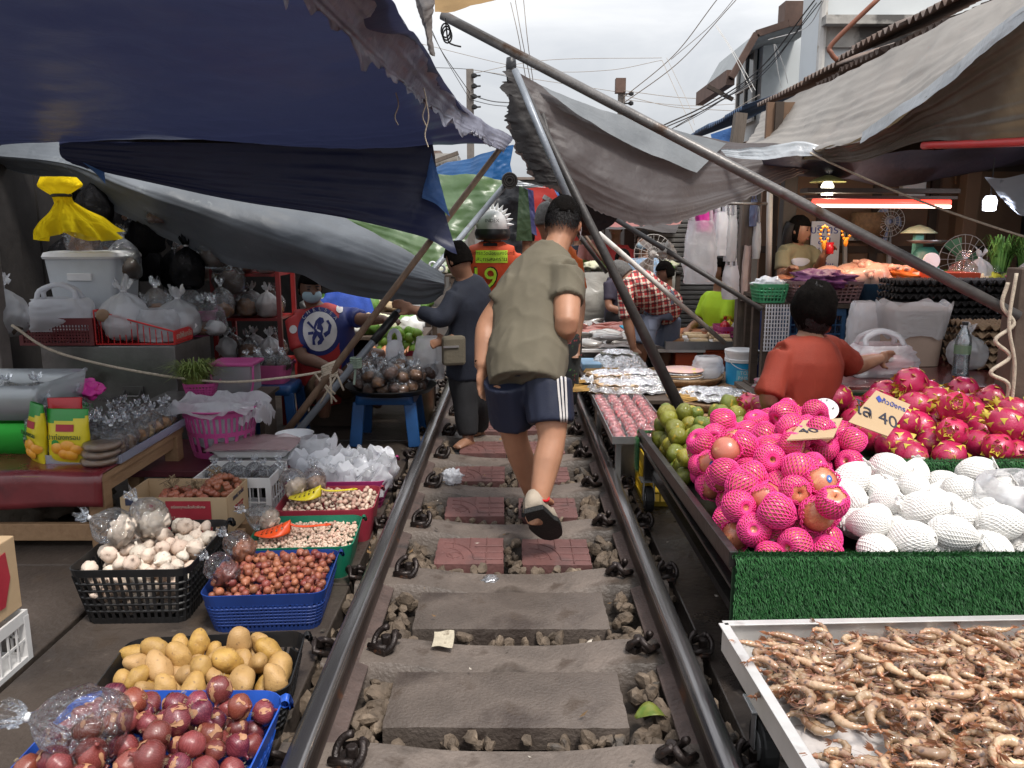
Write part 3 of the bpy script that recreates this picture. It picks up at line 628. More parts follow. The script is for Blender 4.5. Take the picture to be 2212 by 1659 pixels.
carrier('clear_bag', 'large clear bag crumpled over the back of the magenta basket', (-1.08, 4.33, .14), .2, .16, .16, m_film2, 31, .3, handle=False)
# ================================================================ cardboard box, crates
m_card = mat('cardboard', (.42, .29, .165), .8, .12, 4, bump=.12, bscale=40, col2=(.46, .33, .20)); m_cardin = mat('cardboard_inside', (.36, .25, .15), .85, .15, 5)
m_print = mat('red_print', (.34, .02, .035), .6, .12, 20); m_ink = mat('dark_ink', (.03, .035, .07), .6, .2); m_pale = mat('pale_ink', (.55, .45, .36), .6, .1)
t = thing('cardboard_box', 'open cardboard box with red print holding bunches of shallots', 'cardboard box', (-1.50, 3.57, .075), 0)
b = M(); x0, x1, y0, y1, z0, z1 = -1.735, -1.265, 3.43, 3.71, .075, .255
b.box(((x0+x1)/2, y0, (z0+z1)/2), (x1-x0, .006, z1-z0)); b.box(((x0+x1)/2, y1, (z0+z1)/2), (x1-x0, .006, z1-z0)); b.box((x0, (y0+y1)/2, (z0+z1)/2), (.006, y1-y0-.007, z1-z0-.001)); b.box((x1, (y0+y1)/2, (z0+z1)/2), (.006, y1-y0-.007, z1-z0-.001))
b.build('side_wall', m_card, t); b = M(); b.box(((x0+x1)/2, (y0+y1)/2, z0+.006), (x1-x0-.008, y1-y0-.008, .006)); b.build('bottom', m_cardin, t)
FX = Matrix.Rotation(PI/2, 3, 'X'); SX = basis((0, 1, 0), (1, 0, 0))
b = M(); b.box((-1.435, y0-.0045, .165), (.20, .002, .15)); b.build('printed_panel', m_print, t)
b = M(); b.box((-1.675, y0-.0045, .235), (.075, .002, .03)); b.build('printed_corner', m_ink, t)
b = M(); b.tube([V((-1.60+.018*math.cos(a), y0-.0045, .217+.018*math.sin(a))) for a in [i*PI/10 for i in range(20)]], .0016, 4, closed=True); b.ball((-1.60, y0-.004, .217), (.010, .002, .009), 7, 5); b.build('printed_emblem', m_print, t)
b = M(); b.poly([(-1.64, y0-.004, .155), (-1.56, y0-.004, .155), (-1.565, y0-.004, .172), (-1.585, y0-.004, .168), (-1.6, y0-.004, .182), (-1.615, y0-.004, .168), (-1.635, y0-.004, .172)], (0, -.002, 0)); b.build('printed_crest', m_print, t)
text('printed_word', 'WFS', .05, m_pale, FX, (-1.435, y0-.007, .115), t); text('printed_line', 'อร่อยทุกเมล็ดคัดพิเศษ', .017, m_pale, FX, (-1.435, y0-.007, .213), t); text('printed_number', 'ตรา 5', .013, m_pale, FX, (-1.51, y0-.007, .165), t)
text('printed_name', 'SANG SOOK', .026, m_ink, SX, (x1+.006, 3.57, .226), t); text('printed_address', 'บริษัท แสงสุข จำกัด\nโทร 034-711 711', .015, m_print, SX, (x1+.006, 3.57, .175), t)
m_stem = mat('dry_stem', (.20, .14, .08), .8, .3, 20)
for k, (px, py, n_) in enumerate(((-1.53, 3.55, 26), (-1.41, 3.52, 22), (-1.35, 3.62, 30))):
    t = thing('shallot_bunch', ['bunch of purple shallots tied by dry stems at the middle of the cardboard box', 'bunch of small shallots at the front corner of the cardboard box', 'topmost bunch of red shallots at the back of the cardboard box'][k], 'shallot bunch', (px, py, .10))
    b = M(); rad = .075
    for i in range(n_*2):
        d = V((U(-1, 1), U(-1, 1), U(-.3, 1))).normalized(); q = V((px, py, .20+.035*(k == 2)))+V((d.x*rad, d.y*rad, d.z*rad*.75)); mt = Euler(rot3()).to_matrix(); b.ball(q, (.017, .017, .02), 9, 7, mt)
    b.build('shallots', m_shal, t, smooth=True); b = M()
    for i in range(16): 
        q = V((px-.03, py+.02, .255+.03*(k == 2))); b.tube([q, q+V((U(-.04, .03), U(-.03, .03), U(.01, .05))), q+V((U(-.07, .04), U(-.04, .05), U(.0, .06)))], .002, 4)
    b.build('stems', m_stem, t)
m_wood = mat('wood', (.26, .15, .075), .65, .25, 5, col2=(.36, .22, .12), bump=.3, bscale=30, streak=(8, 1, 8)); m_woodd = mat('dark_wood', (.06, .04, .028), .7, .3, 5, bump=.3, bscale=30, streak=(1, 6, 6))
b = M(); b.box((-1.5, 3.50, .035), (.55, .09, .07)); tag(b.build('timber_plank', m_wood, bevel=.005), 'short timber plank under the front of the cardboard box', 'plank'); b = M(); b.box((-1.5, 3.66, .035), (.6, .10, .07)); tag(b.build('timber_plank', m_wood, bevel=.005), 'short timber plank under the back of the cardboard box', 'plank')
def crate(name, label, c, w, d, h, m, rz=0, nx=10, nz=3, cat='crate', group=None, solid=.22):          # slotted plastic crate
    t = thing(name, label, cat, c, rz, group); c = V(c); b = M()
    for z, hh in ((h-h*solid/2, h*solid), (h*.05, h*.10)):
        for sy in (-1, 1): b.box(c+V((0, sy*(d/2-.004), z)), (w, .008, hh))
        for sx in (-1, 1): b.box(c+V((sx*(w/2-.004), 0, z)), (.008, d-.017, hh))
    for sx in (-1, 1):
        for sy in (-1, 1): b.box(c+V((sx*(w/2-.012), sy*(d/2-.012), h*.45)), (.026, .026, h*.89))
    for i in range(nx+1):
        x = -w/2+.02+(w-.04)*i/nx
        for sy in (-1, 1): b.box(c+V((x, sy*(d/2-.005), h*.45)), (.007, .005, h*.72))
    ny = max(3, int(nx*d/w))
    for i in range(ny+1):
        y = -d/2+.02+(d-.04)*i/ny
        for sx in (-1, 1): b.box(c+V((sx*(w/2-.005), y, h*.45)), (.005, .007, h*.72))
    for k in range(1, nz):
        z = h*.1+h*(1-solid-.1)*k/nz
        for sy in (-1, 1): b.box(c+V((0, sy*(d/2-.0055), z)), (w-.02, .004, .008))
        for sx in (-1, 1): b.box(c+V((sx*(w/2-.0055), 0, z)), (.004, d-.02, .008))
    b.build('lattice_wall', m, t); b = M(); b.box(c+V((0, 0, .012)), (w-.02, d-.02, .006)); b.build('bottom', m, t); return t
m_wcr = mat('white_crate', (.62, .61, .60), .5, .1, 6, spots=((.4, .37, .34), 6, .64))
crate('white_crate', 'tall white slotted crate behind the shallot box holding small knotted bags', (-1.345, 3.88, .03), .37, .30, .22, m_wcr, 0, 8, 2)
m_brown = mat('dried_food', (.16, .075, .035), .6, .5, 12, col2=(.30, .15, .07), bump=.6, bscale=40); m_orangef = mat('dried_shrimp', (.42, .16, .05), .6, .4, 25, col2=(.5, .3, .14), bump=.6, bscale=70); m_nut = mat('nuts', (.45, .30, .15), .6, .4, 40, col2=(.6, .42, .25), bump=.7, bscale=80)
for k in range(6): tied_bag('clear_bag', 'small knotted clear bag of dark goods in the white slotted crate', 'bag', (-1.47+.06*k, 3.86+.06*(k % 2), .17), .05, .13, m_film, m_woodd, k, 'knotted bags in the white crate')
crate('white_crate', 'white slotted crate under the red printed carton at the picture edge', (-1.83, 2.34, 0), .42, .36, .175, m_wcr, 0, 9, 2)
t = thing('cardboard_box', 'closed carton with a red printed panel stacked on a white slotted crate', 'cardboard box', (-1.83, 2.34, .18)); b = M(); b.box((-1.835, 2.34, .31), (.40, .36, .25)); b.build('side_wall', m_card, t, bevel=.004)
b = M(); X = -1.633; P = [(X, 2.21, .24), (X, 2.43, .225), (X, 2.47, .31), (X, 2.46, .40), (X, 2.20, .375), (X, 2.19, .30)]; b.poly(P, (.002, 0, 0)); b.build('printed_panel', m_print, t); text('printed_word', 'WFS', .09, m_pale, SX, (X+.004, 2.31, .30), t)
# ================================================================ red cloth table
m_cloth = mat('red_oilcloth', (.15, .018, .022), .28, .25, 4, bump=.25, bscale=12, coat=.3, spots=((.07, .012, .016), 3, .6))
t = thing('market_table', 'low wooden table with dark red oilcloth holding snack bags', 'table', (-2.4, 3.9, 0))
b = M(); 
def ts(u, v):
    x = -3.3+1.49*u; 
    if v < .25: k = v/.25; return V((x, 3.435-.012*(1-k)+.006*math.sin(x*14), .21+.15*k+.008*math.sin(x*9)*(1-k)))
    k = (v-.25)/.75; return V((x, 3.435+.94*k, .362+.003*noise.noise(V((x*3, k*4, 0)))))
b.grid(ts, 40, 24); b.build('oilcloth', m_cloth, t, smooth=True, thick=.004)
b = M(); b.box((-2.55, 3.90, .335), (1.46, .92, .03)); b.build('tabletop', m_wood, t)
for x, y in ((-1.86, 3.50), (-1.86, 4.31), (-2.4, 4.31), (-3.1, 3.5)):
    b = M(); b.box((x, y, .16), (.075, .075, .32)); b.build('leg', m_wood, t, bevel=.004)
b = M(); b.box((-2.45, 3.49, .075), (1.1, .03, .08)); b.build('stretcher', m_wood, t, bevel=.003); b = M(); b.box((-1.855, 3.9, .285), (.03, .74, .07)); b.build('apron', m_wood, t, bevel=.003)
for k, (x, y, s) in enumerate(((-2.35, 3.8, .16), (-2.65, 3.95, .2), (-2.2, 4.0, .13))): crumple('sack', V((x, y, s*.5)), s, mat('sack_cloth', (.10, .08, .06), .85, .3, 10, bump=.5), ['brown sack slumped under the red table near its leg', 'largest brown sack in the shade under the red table', 'small sack behind the others under the red table'][k], 'sack', .6, k*3, 30)
# snack bags
m_yel = mat('yellow_pack', (.62, .50, .015), .3, .12, 7, bump=.25, bscale=14); m_grn = mat('green_pack', (.015, .24, .03), .3, .12, 7); m_redpk = mat('red_pack', (.5, .012, .02), .3, .15, 7, bump=.25, bscale=14); m_orf = mat('orange_picture', (.65, .24, .015), .35, .3, 18, col2=(.72, .36, .03)); m_dkgrn = mat('dark_green_ink', (.02, .07, .02), .5)
def snack(label, c, w, h, rz, m0, m1, front=True):
    t = thing('snack_bag', label, 'snack bag', c, rz); c = V(c)
    def sh(u, v):
        a = 2*PI*u; th = .045*math.sin(PI*min(1, max(0, v*.93+.03)))**.6*(1-.5*v); x = w/2*(1-.06*math.sin(PI*v)); cs, sn = math.cos(a), math.sin(a)
        k = 1+.05*noise.noise(V((cs*2, sn*2, v*5))); return c+V((abs(cs)**.6*math.copysign(1, cs)*x*k, sn*th*k+.02*v, v*h+.006*math.sin(x*40)*(v > .95)))
    b = M(); nv = 24; b.grid(sh, 32, nv, cu=True)
    for j in range(nv-1):
        for i in range(32): b.m[j*32+i] = 1 if j > nv*.74+1.6*math.cos(2*PI*i/32) else 0
    b.build('pack', [m0, m1], t, smooth=True)
    if front:
        def onf(x, z, dd=.004): v = z/h; th = .045*math.sin(PI*min(1, max(0, v*.93+.03)))**.6*(1-.5*v); k = max(0, 1-(abs(x)/(w/2))**2.2)**.5; return c+V((x, -th*k+.02*v-dd, z))
        b = M(); b.grid(lambda u, v: onf(-.042+.084*u, h*.60+.032*v), 8, 4); b.build('name_panel', m_print, t)
        for k, (x, z, r) in enumerate(((-.035, .075, .034), (.015, .085, .036), (.05, .07, .03), (0, .05, .03), (.03, .045, .03))):
            b = M(); b.grid(lambda u, v, x=x, z=z, r=r, k=k: onf(x+r*v*math.cos(2*PI*u), z+r*.8*v*math.sin(2*PI*u), .005+.002*k+.008*(1-v*v)), 16, 5); b.build('snack_picture', m_orf, t, smooth=True)
        b = M(); b.grid(lambda u, v: onf(-.045+.02*v*math.cos(2*PI*u), .10+.016*v*math.sin(2*PI*u), .004), 10, 3); b.build('leaf_picture', m_grn, t)
        text('lettering', 'ปาท่องกรอบ', .032, m_dkgrn, Matrix.Rotation(PI/2, 3, 'X'), onf(0, h*.50, .008), t)
snack('yellow and green snack bag with orange picture at the table corner', (-2.035, 3.60, .365), .20, .255, -.05, m_yel, m_grn)
snack('narrow yellow snack bag turned sideways beside the green topped one', (-2.20, 3.63, .365), .15, .27, -.7, m_yel, m_grn)
snack('red snack bag behind the two yellow snack bags', (-2.13, 3.76, .365), .16, .27, .1, m_redpk, m_redpk, False)
m_cake = mat('flat_cake', (.25, .15, .085), .6, .25, 14, col2=(.33, .21, .13), bump=.4, bscale=40)
for k in range(3):
    z = .368+.036*k; t = thing('wrapped_cake', ['lowest', 'middle', 'topmost'][k]+' round brown cake of the wrapped stack at the table edge', 'cake', (-1.885+.008*k, 3.58, z)); b = M(); b.lathe([(.0, 0), (.07, .002), (.08, .014), (.076, .028), (.05, .033), (0, .034)], 24, (-1.885+.008*k, 3.58, z)); b.build('cake', m_cake, t, smooth=True)
    b = M(); b.lathe([(.0, -.001), (.074, 0), (.085, .014), (.079, .031), (.05, .036), (0, .037)], 28, (-1.885+.008*k, 3.58, z), mod=lambda a, z_: 1+.02*math.sin(11*a)); b.build('wrap', m_film, t, smooth=True)
m_cplas = film('clear_tray', (.75, .78, .92), .5, .2, 8, .2, .38)
t = thing('display_tray', 'long clear plastic tray under the rows of bagged dried food', 'tray', (-1.98, 3.96, .365)); b = M(); b.box((-1.98, 3.98, .369), (.36, .78, .006)); b.box((-1.798, 3.98, .385), (.006, .78, .04)); b.box((-1.98, 3.588, .385), (.36, .006, .04)); b.box((-2.162, 3.98, .385), (.006, .78, .04)); b.build('tray', m_cplas, t)
for i in range(3):
    for j in range(8):
        m_ = (m_brown if i == 0 else m_cake) if j < 3 else (m_orangef if (i+j) % 3 else m_nut)
        r_ = .068 if j < 2 else .05; x = -2.10+.115*i+U(-.008, .008); y = 3.66+.092*j
        kind = 'brown crackers' if j < 3 else ('orange dried shrimp' if (i+j) % 3 else 'pale nuts')
        tied_bag('knotted_bag', 'knotted clear bag of %s on the long clear tray' % kind, 'bag', (x, y, .375), r_, .15 if j > 1 else .18, m_film, m_, i*9+j, 'bags of %s on the clear tray' % kind, .62)
for k, (x, y) in enumerate(((-2.33, 3.95), (-2.28, 4.12), (-2.25, 3.80))): tied_bag('knotted_bag', ['large knotted bag of brown crackers behind the red snack bag', 'large bag of crackers between the plastic bin and the clear tray', 'puffed bag of rolled crackers beside the snack bags'][k], 'bag', (x, y, .365), .1, .26, m_film, m_cake, k+40, None, .75)
m_bin = film('clear_bin', (.80, .84, .86), .35, .2, 6, .15, .3); m_gband = film('green_bin', (.10, .75, .12), .5, .2, 6, .15, .7)
def bin_(name, label, c, w, d, h, m, taper=.93, lidm=None):
    t = thing(name, label, 'plastic bin', c); b = M(); L = [loopat(c, w*(taper+(1-taper)*k), d*(taper+(1-taper)*k), .03, h*k) for k in (0, .5, 1)]; n = len(L[0]); b.add([p for l in L for p in l], [(j*n+i, j*n+(i+1) % n, (j+1)*n+(i+1) % n, (j+1)*n+i) for j in range(2) for i in range(n)]); b.add(L[0], [tuple(range(n-1, -1, -1))]); b.build('bin_wall', m, t, thick=.004, auto=40)
    b = M(); b.tube(loopat(c, w, d, .035, h), (.007, .012), 6, closed=True); b.build('rim', lidm or m, t, smooth=True); return t
bin_('plastic_bin', 'clear bin with bright green lid band on the red table', (-2.68, 3.98, .365), .86, .46, .15, m_gband, .95)
bin_('plastic_bin', 'open clear plastic bin stacked on the green banded bin', (-2.68, 3.98, .53), .88, .48, .17, m_bin, .93)
for k in range(5): tied_bag('knotted_bag', 'pale bag of noodles inside the open clear plastic bin', 'bag', (-2.98+.15*k, 3.98, .54), .085, .16, m_film, mat('noodles', (.5, .46, .38), .6, .15, 20), 60+k, 'noodle bags in the clear bin', .7)
crumple('pink_bag', V((-2.29, 4.26, .58)), .085, mat('pink_film', (.75, .05, .38), .35, .1), 'bright pink bag behind the knotted cracker bags', 'plastic bag', .6, 4)
# low table with foam trays, laundry basket
m_lowt = mat('maroon_board', (.10, .02, .028), .5, .25, 6)
t = thing('low_table', 'low maroon bench behind the shallot box', 'bench', (-1.6, 4.42, 0)); b = M(); b.box((-1.62, 4.42, .16), (.86, .66, .035)); b.build('tabletop', m_lowt, t, bevel=.004)
for sx in (-.38, .38):
    for sy in (-.28, .28): b = M(); b.box((-1.62+sx, 4.42+sy, .07), (.06, .06, .145)); b.build('leg', m_wood, t)
m_foam = mat('white_foam', (.78, .78, .78), .7, .05, 5, bump=.1)
for k in range(2):
    t = thing('foam_tray', ['lower white foam tray of the stack on the maroon bench', 'upper white foam tray under clear film on the maroon bench'][k], 'foam tray', (-1.40, 4.3, .18+.045*k)); c = (-1.40, 4.30, .18+.045*k); b = M(); L = [loopat(c, .36, .24, .03, 0), loopat(c, .42, .30, .035, .04), loopat(c, .44, .32, .04, .042), loopat(c, .41, .29, .035, .036), loopat(c, .36, .24, .03, .008)]; n = len(L[0]); b.add([p for l in L for p in l], [(j*n+i, j*n+(i+1) % n, (j+1)*n+(i+1) % n, (j+1)*n+i) for j in range(4) for i in range(n)]+[tuple(4*n+i for i in range(n)), tuple(range(n-1, -1, -1))]); b.build('tray', m_foam, t, smooth=False)
b = M(); b.grid(lambda u, v: V((-1.63+.46*u, 4.13+.33*v, .272+.012*noise.noise(V((u*6, v*5, 1)))+.01*math.sin(u*3.1))), 26, 20); tag(b.build('plastic_wrap', film('pinkish_wrap', (.85, .62, .62), .5, .2, 26, .9, .3), smooth=True), 'clear reddish film over the stacked foam trays', 'plastic film')
t = thing('bowl', 'white plastic bowl on the maroon bench beside the leaning poles', 'bowl', (-1.28, 4.63, .18)); b = M(); b.lathe([(.0, .004), (.07, .0), (.10, .035), (.108, .065), (.112, .066), (.104, .06), (.095, .035), (.06, .01), (0, .01)], 28, (-1.28, 4.63, .18)); b.build('bowl', m_white, t, smooth=True)
m_pink = mat('pink_plastic', (.48, .07, .25), .38, .1, 8); m_pinkd = mat('rose_plastic', (.42, .08, .20), .4, .12, 8)
t = thing('laundry_basket', 'round pink slotted basket on the maroon bench stuffed with plastic bags', 'basket', (-1.64, 4.45, .18)); c = V((-1.64, 4.45, .18)); b = M()
def lr(z): return .155+.05*(z/.27)
for z0, z1 in ((0, .035), (.125, .15), (.235, .27)): b.lathe([(lr(z0), z0), (lr(z1), z1)], 40, c)
for i in range(40):
    a = 2*PI*i/40
    for z0, z1 in ((.034, .126), (.149, .236)):
        if i % 2 or z0 > .1: b.bar(c+V((lr(z0)*math.cos(a), lr(z0)*math.sin(a), z0)), c+V((lr(z1)*math.cos(a), lr(z1)*math.sin(a), z1)), .017 if z0 < .1 else .011, .004, up=(math.cos(a), math.sin(a), 0))
b.build('side_wall', m_pink, t, thick=.003); b = M(); b.lathe([(.205, .262), (.222, .27), (.224, .278), (.206, .276)], 40, c); b.build('rim', m_pink, t, smooth=True); b = M(); b.lathe([(.02, .06), (.14, .06), (.155, .2), (.10, .27), (.02, .28)], 20, c, mod=lambda a, z: 1+.08*math.sin(7*a+z*30)); tag(b.build('bag_filling', m_bag, smooth=True), 'bundle of white plastic bags stuffed inside the round pink basket', 'plastic bags')
def drape(name, label, c, w, d, z, m, seed, drop=.1, rz=0):
    b = M()
    def fn(u, v):
        x, y = (u-.5)*2, (v-.5)*2; r = max(abs(x), abs(y)); q = V((x*1.6+seed, y*1.6, seed))
        p = V((x*w/2*(1+.15*noise.noise(q)), y*d/2*(1+.15*noise.noise(q+V((3, 0, 0)))), z+.045*noise.noise(q*1.4)+.02*noise.noise(q*4)-drop*max(0, r-.6)**1.3*2))
        return V(c)+Matrix.Rotation(rz, 3, 'Z') @ p
    b.grid(fn, 44, 36); return tag(b.build(name, m, smooth=True), label, 'plastic bag')
drape('plastic_bag', 'clear plastic bag draped over the round pink basket', (-1.66, 4.42, .18), .52, .40, .31, m_film2, 3, .07)
drape('plastic_bag', 'crumpled clear bag hanging off the pink basket side', (-1.44, 4.44, .18), .16, .26, .27, m_film2, 9, .12)
# ================================================================ steel cabinet and what stands on it
m_steel = mat('dull_steel', (.20, .19, .185), .35, .25, 5, metal=.75, bump=.12, bscale=40, spots=((.10, .09, .085), 4, .6))
t = thing('steel_cabinet', 'dull stainless steel cabinet with folding handles behind the red table', 'cabinet', (-2.52, 5.3, 0)); b = M(); b.box((-2.52, 5.30, .355), (.84, .60, .71)); b.build('cabinet_body', m_steel, t, bevel=.008)
for x in (-2.74, -2.38):
    b = M(); b.box((x, 4.992, .43), (.13, .012, .05)); b.tube([V((x-.05, 4.985, .43)), V((x-.05, 4.95, .40)), V((x+.05, 4.95, .40)), V((x+.05, 4.985, .43))], .006, 6); b.build('handle', m_steel, t)
b = M(); 
for i in range(16): b.tube([V((-2.68+.018*i+.006*math.cos(a), 4.975, .41-.035*math.sin(i/15*PI)+.01*math.sin(a))) for a in [k*PI/4 for k in range(8)]], .0028, 4, closed=True)
b.build('chain', m_steel, t)
m_redc = mat('maroon_crate', (.13, .018, .022), .4, .2, 8); m_redw = mat('red_wire', (.55, .02, .02), .35, .15, 8)
crate('red_crate', 'maroon plastic crate on the steel cabinet under white bags', (-2.82, 5.16, .715), .46, .36, .17, m_redc, 0, 22, 6, solid=.25)
t = thing('wire_basket', 'red wire display basket with bagged bread on the steel cabinet', 'basket', (-2.33, 5.14, .715)); b = M(); x0, x1, y0, y1, z0 = -2.585, -2.10, 5.0, 5.28, .72
def zt(x): return z0+.21-.13*min(1, (x-x0)/.42)
fr_ = [(x0, y0), (x1, y0), (x1, y1), (x0, y1)]
b.tube([V((x, y, z0)) for x, y in fr_], .005, 6, closed=True); b.tube([V((x, y, zt(x))) for x, y in fr_], .006, 6, closed=True)
for x in (x0, x1):
    for y in (y0, y1): b.tube([V((x, y, z0)), V((x, y, zt(x)))], .005, 6)
for i in range(1, 13): x = x0+(x1-x0)*i/13; b.tube([V((x, y0, z0)), V((x, y0, zt(x)))], .003, 5); b.tube([V((x, y1, z0)), V((x, y1, zt(x)))], .003, 5); b.tube([V((x, y0, z0)), V((x, y1, z0))], .003, 5)
for i in range(1, 7): y = y0+(y1-y0)*i/7; b.tube([V((x0, y, z0)), V((x0, y, zt(x0)))], .003, 5)
b.build('wire_frame', m_redw, t); b = M(); b.box((x1+.004, (y0+y1)/2, z0+.045), (.006, .28, .07)); b.build('front_plate', m_redw, t); text('lettering', 'ยาสีฟันเกลือ', .05, m_pale, SX, (x1+.009, (y0+y1)/2, z0+.045), t)
tied_bag('bread_bag', 'white knotted bag with a bread roll in the red wire basket', 'bag', (-2.45, 5.13, .73), .15, .36, m_film2, m_foam, 70, None, .8); b = M(); b.ball((-2.53, 5.0, .90), (.045, .03, .04), 12, 8); tag(b.build('bread_roll', m_cake, smooth=True), 'brown bread roll in the white knotted bag', 'bread')
carrier('clear_bag', 'clear bag of pale bread at the low end of the red wire basket', (-2.24, 5.12, .73), .26, .2, .2, m_film2, 8, handle=False); tied_bag('clear_bag', 'clear knotted bag behind the red wire basket', 'bag', (-2.2, 5.34, .72), .14, .3, m_film2, m_foam, 75, None, .6)
t = thing('storage_box', 'white translucent storage box with lid on the cabinet', 'storage box', (-2.82, 5.45, .715)); c = (-2.79, 5.46, .90); b = M(); L = [loopat(c, .40, .34, .03, 0), loopat(c, .46, .40, .04, .34)]; n = len(L[0]); b.add(L[0]+L[1], [(i, (i+1) % n, n+(i+1) % n, n+i) for i in range(n)]+[tuple(range(n-1, -1, -1))]); m_tr = mat('translucent_plastic', (.56, .60, .64), .45, .08, 5, bump=.1); b.build('box_wall', m_tr, t, auto=40)
b = M(); L = [loopat(c, .48, .42, .045, .335), loopat(c, .49, .43, .045, .35), loopat(c, .47, .41, .045, .375), loopat(c, .40, .34, .04, .385)]; b.add([p for l in L for p in l], [(j*n+i, j*n+(i+1) % n, (j+1)*n+(i+1) % n, (j+1)*n+i) for j in range(3) for i in range(n)]+[tuple(3*n+i for i in range(n))]); b.build('lid', m_white, t, auto=30); b = M(); b.box((-2.79, 5.265, 1.12), (.16, .02, .05)); b.build('latch', m_white, t, bevel=.006)
crate('dark_crate', 'dark crate under the white storage box', (-2.79, 5.46, .715), .44, .36, .18, m_redc, 0, 14, 4)
carrier('plastic_bag', 'large white shopping bag lying in the maroon crate', (-2.84, 5.10, .80), .42, .26, .2, m_bag, 12, .1); tied_bag('clear_bag', 'clear bag of dark food hanging at the concrete post', 'bag', (-2.98, 4.75, .80), .13, .34, m_film2, m_woodd, 80, None, .5)
for k in range(14):
    x, y = -2.45+.075*(k % 7), 5.42+.16*(k//7); tied_bag('clear_bag', 'clear knotted bag of snacks in the heap at the back of the cabinet', 'bag', (x, y, .72+.10*(k % 3 == 1)), .085, .26, m_film, m_brown if k % 3 else m_foam, 90+k, 'clear bags behind the wire basket', .6)
def tub(name, label, c, r0, r1, h, m, cat='tub', n=28, rimw=.012):
    t = thing(name, label, cat, c); b = M(); b.lathe([(0, .003), (r0, 0), (r1, h), (r1-.006, h), (r0-.004, .008), (0, .01)], n, c); b.build('wall', m, t, auto=40); b = M(); b.lathe([(r1-.004, h-.004), (r1+rimw, h-.01), (r1+rimw, h+.002), (r1-.004, h+.004)], n, c); b.build('rim', m, t, smooth=True); return t
tub('pink_bucket', 'small pink bucket at the far corner of the steel cabinet', (-2.12, 5.48, .715), .085, .115, .17, m_pinkd, 'bucket')
def grass(name, label, c, n, h, sp, m, cat='herbs', w=.004):
    b = M()
    for _ in range(n):
        a = U(0, 6.28); r = U(0, .06); p = V(c)+V((r*math.cos(a), r*math.sin(a), 0)); d = V((math.cos(a), math.sin(a), 0))*U(.1, 1)*sp; k = h*U(.5, 1)
        P = [p, p+d*.3+V((0, 0, k*.6)), p+d*.8+V((0, 0, k*.9)), p+d*1.3+V((0, 0, k*U(.6, .95)))]; sd = V((-math.sin(a), math.cos(a), 0))*w
        b.add([q+sd*s for q, s in zip(P, (1, 1, .7, .1))]+[q-sd*s for q, s in zip(P, (1, 1, .7, .1))], [(i, i+1, 5+i, 4+i) for i in range(3)])
    return tag(b.build(name, m), label, cat)
m_herb = mat('herb_green', (.10, .17, .03), .6, .4, 30, col2=(.22, .26, .06))
t = thing('stand', 'dark metal stand carrying the pink basket of herbs', 'stand', (-1.97, 4.85, 0)); b = M(); b.box((-1.97, 4.85, .41), (.4, .3, .025)); b.build('top', m_steel, t)
for sx in (-.18, .18):
    for sy in (-.13, .13): b = M(); b.box((-1.97+sx, 4.85+sy, .2), (.025, .025, .4)); b.build('leg', m_steel, t)
basket('pink_basket', 'small pink woven basket of green herbs under the rope', 'basket', (-1.885, 4.82, .425), .21, .17, .09, .1, m_pink, 'mesh', .05, .75, .04, .008, 30, 4, .2); grass('herb_bunch', 'bushy green herbs growing out of the small pink basket', (-1.92, 4.82, .48), 420, .19, .15, m_herb)
t = thing('lidded_box', 'clear box with pink lid and pink handle beside the herbs', 'box', (-1.73, 5.02, .42)); b = M(); b.box((-1.73, 5.02, .51), (.24, .2, .17)); b.build('box_wall', m_bin, t, bevel=.01); b = M(); b.box((-1.73, 5.02, .605), (.28, .24, .022)); b.build('lid', m_pink, t, bevel=.008); b = M(); b.tube(catmull([(-1.87, 4.905, .60), (-1.80, 4.88, .40), (-1.68, 4.875, .37), (-1.60, 4.89, .45), (-1.59, 4.905, .60)], 14), .007, 6); b.build('handle', m_pink, t, smooth=True)
t = thing('side_stool', 'dark low table under the lidded pink box', 'table', (-1.73, 5.05, 0)); b = M(); b.box((-1.70, 5.05, .405), (.36, .3, .02)); b.build('tabletop', m_woodd, t)
for sx in (-.14, .14): b = M(); b.box((-1.70+sx, 5.05, .2), (.03, .25, .39)); b.build('leg', m_woodd, t)
def stool(label, c, w, h, m, rz=0, group=None):
    t = thing('plastic_stool', label, 'stool', c, rz, group); c = V(c); b = M(); L = [loopat(c, w*.84, w*.84, .03, h), loopat(c, w*.9, w*.9, .035, h-.01), loopat(c, w*.94, w*.94, .035, h-.06)]; n = len(L[0]); b.add([p for l in L for p in l], [tuple(range(n))]+[(j*n+i, (j+1)*n+i, (j+1)*n+(i+1) % n, j*n+(i+1) % n) for j in range(2) for i in range(n)]); b.build('seat', m, t, auto=40, thick=.004)
    for sx in (-1, 1):
        for sy in (-1, 1):
            b = M(); p = c+V((sx*w*.40, sy*w*.40, h-.05)); q = c+V((sx*w*.47, sy*w*.47, 0)); b.bar(p, q, w*.19, .035); b.build('leg', m, t, bevel=.006)
    return t
m_stb = mat('stool_blue', (.010, .06, .18), .4, .2, 8, bump=.08)
stool('blue plastic stool under the black tray of knotted bags', (-.845, 5.42, 0), .42, .345, m_stb)
t = thing('round_tray', 'wide black round tray of knotted bags on the blue stool', 'tray', (-.82, 5.40, .35)); b = M(); b.lathe([(0, 0), (.27, .0), (.305, .04), (.312, .042), (.30, .03), (.27, .008), (0, .008)], 36, (-.82, 5.40, .35)); b.build('tray', m_black, t, smooth=True)
m_dkf = mat('dark_food', (.09, .045, .03), .5, .5, 20, col2=(.22, .11, .07), bump=.6, bscale=50)
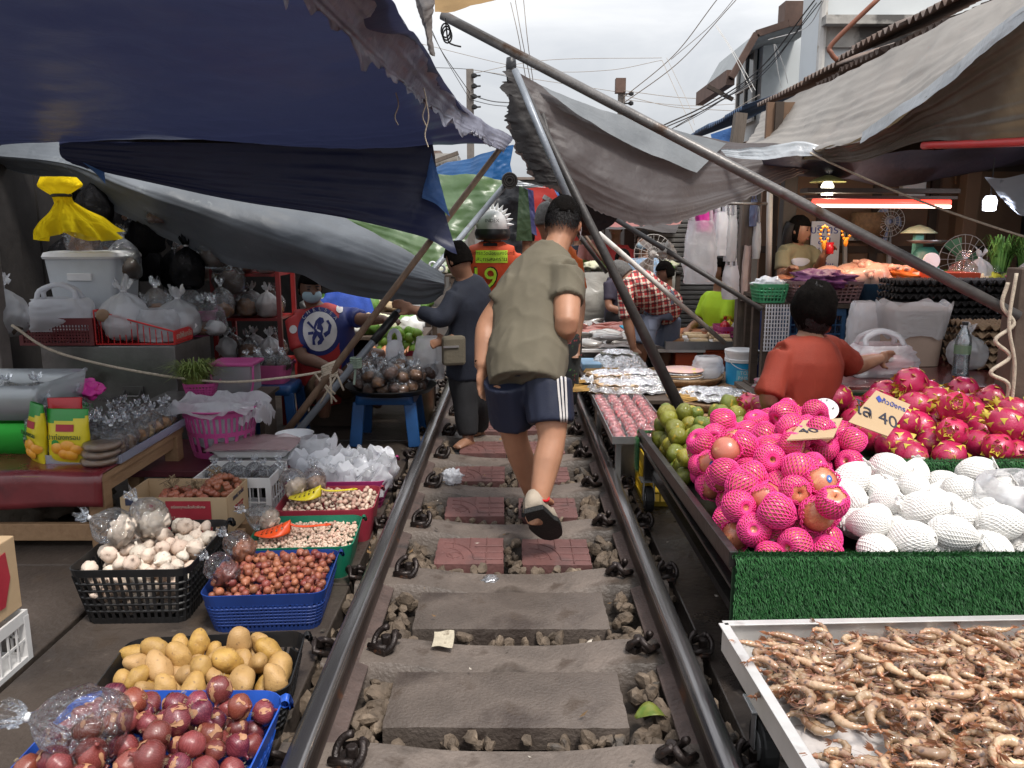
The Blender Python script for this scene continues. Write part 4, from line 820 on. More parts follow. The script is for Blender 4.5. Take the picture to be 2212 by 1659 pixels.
for k, (p, rr) in enumerate(heap(56, lambda: (lambda a, r: (-.82+r*math.cos(a), 5.40+r*math.sin(a)))(U(0, 6.28), .25*math.sqrt(R())), .047, lambda x, y: .358, 14, .85)):
    if k < 6: tmpl = proto(tied_bag('knotted_bag', 'small knotted clear bag of brown food on the black round tray', 'bag', (0, 0, 0), .052, .125, m_film, [m_dkf, m_brown][k % 2], 120+k, 'knotted bags on the round tray', .7)); PB = (PB if k else [])+[tmpl]
    dup(PB[k % len(PB)], loc=p-V((0, 0, .045)), rot=(U(-.5, .5), U(-.5, .5), U(0, 6.28)))
carrier('plastic_bag', 'white shopping bag with upright handles among the knotted bags', (-.81, 5.55, .50), .13, .07, .17, m_bag, 44, .1); carrier('clear_bag', 'big clear bag bulging at the rim of the round tray', (-.57, 5.5, .42), .22, .2, .28, m_film2, 47, handle=False)
t = thing('metal_tin', 'tall tin beside the blue stool at the rail', 'tin', (-.66, 5.72, 0)); b = M(); b.lathe([(0, .001), (.10, 0), (.10, .32), (.104, .325), (.1, .33), (0, .33)], 26, (-.66, 5.72, 0)); b.build('tin_wall', mat('tin', (.35, .27, .18), .35, .25, 6, metal=.6), t, auto=40)
stool('blue plastic stool under the rose tub in the shade', (-1.62, 5.42, 0), .34, .40, m_stb)
c = (-1.66, 5.42, .405); basket('rose_tub', 'rose plastic tub of black bagged goods on a blue stool', 'tub', c, .34, .26, .13, 0, m_pinkd, 'solid', .08, .82, .06, .01)
for k in range(7): tied_bag('knotted_bag', 'dark knotted bag heaped in the rose tub', 'bag', (c[0]-.12+.04*k, c[1]-.05+.1*(k % 2), .49), .06, .13, m_film, m_woodd, 140+k, 'dark bags in the rose tub', .7)
# red rack
t = thing('red_rack', 'red metal rack stacked with brown bags behind the rose tub', 'rack', (-1.95, 6.05, 0)); m_redw = mat('dark_red_rack', (.20, .012, .012), .45, .2, 8); xs, ys = (-2.15, -1.68), (5.85, 6.25)
for x in xs:
    for y in ys: b = M(); b.box((x, y, .62), (.03, .03, 1.24)); b.build('post', m_redw, t)
for z in (.45, .78, 1.1): b = M(); b.box((-1.915, 6.05, z), (.44, .38, .02)); b.build('shelf', m_redw, t)
for k in range(18): tied_bag('knotted_bag', 'clear bag of brown goods on the red metal rack', 'bag', (-2.1+.16*(k % 3), 5.9+.15*((k//3) % 2), (.465, .795, 1.115)[k//6]), .085, .22, m_film if k % 2 else m_film2, m_brown if k % 3 else m_dkf, 160+k, 'bags on the red rack', .8)
# hanging goods, post, rope
m_post = mat('concrete_post', (.17, .15, .135), .8, .25, 5, bump=.4, bscale=30)
b = M(); b.box((-2.97, 4.62, 1.3), (.11, .11, 2.6)); tag(b.build('concrete_post', m_post, bevel=.008), 'square concrete post beside the hanging yellow bag', 'post')
m_yfilm = film('yellow_film', (.95, .72, .02), .4, .25, 16, .9, .8); m_blk = film('black_film', (.02, .02, .022), .8, .16, 18, .9, .75)
t = thing('yellow_bag', 'bright yellow plastic bag gathered and hanging under the grey tarp', 'plastic bag', (-2.74, 5.15, 1.38)); b = M()
def yb(u, v):
    a = 2*PI*u; pr_ = [.10, .13, .055, .05, .10, .17, .21, .235]; k = v*7; j = min(int(k), 6); r = pr_[j]*(7 and 1-(k-j))+pr_[j+1]*(k-j); r *= 1+.16*math.sin(9*a+v*3)*(.4+v)+.12*noise.noise(V((math.cos(a)*2, math.sin(a)*2, v*5))); return V((-2.80+.10*v*v+r*math.cos(a), 5.15+r*.6*math.sin(a), 1.74-.36*v+.03*math.sin(3*a)*v))
b.grid(yb, 54, 26, cu=True); b.build('bag_film', m_yfilm, t, smooth=True); b = M(); b.tube([V((-2.79+.055*math.cos(a), 5.15+.04*math.sin(a), 1.63)) for a in [i*PI/8 for i in range(16)]], .01, 6, closed=True); b.build('tie', m_black, t)
for k in range(22):
    x = -3.0+.14*(k % 8)+U(-.03, .03); y = 5.5+.35*(k//8)+U(-.1, .1); z = 1.12+.18*(k % 3)+U(-.05, .1)-.10*(k % 8)/4
    tied_bag('hanging_bag', ['dark plastic bag hanging in the shade of the left stall', 'clear bag of packets hanging in the shade of the left stall'][k % 2], 'bag', (x, y, z), .11, .34, m_blk if k % 2 == 0 else m_film, (m_dkf if k % 4 == 1 else m_woodd) if k % 2 else None, 210+k, ['dark hanging bags of the left stall', 'clear hanging bags of the left stall'][k % 2], .8)
m_rope = mat('rope', (.52, .44, .34), .8, .2, 60, bump=.6, bscale=200)
ra, rb = at(25, 702, 4.55), at(712, 800, 4.93)
b = M(); P = catmull([at(25, 702, 4.55), at(120, 760, 4.6), at(300, 803, 4.7), at(480, 825, 4.8), at(620, 815, 4.88), rb], 40); b.tube(P, .008, 7)
tag(b.build('rope', m_rope, smooth=True), 'pale rope sagging from the concrete post to the brown pole', 'rope')
b = M(); q = rb
for i in range(7): b.tube([q+V((.045*math.cos(a), .045*math.sin(a), -.04+.013*i+.02*math.cos(a))) for a in [k*PI/5 for k in range(10)]], .008, 6, closed=True)
for i in range(5): b.tube([q, q+V((U(-.09, .1), -.04, U(-.06, .04))), q+V((U(-.06, .1), -.05, U(-.2, -.08)))], .007, 5)
tag(b.build('rope_knot', m_rope, smooth=True), 'frayed rope knot tied round the brown pole', 'rope')
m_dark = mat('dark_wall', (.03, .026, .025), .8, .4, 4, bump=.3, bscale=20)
t = thing('shade_roof', 'added dark sheet roof blocking sky light over the left stalls behind the grey tarp', 'roof', (-2.7, 7, 2.2)); b = M(); b.grid(lambda u, v: V((-3.9+2.3*u, 6.4+3.2*v, 2.35-.15*u+.012*math.sin(v*150))), 4, 220); b.build('sheeting', m_dark, t, smooth=True, thick=.004)  # roof added to keep sky light out of the left stalls
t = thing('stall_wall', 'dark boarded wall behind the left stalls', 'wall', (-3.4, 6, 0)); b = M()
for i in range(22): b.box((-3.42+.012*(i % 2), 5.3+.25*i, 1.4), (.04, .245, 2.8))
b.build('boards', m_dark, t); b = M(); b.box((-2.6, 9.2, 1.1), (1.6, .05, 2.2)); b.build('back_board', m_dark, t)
# ================================================================ fruit cart on the right
random.seed(41)
m_dsteel = mat('cart_steel', (.055, .05, .048), .32, .3, 7, metal=.7, bump=.15, bscale=40, spots=((.14, .12, .11), 9, .64)); m_turf = mat('turf_green', (.012, .085, .018), .6, .5, 25, col2=(.03, .15, .035), spots=((.05, .19, .06), 60, .64)); m_turfb = mat('turf_back', (.006, .035, .01), .8, .3, 10)
m_rub = mat('rubber', (.012, .012, .012), .6, .3, 20); m_zinc = mat('zinc', (.42, .42, .42), .32, .15, 8, metal=.8, spots=((.25, .22, .2), 7, .62))
def caster(p, t, r=.065):
    p = V(p); b = M(); b.tube([p+V((-.02, 0, 0)), p+V((.02, 0, 0))], r, 22); b.build('wheel_tyre', m_rub, t, bevel=.006); b = M(); b.tube([p+V((-.023, 0, 0)), p+V((.023, 0, 0))], r*.55, 16); b.build('wheel_rim', m_zinc, t)
    b = M()
    for s in (-1, 1): b.bar(p+V((s*.03, 0, -.01)), p+V((s*.024, .02, r+.02)), .004, .035, up=(0, 1, 0))
    b.box(p+V((0, .02, r+.03)), (.09, .09, .008)); b.build('caster_fork', m_zinc, t, bevel=.002)
cart = thing('fruit_cart', 'steel fruit cart edged with artificial turf on caster wheels', 'cart', (1.45, 3.1, 0))
def zc(y): return .455-.038*(y-2.3)
b = M(); b.bar((.66, 2.27, zc(2.27)), (.66, 4.05, zc(4.05)), .028, .05); b.bar((.685, 2.27, zc(2.27)-.06), (.685, 4.05, zc(4.05)-.06), .03, .008); b.build('side_rail', m_dsteel, cart, bevel=.003)
b = M(); b.add([V((.66, 2.28, .36)), V((2.6, 2.28, .36)), V((2.6, 4.05, .33)), V((.66, 4.05, .33))], [(0, 1, 2, 3)]); b.build('deck', m_dsteel, cart, thick=.01)
for x, y in ((.70, 4.0), (.74, 2.36), (2.5, 4.0), (2.5, 2.36)):
    b = M(); b.box((x, y, .245), (.045, .045, .19)); b.build('leg', m_dsteel, cart); caster((x, y-.03, .066), cart)
b = M(); b.bar((.70, 4.0, .2), (2.5, 4.0, .2), .03); b.bar((.72, 2.40, .22), (.72, 4.0, .2), .03); b.build('lower_frame', m_dsteel, cart)
def turf(name, parent, O, A, B, Nn, n, ln=.016, label=None):          # panel with blades of artificial grass
    O, A, B, Nn = V(O), V(A), V(B), V(Nn).normalized(); b = M(); b.add([O, O+A, O+A+B, O+B], [(0, 1, 2, 3)]); b.cur = 1
    dn = V((0, 0, -1))
    vs, fs = [], []
    for i in range(n):
        p = O+A*R()+B*R(); d = (Nn*U(.5, 1)+dn*U(.2, .9)+A.normalized()*U(-.5, .5)).normalized()*ln*U(.6, 1.3); s = A.normalized()*.0016+B.normalized()*U(-.001, .001)
        k = len(vs); vs += [p-s, p+s, p+d]; fs.append((k, k+1, k+2))
    b.add(vs, fs); return b.build(name, [m_turfb, m_turf], parent)
turf('turf_border', cart, (.665, 2.262, .235), (1.9, 0, 0), (0, 0, .235), (0, -1, .25), 26000)
b = M(); b.box((1.6, 2.28, .35), (1.88, .012, .225)); b.build('front_board', m_turfb, cart)
turf('turf_border', cart, (.655, 2.262, .47), (1.9, 0, 0), (0, .03, .002), (0, -.4, 1), 5000, .02)
turf('turf_corner', cart, (.64, 4.03, .22), (0, -.10, 0), (0, 0, .17), (-1, 0, .2), 1500); turf('turf_corner', cart, (.64, 4.03, .40), (.14, 0, 0), (0, 0, .012), (0, -1, .2), 300)
# raised box for the dragon fruit
tb = thing('fruit_box', 'raised box edged with artificial turf holding dragon fruit', 'box', (1.95, 3.5, .34)); b = M(); b.box((1.95, 3.02, .44), (1.10, .014, .19)); b.box((1.395, 3.5, .43), (.014, .95, .17)); b.box((1.95, 3.97, .48), (1.1, .014, .28)); b.box((1.95, 3.5, .46), (1.09, .93, .012)); b.build('board', m_turfb, tb)
turf('turf_border', tb, (1.39, 3.008, .36), (1.1, 0, 0), (0, 0, .185), (0, -1, .25), 12000, .014); turf('turf_border', tb, (1.39, 3.01, .545), (1.1, 0, 0), (0, .02, 0), (0, 0, 1), 1500, .012); turf('turf_border', tb, (1.95, 3.96, .5), (.56, 0, 0), (0, 0, .14), (0, -1, .2), 4500, .016)
# ---- fruit models
m_apple = mat('apple_skin', (.46, .10, .06), .3, .25, 2.4, col2=(.62, .30, .13), rcol=(.52, .15, .10), rnd=.12, coat=.3, spots=[((.66, .42, .17), 1.6, .60), ((.36, .05, .04), 4, .64)], streak=(5, 5, .8))
m_net = mat('pink_foam_net', (.80, .045, .26), .55, .12, 5, rnd=.1, sss=.0); m_netw = mat('white_foam_net', (.76, .74, .71), .6, .05, 4, rnd=.04); m_pear = mat('pear_skin', (.66, .55, .34), .45, .15, 3, col2=(.72, .64, .46), rnd=.08)
m_stick = mat('blue_sticker', (.02, .09, .34), .35, .1)
APF = [(.02, -.80), (.18, -.88), (.42, -.93), (.72, -.74), (.94, -.35), (1, .08), (.95, .48), (.74, .8), (.45, .90), (.2, .82), (.06, .66), (.01, .6)]
def pr(prof, v):
    k = v*(len(prof)-1); j = min(int(k), len(prof)-2); k -= j; return prof[j][0]*(1-k)+prof[j+1][0]*k, prof[j][1]*(1-k)+prof[j+1][1]*k
def net(prof, v0, v1, na, nr, rad, off, b=None, ruff=.0, sh=0, elong=1):
    b = b or M(); P = {}
    for j in range(nr+1):
        v = v0+(v1-v0)*j/nr; r, z = pr(prof, min(1, max(0, v))); r = max(r, .22)
        for i in range(na):
            a = 2*PI*(i+.5*(j % 2))/na+sh*j; rr = r*off+(ruff*(1+.6*math.sin(a*5+sh*40)) if j >= nr-1 else 0)+.02*noise.noise(V((math.cos(a)*2, math.sin(a)*2, j*.7)))
            P[i, j] = V((rr*math.cos(a), rr*math.sin(a), z*off*elong))
    for j in range(nr):
        for i in range(na):
            for q in ((i, (i+1) % na) if j % 2 else ((i-1) % na, i)): b.tube([P[i, j], P[q, j+1]], rad, 5, cap=False)
    return b
apples = []
for k in range(5):
    pf_ = APF if k not in (1, 2) else [(r, z) for r, z in APF[:7]]+[(.78, .74), (.5, .90), (.22, .97), (.05, .98), (.01, .98)]; b = M().lathe(pf_, 24, mod=lambda a, z, k=k: 1+.03*math.cos(5*a+k)*(1 if z < 0 else .4)); o = b.build('apple', m_apple, keep=True, smooth=True); tag(o, '', 'apple'); proto(o)
    v0, v1 = [(.0, 1.0), (.0, .66), (.05, .58), (.0, .74), (.02, .97)][k]
    net(APF, v0, v1, 24, int(17*(v1-v0))+2, .035, 1.05, ruff=.16 if v1 < .9 else 0, sh=.02*k).build('foam_net', m_net, o, smooth=True)
    b = M(); b.tube([V((0, 0, .6)), V((.05, 0, .95))], .03, 5) if k not in (1, 2) else b.tube([V((0, 0, -.8)), V((.05, 0, -1))], .03, 5); b.build('stem', m_stem, o)
    if k == 1:
        b = M(); a0 = .4; b.grid(lambda u, v: (lambda d: d*1.012)(V((.2*v*math.cos(2*PI*u), .28*v*math.sin(2*PI*u), .90)) if False else (lambda x, y: V((x, y, .97*math.sqrt(max(0, 1-(x*x+y*y)*.50)))))(.24+.17*v*math.cos(2*PI*u), .24*v*math.sin(2*PI*u))), 18, 5)
        for q in b.v: q *= 1.03
        b.build('sticker', m_stick, o, smooth=True)
        b = M(); b.grid(lambda u, v: (lambda x, y: V((x, y, .97*math.sqrt(max(0, 1-(x*x+y*y)*.50)))))(.24+.06*v*math.cos(2*PI*u), .07*v*math.sin(2*PI*u)), 10, 3)
        for q in b.v: q *= 1.05
        b.build('sticker_emblem', m_white, o)
pears = []
PF = [(.02, -.95), (.3, -.93), (.7, -.72), (.96, -.3), (1, .0), (.93, .3), (.75, .56), (.5, .78), (.25, .96), (.02, 1.04)]
for k in range(4):
    b = M().lathe(PF, 20); o = b.build('wrapped_fruit', m_pear, keep=True, smooth=True); tag(o, '', 'fruit'); proto(o)
    for q in o.data.vertices: q.co.z *= 1.38
    b = net(PF, 0, 1., 26, 24, .036, 1.062, ruff=.2, sh=.05*k, elong=1.42)
    # closed foam between the ribs
    b.lathe([(r*1.055, z*1.055*1.39) for r, z in PF[:(10 if k != 1 else 8)]], 20); b.build('foam_net', m_netw, o, smooth=True)
m_tang = mat('tangerine_skin', (.062, .11, .012), .32, .3, 2.0, col2=(.12, .17, .018), rcol=(.30, .26, .02), rnd=.2, bump=.35, bscale=70, coat=.25, cell=1, spots=((.45, .30, .02), 1.5, .62))
tangs = [lathe_proto('tangerine', [(.01, -.8), (.12, -.84), (.45, -.8), (.82, -.52), (1, -.08), (.95, .3), (.7, .66), (.38, .82), (.12, .8), (.02, .76)], m_tang, 20, None, 'tangerine', '', '', k+1) for k in range(3)]
m_drag = mat('dragon_skin', (.36, .010, .055), .32, .25, 2.2, col2=(.50, .03, .10), rcol=(.44, .012, .08), rnd=.16, coat=.2, spots=((.42, .09, .05), 1.8, .62), bump=.2, bscale=8); m_scale = mat('dragon_scale', (.55, .36, .03), .45, .3, 6, col2=(.45, .42, .06))
drags = []
for k in range(3):
    prof = [(.02, -1.12), (.3, -1.08), (.68, -.82), (.94, -.35), (1, .05), (.9, .5), (.64, .88), (.34, 1.1), (.2, 1.2), (.02, 1.18)]
    b = M().lathe(prof, 24, mod=lambda a, z, k=k: 1+.05*math.sin(5*a+k*2+z*2.5)); b.cur = 1
    for j in range(6):
        for i in range(5):
            v = .16+.70*j/5; r, z = pr(prof, v); a = 2*PI*(i+.5*(j % 2))/5+k*.4+U(-.15, .15); d = V((math.cos(a), math.sin(a), 0)); s = V((-math.sin(a), math.cos(a), 0)); p = d*r*.99+V((0, 0, z)); ln = .28*U(.7, 1.2)*(1+.5*(j > 3)); up = V((0, 0, 1))
            tip = p+d*(.20*U(.6, 1.2))+up*ln; b.add([p-s*.22-up*.05, p+d*.05, p+s*.22-up*.05, p+d*.09-s*.10+up*ln*.5, p+d*.13+up*ln*.5, p+d*.09+s*.10+up*ln*.5, tip], [(0, 1, 4, 3), (1, 2, 5, 4), (3, 4, 6), (4, 5, 6)])
    for i in range(8): a = i*.785; p = V((.15*math.cos(a), .15*math.sin(a), 1.15)); b.add([p+V((-.06*math.sin(a), .06*math.cos(a), 0)), p-V((-.06*math.sin(a), .06*math.cos(a), 0)), p+V((.18*math.cos(a), .18*math.sin(a), .4))], [(0, 1, 2)])
    o = b.build('dragon_fruit', [m_drag, m_scale], keep=True, smooth=True); tag(o, '', 'dragon fruit'); proto(o)
# ---- fruit heaps
def poly_samp(P):
    xs = [p[0] for p in P]; ys = [p[1] for p in P]
    def ins(x, y):
        c = False; j = len(P)-1
        for i in range(len(P)):
            if (P[i][1] > y) != (P[j][1] > y) and x < (P[j][0]-P[i][0])*(y-P[i][1])/(P[j][1]-P[i][1])+P[i][0]: c = not c
            j = i
        return c
    def f():
        while True:
            x, y = U(min(xs), max(xs)), U(min(ys), max(ys))
            if ins(x, y): return x, y
    return f
zap = lambda x, y: .375+.07*math.exp(-((x-1.12)/.36)**2-((y-3.1)/.5)**2)
ap_pl = heap(132, poly_samp([(.735, 2.36), (1.0, 2.36), (1.06, 2.7), (1.12, 2.95), (1.34, 3.0), (1.34, 3.62), (1.08, 3.5), (.74, 3.2)]), .049, zap, 26, .93, .1)
AL = ['apple in a pink foam net on the turf edged cart', 'red apple half out of its pink foam net on the fruit cart']
for p, rr in ap_pl:
    k = random.choice([0, 0, 0, 1, 2, 3, 4, 4, 4, 3, 3]); d = V((U(-.55, .5), -1, U(-.2, .9))) if k in (1, 2) else V((U(-1, 1), U(-1, 1), U(-.3, 1)))
    dup([o for o in PROTO if o.name.startswith('apple')][k], loc=p, rot=d.to_track_quat('Z', 'Y').to_euler(), s=rr, label=AL[k in (1, 2, 3)], group=['apples in pink nets on the cart', 'apples half out of pink nets'][k in (1, 2, 3)])
pe_pl = heap(66, poly_samp([(1.10, 2.38), (1.9, 2.38), (1.9, 2.92), (1.4, 2.96), (1.17, 2.92)]), .050, lambda x, y: .37+.06*math.exp(-((x-1.45)/.3)**2-((y-2.75)/.22)**2), 24, .92, .12)
for p, rr in pe_pl:
    d = V((U(-1, 1), U(-1, .6), U(-.25, .6))); dup(random.choice([o for o in PROTO if o.name.startswith('wrapped_fruit')]), loc=p, rot=d.to_track_quat('Z', 'Y').to_euler(), s=rr, label='fruit wrapped in white ribbed foam net on the fruit cart', group='fruit in white foam nets')
scatter(tangs, heap(92, poly_samp([(.73, 3.3), (1.0, 3.56), (1.25, 3.68), (1.22, 4.02), (.73, 4.02)]), .042, lambda x, y: .335+.04*math.exp(-((x-1.0)/.25)**2-((y-3.85)/.2)**2), 22, .93, .12), 'green tangerine heaped at the far corner of the fruit cart', 'green tangerines on the fruit cart')
DR = [o for o in PROTO if o.name.startswith('dragon_fruit')]
for p, rr in heap(20, poly_samp([(1.20, 3.66), (1.37, 3.64), (1.50, 4.0), (1.16, 4.04)]), .062, lambda x, y: .36, 20, .92, .12):
    dup(random.choice(DR), loc=p, rot=V((U(-1, 1), U(-1, 1), U(-.2, .3))).to_track_quat('Z', 'Y').to_euler(), s=rr, label='dragon fruit in the heap behind the pink netted apples', group='dragon fruit behind the apples')
for p, rr in heap(46, poly_samp([(1.50, 3.10), (2.3, 3.10), (2.3, 3.9), (1.55, 3.9)]), .068, lambda x, y: .468+.06*math.exp(-((x-1.9)/.3)**2-((y-3.6)/.3)**2), 20, .92, .12):
    dup(random.choice(DR), loc=p, rot=V((U(-1, 1), U(-1, 1), U(-.2, .3))).to_track_quat('Z', 'Y').to_euler(), s=rr, label='dragon fruit heaped in the raised turf edged box', group='dragon fruit in the raised box')
m_flesh = mat('white_flesh', (.72, .70, .70), .4, .05, 5, spots=((.03, .03, .03), 42, .60)); q = at(1782, 884, 3.62)
t = thing('cut_dragon_fruit', 'dragon fruit cut open showing white speckled flesh beside the price cards', 'dragon fruit', q); b = M(); dd = V((-.25, -.75, .75)).normalized(); ax = dd.orthogonal().normalized(); bx = dd.cross(ax)
b.grid(lambda u, v: q+(ax*math.cos(2*PI*u)+bx*math.sin(2*PI*u))*.064*math.sin(PI/2*v)-dd*(.075*math.cos(PI/2*v)), 22, 8, cu=True); b.build('peel', m_drag, t, smooth=True); b = M(); b.grid(lambda u, v: q+(ax*math.cos(2*PI*u)+bx*math.sin(2*PI*u))*.060*v+dd*.003*(1-v), 22, 5, cu=True); b.build('flesh', m_flesh, t)
# price cards
def card(label, P, rows, m):
    P = [V(p) for p in P]; n = (P[1]-P[0]).cross(P[3]-P[0]).normalized()                      # P: top-left, top-right, bottom-right, bottom-left
    t = thing('price_card', label, 'price card', P[3]); n = -n
    if n.y > 0 and n.z < .3: n = -n
    b = M(); b.poly(P, -n*.005); b.build('card', m_card, t); mt = basis(P[1]-P[0], n)
    for s, u, v, sz, mm in rows: text('handwriting', s, sz, mm, mt, P[0].lerp(P[1], u).lerp(P[3].lerp(P[2], u), v)+n*.002, t)
m_bink = mat('blue_marker', (.03, .06, .3), .5, .1); m_kink = mat('black_marker', (.02, .022, .04), .5, .1)
card('upright cardboard price card reading 40 between the dragon fruit heaps', [at(1893, 843, 3.2), at(1967, 874, 3.2), at(1918, 942, 3.04), at(1833, 911, 3.04)], [('โล 40', .46, .62, .085, m_kink), ('แก้วมังกร', .58, .2, .032, m_bink), ('♦', .22, .2, .035, m_bink)], m_card)
card('flat cardboard price card lying on the pink netted apples', [at(1735, 908, 3.06), at(1820, 903, 3.06), at(1800, 944, 2.84), at(1699, 950, 2.84)], [('40', .35, .62, .075, m_kink), ('โลละ', .65, .25, .04, m_kink)], m_card)
# red and white bags at the right end
carrier('plastic_bag', 'clear bag with red print behind the white netted fruit', (1.72, 2.62, .44), .26, .3, .16, m_film2, 71, handle=False); b = M(); b.grid(lambda u, v: V((1.66+.1*u, 2.45+.05*v, .57+.03*v+.01*math.sin(u*5))), 6, 6); tag(b.build('red_wrapper', m_redpk, smooth=True, thick=.002), 'red printed film over the clear bag at the cart end', 'wrapper')
# yellow crate below
m_ycr = mat('yellow_crate', (.50, .33, .02), .45, .15, 7); crate('yellow_crate', 'yellow slotted crate on the ground under the fruit cart', (.90, 4.2, 0), .42, .32, .26, m_ycr, 0, 12, 4)
# ================================================================ shrimp tray
random.seed(5)
m_alu = mat('aluminium', (.62, .60, .58), .38, .12, 7, metal=.55, bump=.2, bscale=18, spots=((.36, .32, .3), 6, .63))
TR = thing('shrimp_tray', 'bent aluminium tray full of raw shrimp at the front corner', 'tray', (1.2, 1.4, .34)); cs_, sn_ = math.cos(.04), math.sin(.04)
def tp(u, v, z): return V((.55+cs_*u-sn_*v, 1.955+sn_*u+cs_*v, z))
Wt, Dt = 1.35, -1.2
b = M(); 
for A, B in ((tp(0, 0, .375), tp(0, Dt, .375)), (tp(0, 0, .375), tp(Wt, 0, .375)), (tp(Wt, 0, .375), tp(Wt, Dt, .375)), (tp(0, Dt, .375), tp(Wt, Dt, .375))):
    b.bar(A, B, .005, .075); b.bar(A+V((0, 0, .0385)), B+V((0, 0, .0385)), .026, .004)
b.build('tray_wall', m_alu, TR, bevel=.0015); b = M(); b.add([tp(0, 0, .342), tp(Wt, 0, .342), tp(Wt, Dt, .342), tp(0, Dt, .342)], [(0, 3, 2, 1)]); b.build('bottom', m_alu, TR, thick=.004)
tr2 = thing('trolley', 'dark steel trolley on casters under the shrimp tray', 'trolley', (1.2, 1.4, 0)); b = M()
for A, B in ((tp(.05, -.05, .31), tp(.05, Dt+.05, .31)), (tp(.05, -.05, .31), tp(Wt-.05, -.05, .31)), (tp(Wt-.05, -.05, .31), tp(Wt-.05, Dt+.05, .31))): b.bar(A, B, .03, .045)
for u, v in ((.12, -.06), (Wt-.1, -.06), (.12, Dt+.1), (Wt-.1, Dt+.1)): b.bar(tp(u, v, .15), tp(u, v, .3), .035)
b.build('trolley_frame', m_dsteel, tr2); caster(tp(.12, -.02, .075), tr2, .074); caster(tp(.12, Dt+.1, .075), tr2, .074); caster(tp(Wt-.1, -.06, .075), tr2, .074)
m_ice = mat('ice', (.50, .46, .44), .10, .2, 9, bump=.5, bscale=18, spots=((.22, .15, .11), 5, .5)); m_shr = mat('shrimp_shell', (.36, .22, .115), .14, .3, 2.6, col2=(.58, .43, .28), rcol=(.32, .18, .10), rnd=.32, sss=.12, coat=.7, bump=.25, bscale=6, spots=((.10, .06, .045), 2.6, .66)); m_shh = mat('shrimp_head', (.24, .13, .075), .16, .3, 4, col2=(.38, .22, .13), rnd=.3, coat=.6, spots=((.09, .05, .04), 3, .6)); m_sht = mat('shrimp_tail', (.40, .17, .07), .2, .3, 5, col2=(.30, .14, .09), rnd=.25, coat=.5); m_leg = mat('shrimp_legs', (.32, .15, .11), .35, .3, 6, rnd=.2); m_eye = mat('shrimp_eye', (.01, .01, .01), .15)
b = M(); b.grid(lambda u, v: tp(.02+.98*Wt*u, Dt+.02-(Dt+.04)*v, .352+.03*noise.noise(V((u*6, v*6, 2)))+.02*noise.noise(V((u*15, v*15, 4)))+.055*math.exp(-((u-.1)/.06)**2-((v-.37)/.10)**2)-.018*math.exp(-((u)/.06)**2-((v-1)/.25)**2)), 60, 50); tag(b.build('ice_bed', m_ice, smooth=True), 'bed of melting ice under the shrimp', 'ice', kind='stuff')
def shrimp(k, curl):
    b = M(); n = 22; P = []; a = -.15; p = V((0, 0, 0)); st = 2.1/n
    for i in range(n): P.append(p.copy()); a += curl/n*(.25 if i < 8 else 1.3); p += V((math.cos(a), math.sin(a), 0))*st
    rs = []
    for i in range(n):
        t = i/(n-1); r = .205*(min(1, .25+t*4.5))*(1 if t < .45 else 1-.72*((t-.45)/.55)**1.2); seg = .026*(1 if i % 3 == 0 and i > 7 else -.25); rs.append(((r+seg)*1.0, (r+seg)*1.12))
    b.tube(P, rs, 9, up=(0, 0, 1)); b.m = [1 if q < 63 else (2 if q > 9*(n-4) else 0) for q in range(len(b.m))]
    d0 = (P[0]-P[1]).normalized(); b.tube([P[0]+V((0, .05, 0)), P[0]+d0*.22+V((0, .10, 0)), P[0]+d0*.45+V((0, .13, 0))], [.04, .022, .004], 5)
    dt = (P[-1]-P[-2]).normalized(); sd = V((-dt.y, dt.x, 0))
    for s in (-1, -.35, .35, 1): q = P[-1]; b.cur = 2; b.add([q, q+dt*.2+sd*(s*.16)+V((0, 0, .08)), q+dt*.46+sd*(s*.26), q+dt*.2+sd*(s*.16)-V((0, 0, .08))], [(0, 1, 2), (0, 2, 3)])
    o = b.build('shrimp', [m_shr, m_shh, m_sht], keep=True, smooth=True); tag(o, '', 'shrimp'); proto(o); b = M()
    for i in range(5): q = P[2+i]; b.tube([q+V((0, .08, 0)), q+V((-.12, .24, .05*(-1)**i)), q+V((-.3-.04*i, .36, .02))], .012, 4)
    for i in range(5): q = P[9+2*i]; dd = (P[9+2*i+1]-q).normalized(); nn = V((-dd.y, dd.x, 0)); b.tube([q+nn*.08, q+nn*.2+dd*.06], .02, 4)
    for s in (-1, 1): b.tube(catmull([P[0]+V((0, .06, .03*s)), P[0]+d0*.5+V((0, .25*s, .1)), P[0]+d0*.7+V((.4, .6*s, .1)), P[0]+V((.6, .75*s, .02))], 10), .006, 3)
    b.build('legs', m_leg, o); b = M(); b.ball(P[0]+V((.02, .04, .11)), .045, 6, 5); b.ball(P[0]+V((.02, .04, -.11)), .045, 6, 5); b.build('eyes', m_eye, o); return o
SH = [shrimp(k, c) for k, c in enumerate((1.3, 2.0, 2.7, 3.4, .8))]
def sfn():
    while True:
        u, v = U(.06, .86), -U(.055, .62)
        if v > -.12-.0 and u < .25 and R() < .8: continue
        if ((u-.15)/.085)**2+((v+.44)/.12)**2 < 1 and R() < .95: continue
        p = tp(u, v, 0); return p.x, p.y
def sz0(x, y): return .376+.03*math.exp(-((x-1.15)/.45)**2-((y-1.55)/.45)**2)
b = M()
for i in range(430):
    x, y = sfn(); p = V((x, y, .366+.02*R())); mt = Euler((U(-.3, .3), U(-.3, .3), U(0, 6.28))).to_matrix(); me = SH[i % 5].data; s = .046*U(.85, 1.1); k0 = len(b.m); b.add([p+mt @ (v.co*s) for v in me.vertices], [tuple(f.vertices) for f in me.polygons]); b.m[k0:] = [f.material_index for f in me.polygons]
tag(b.build('shrimp_layer', [m_shr, m_shh, m_sht], smooth=True), 'lower layer of raw shrimp covering the ice in the tray', 'shrimp', kind='stuff')
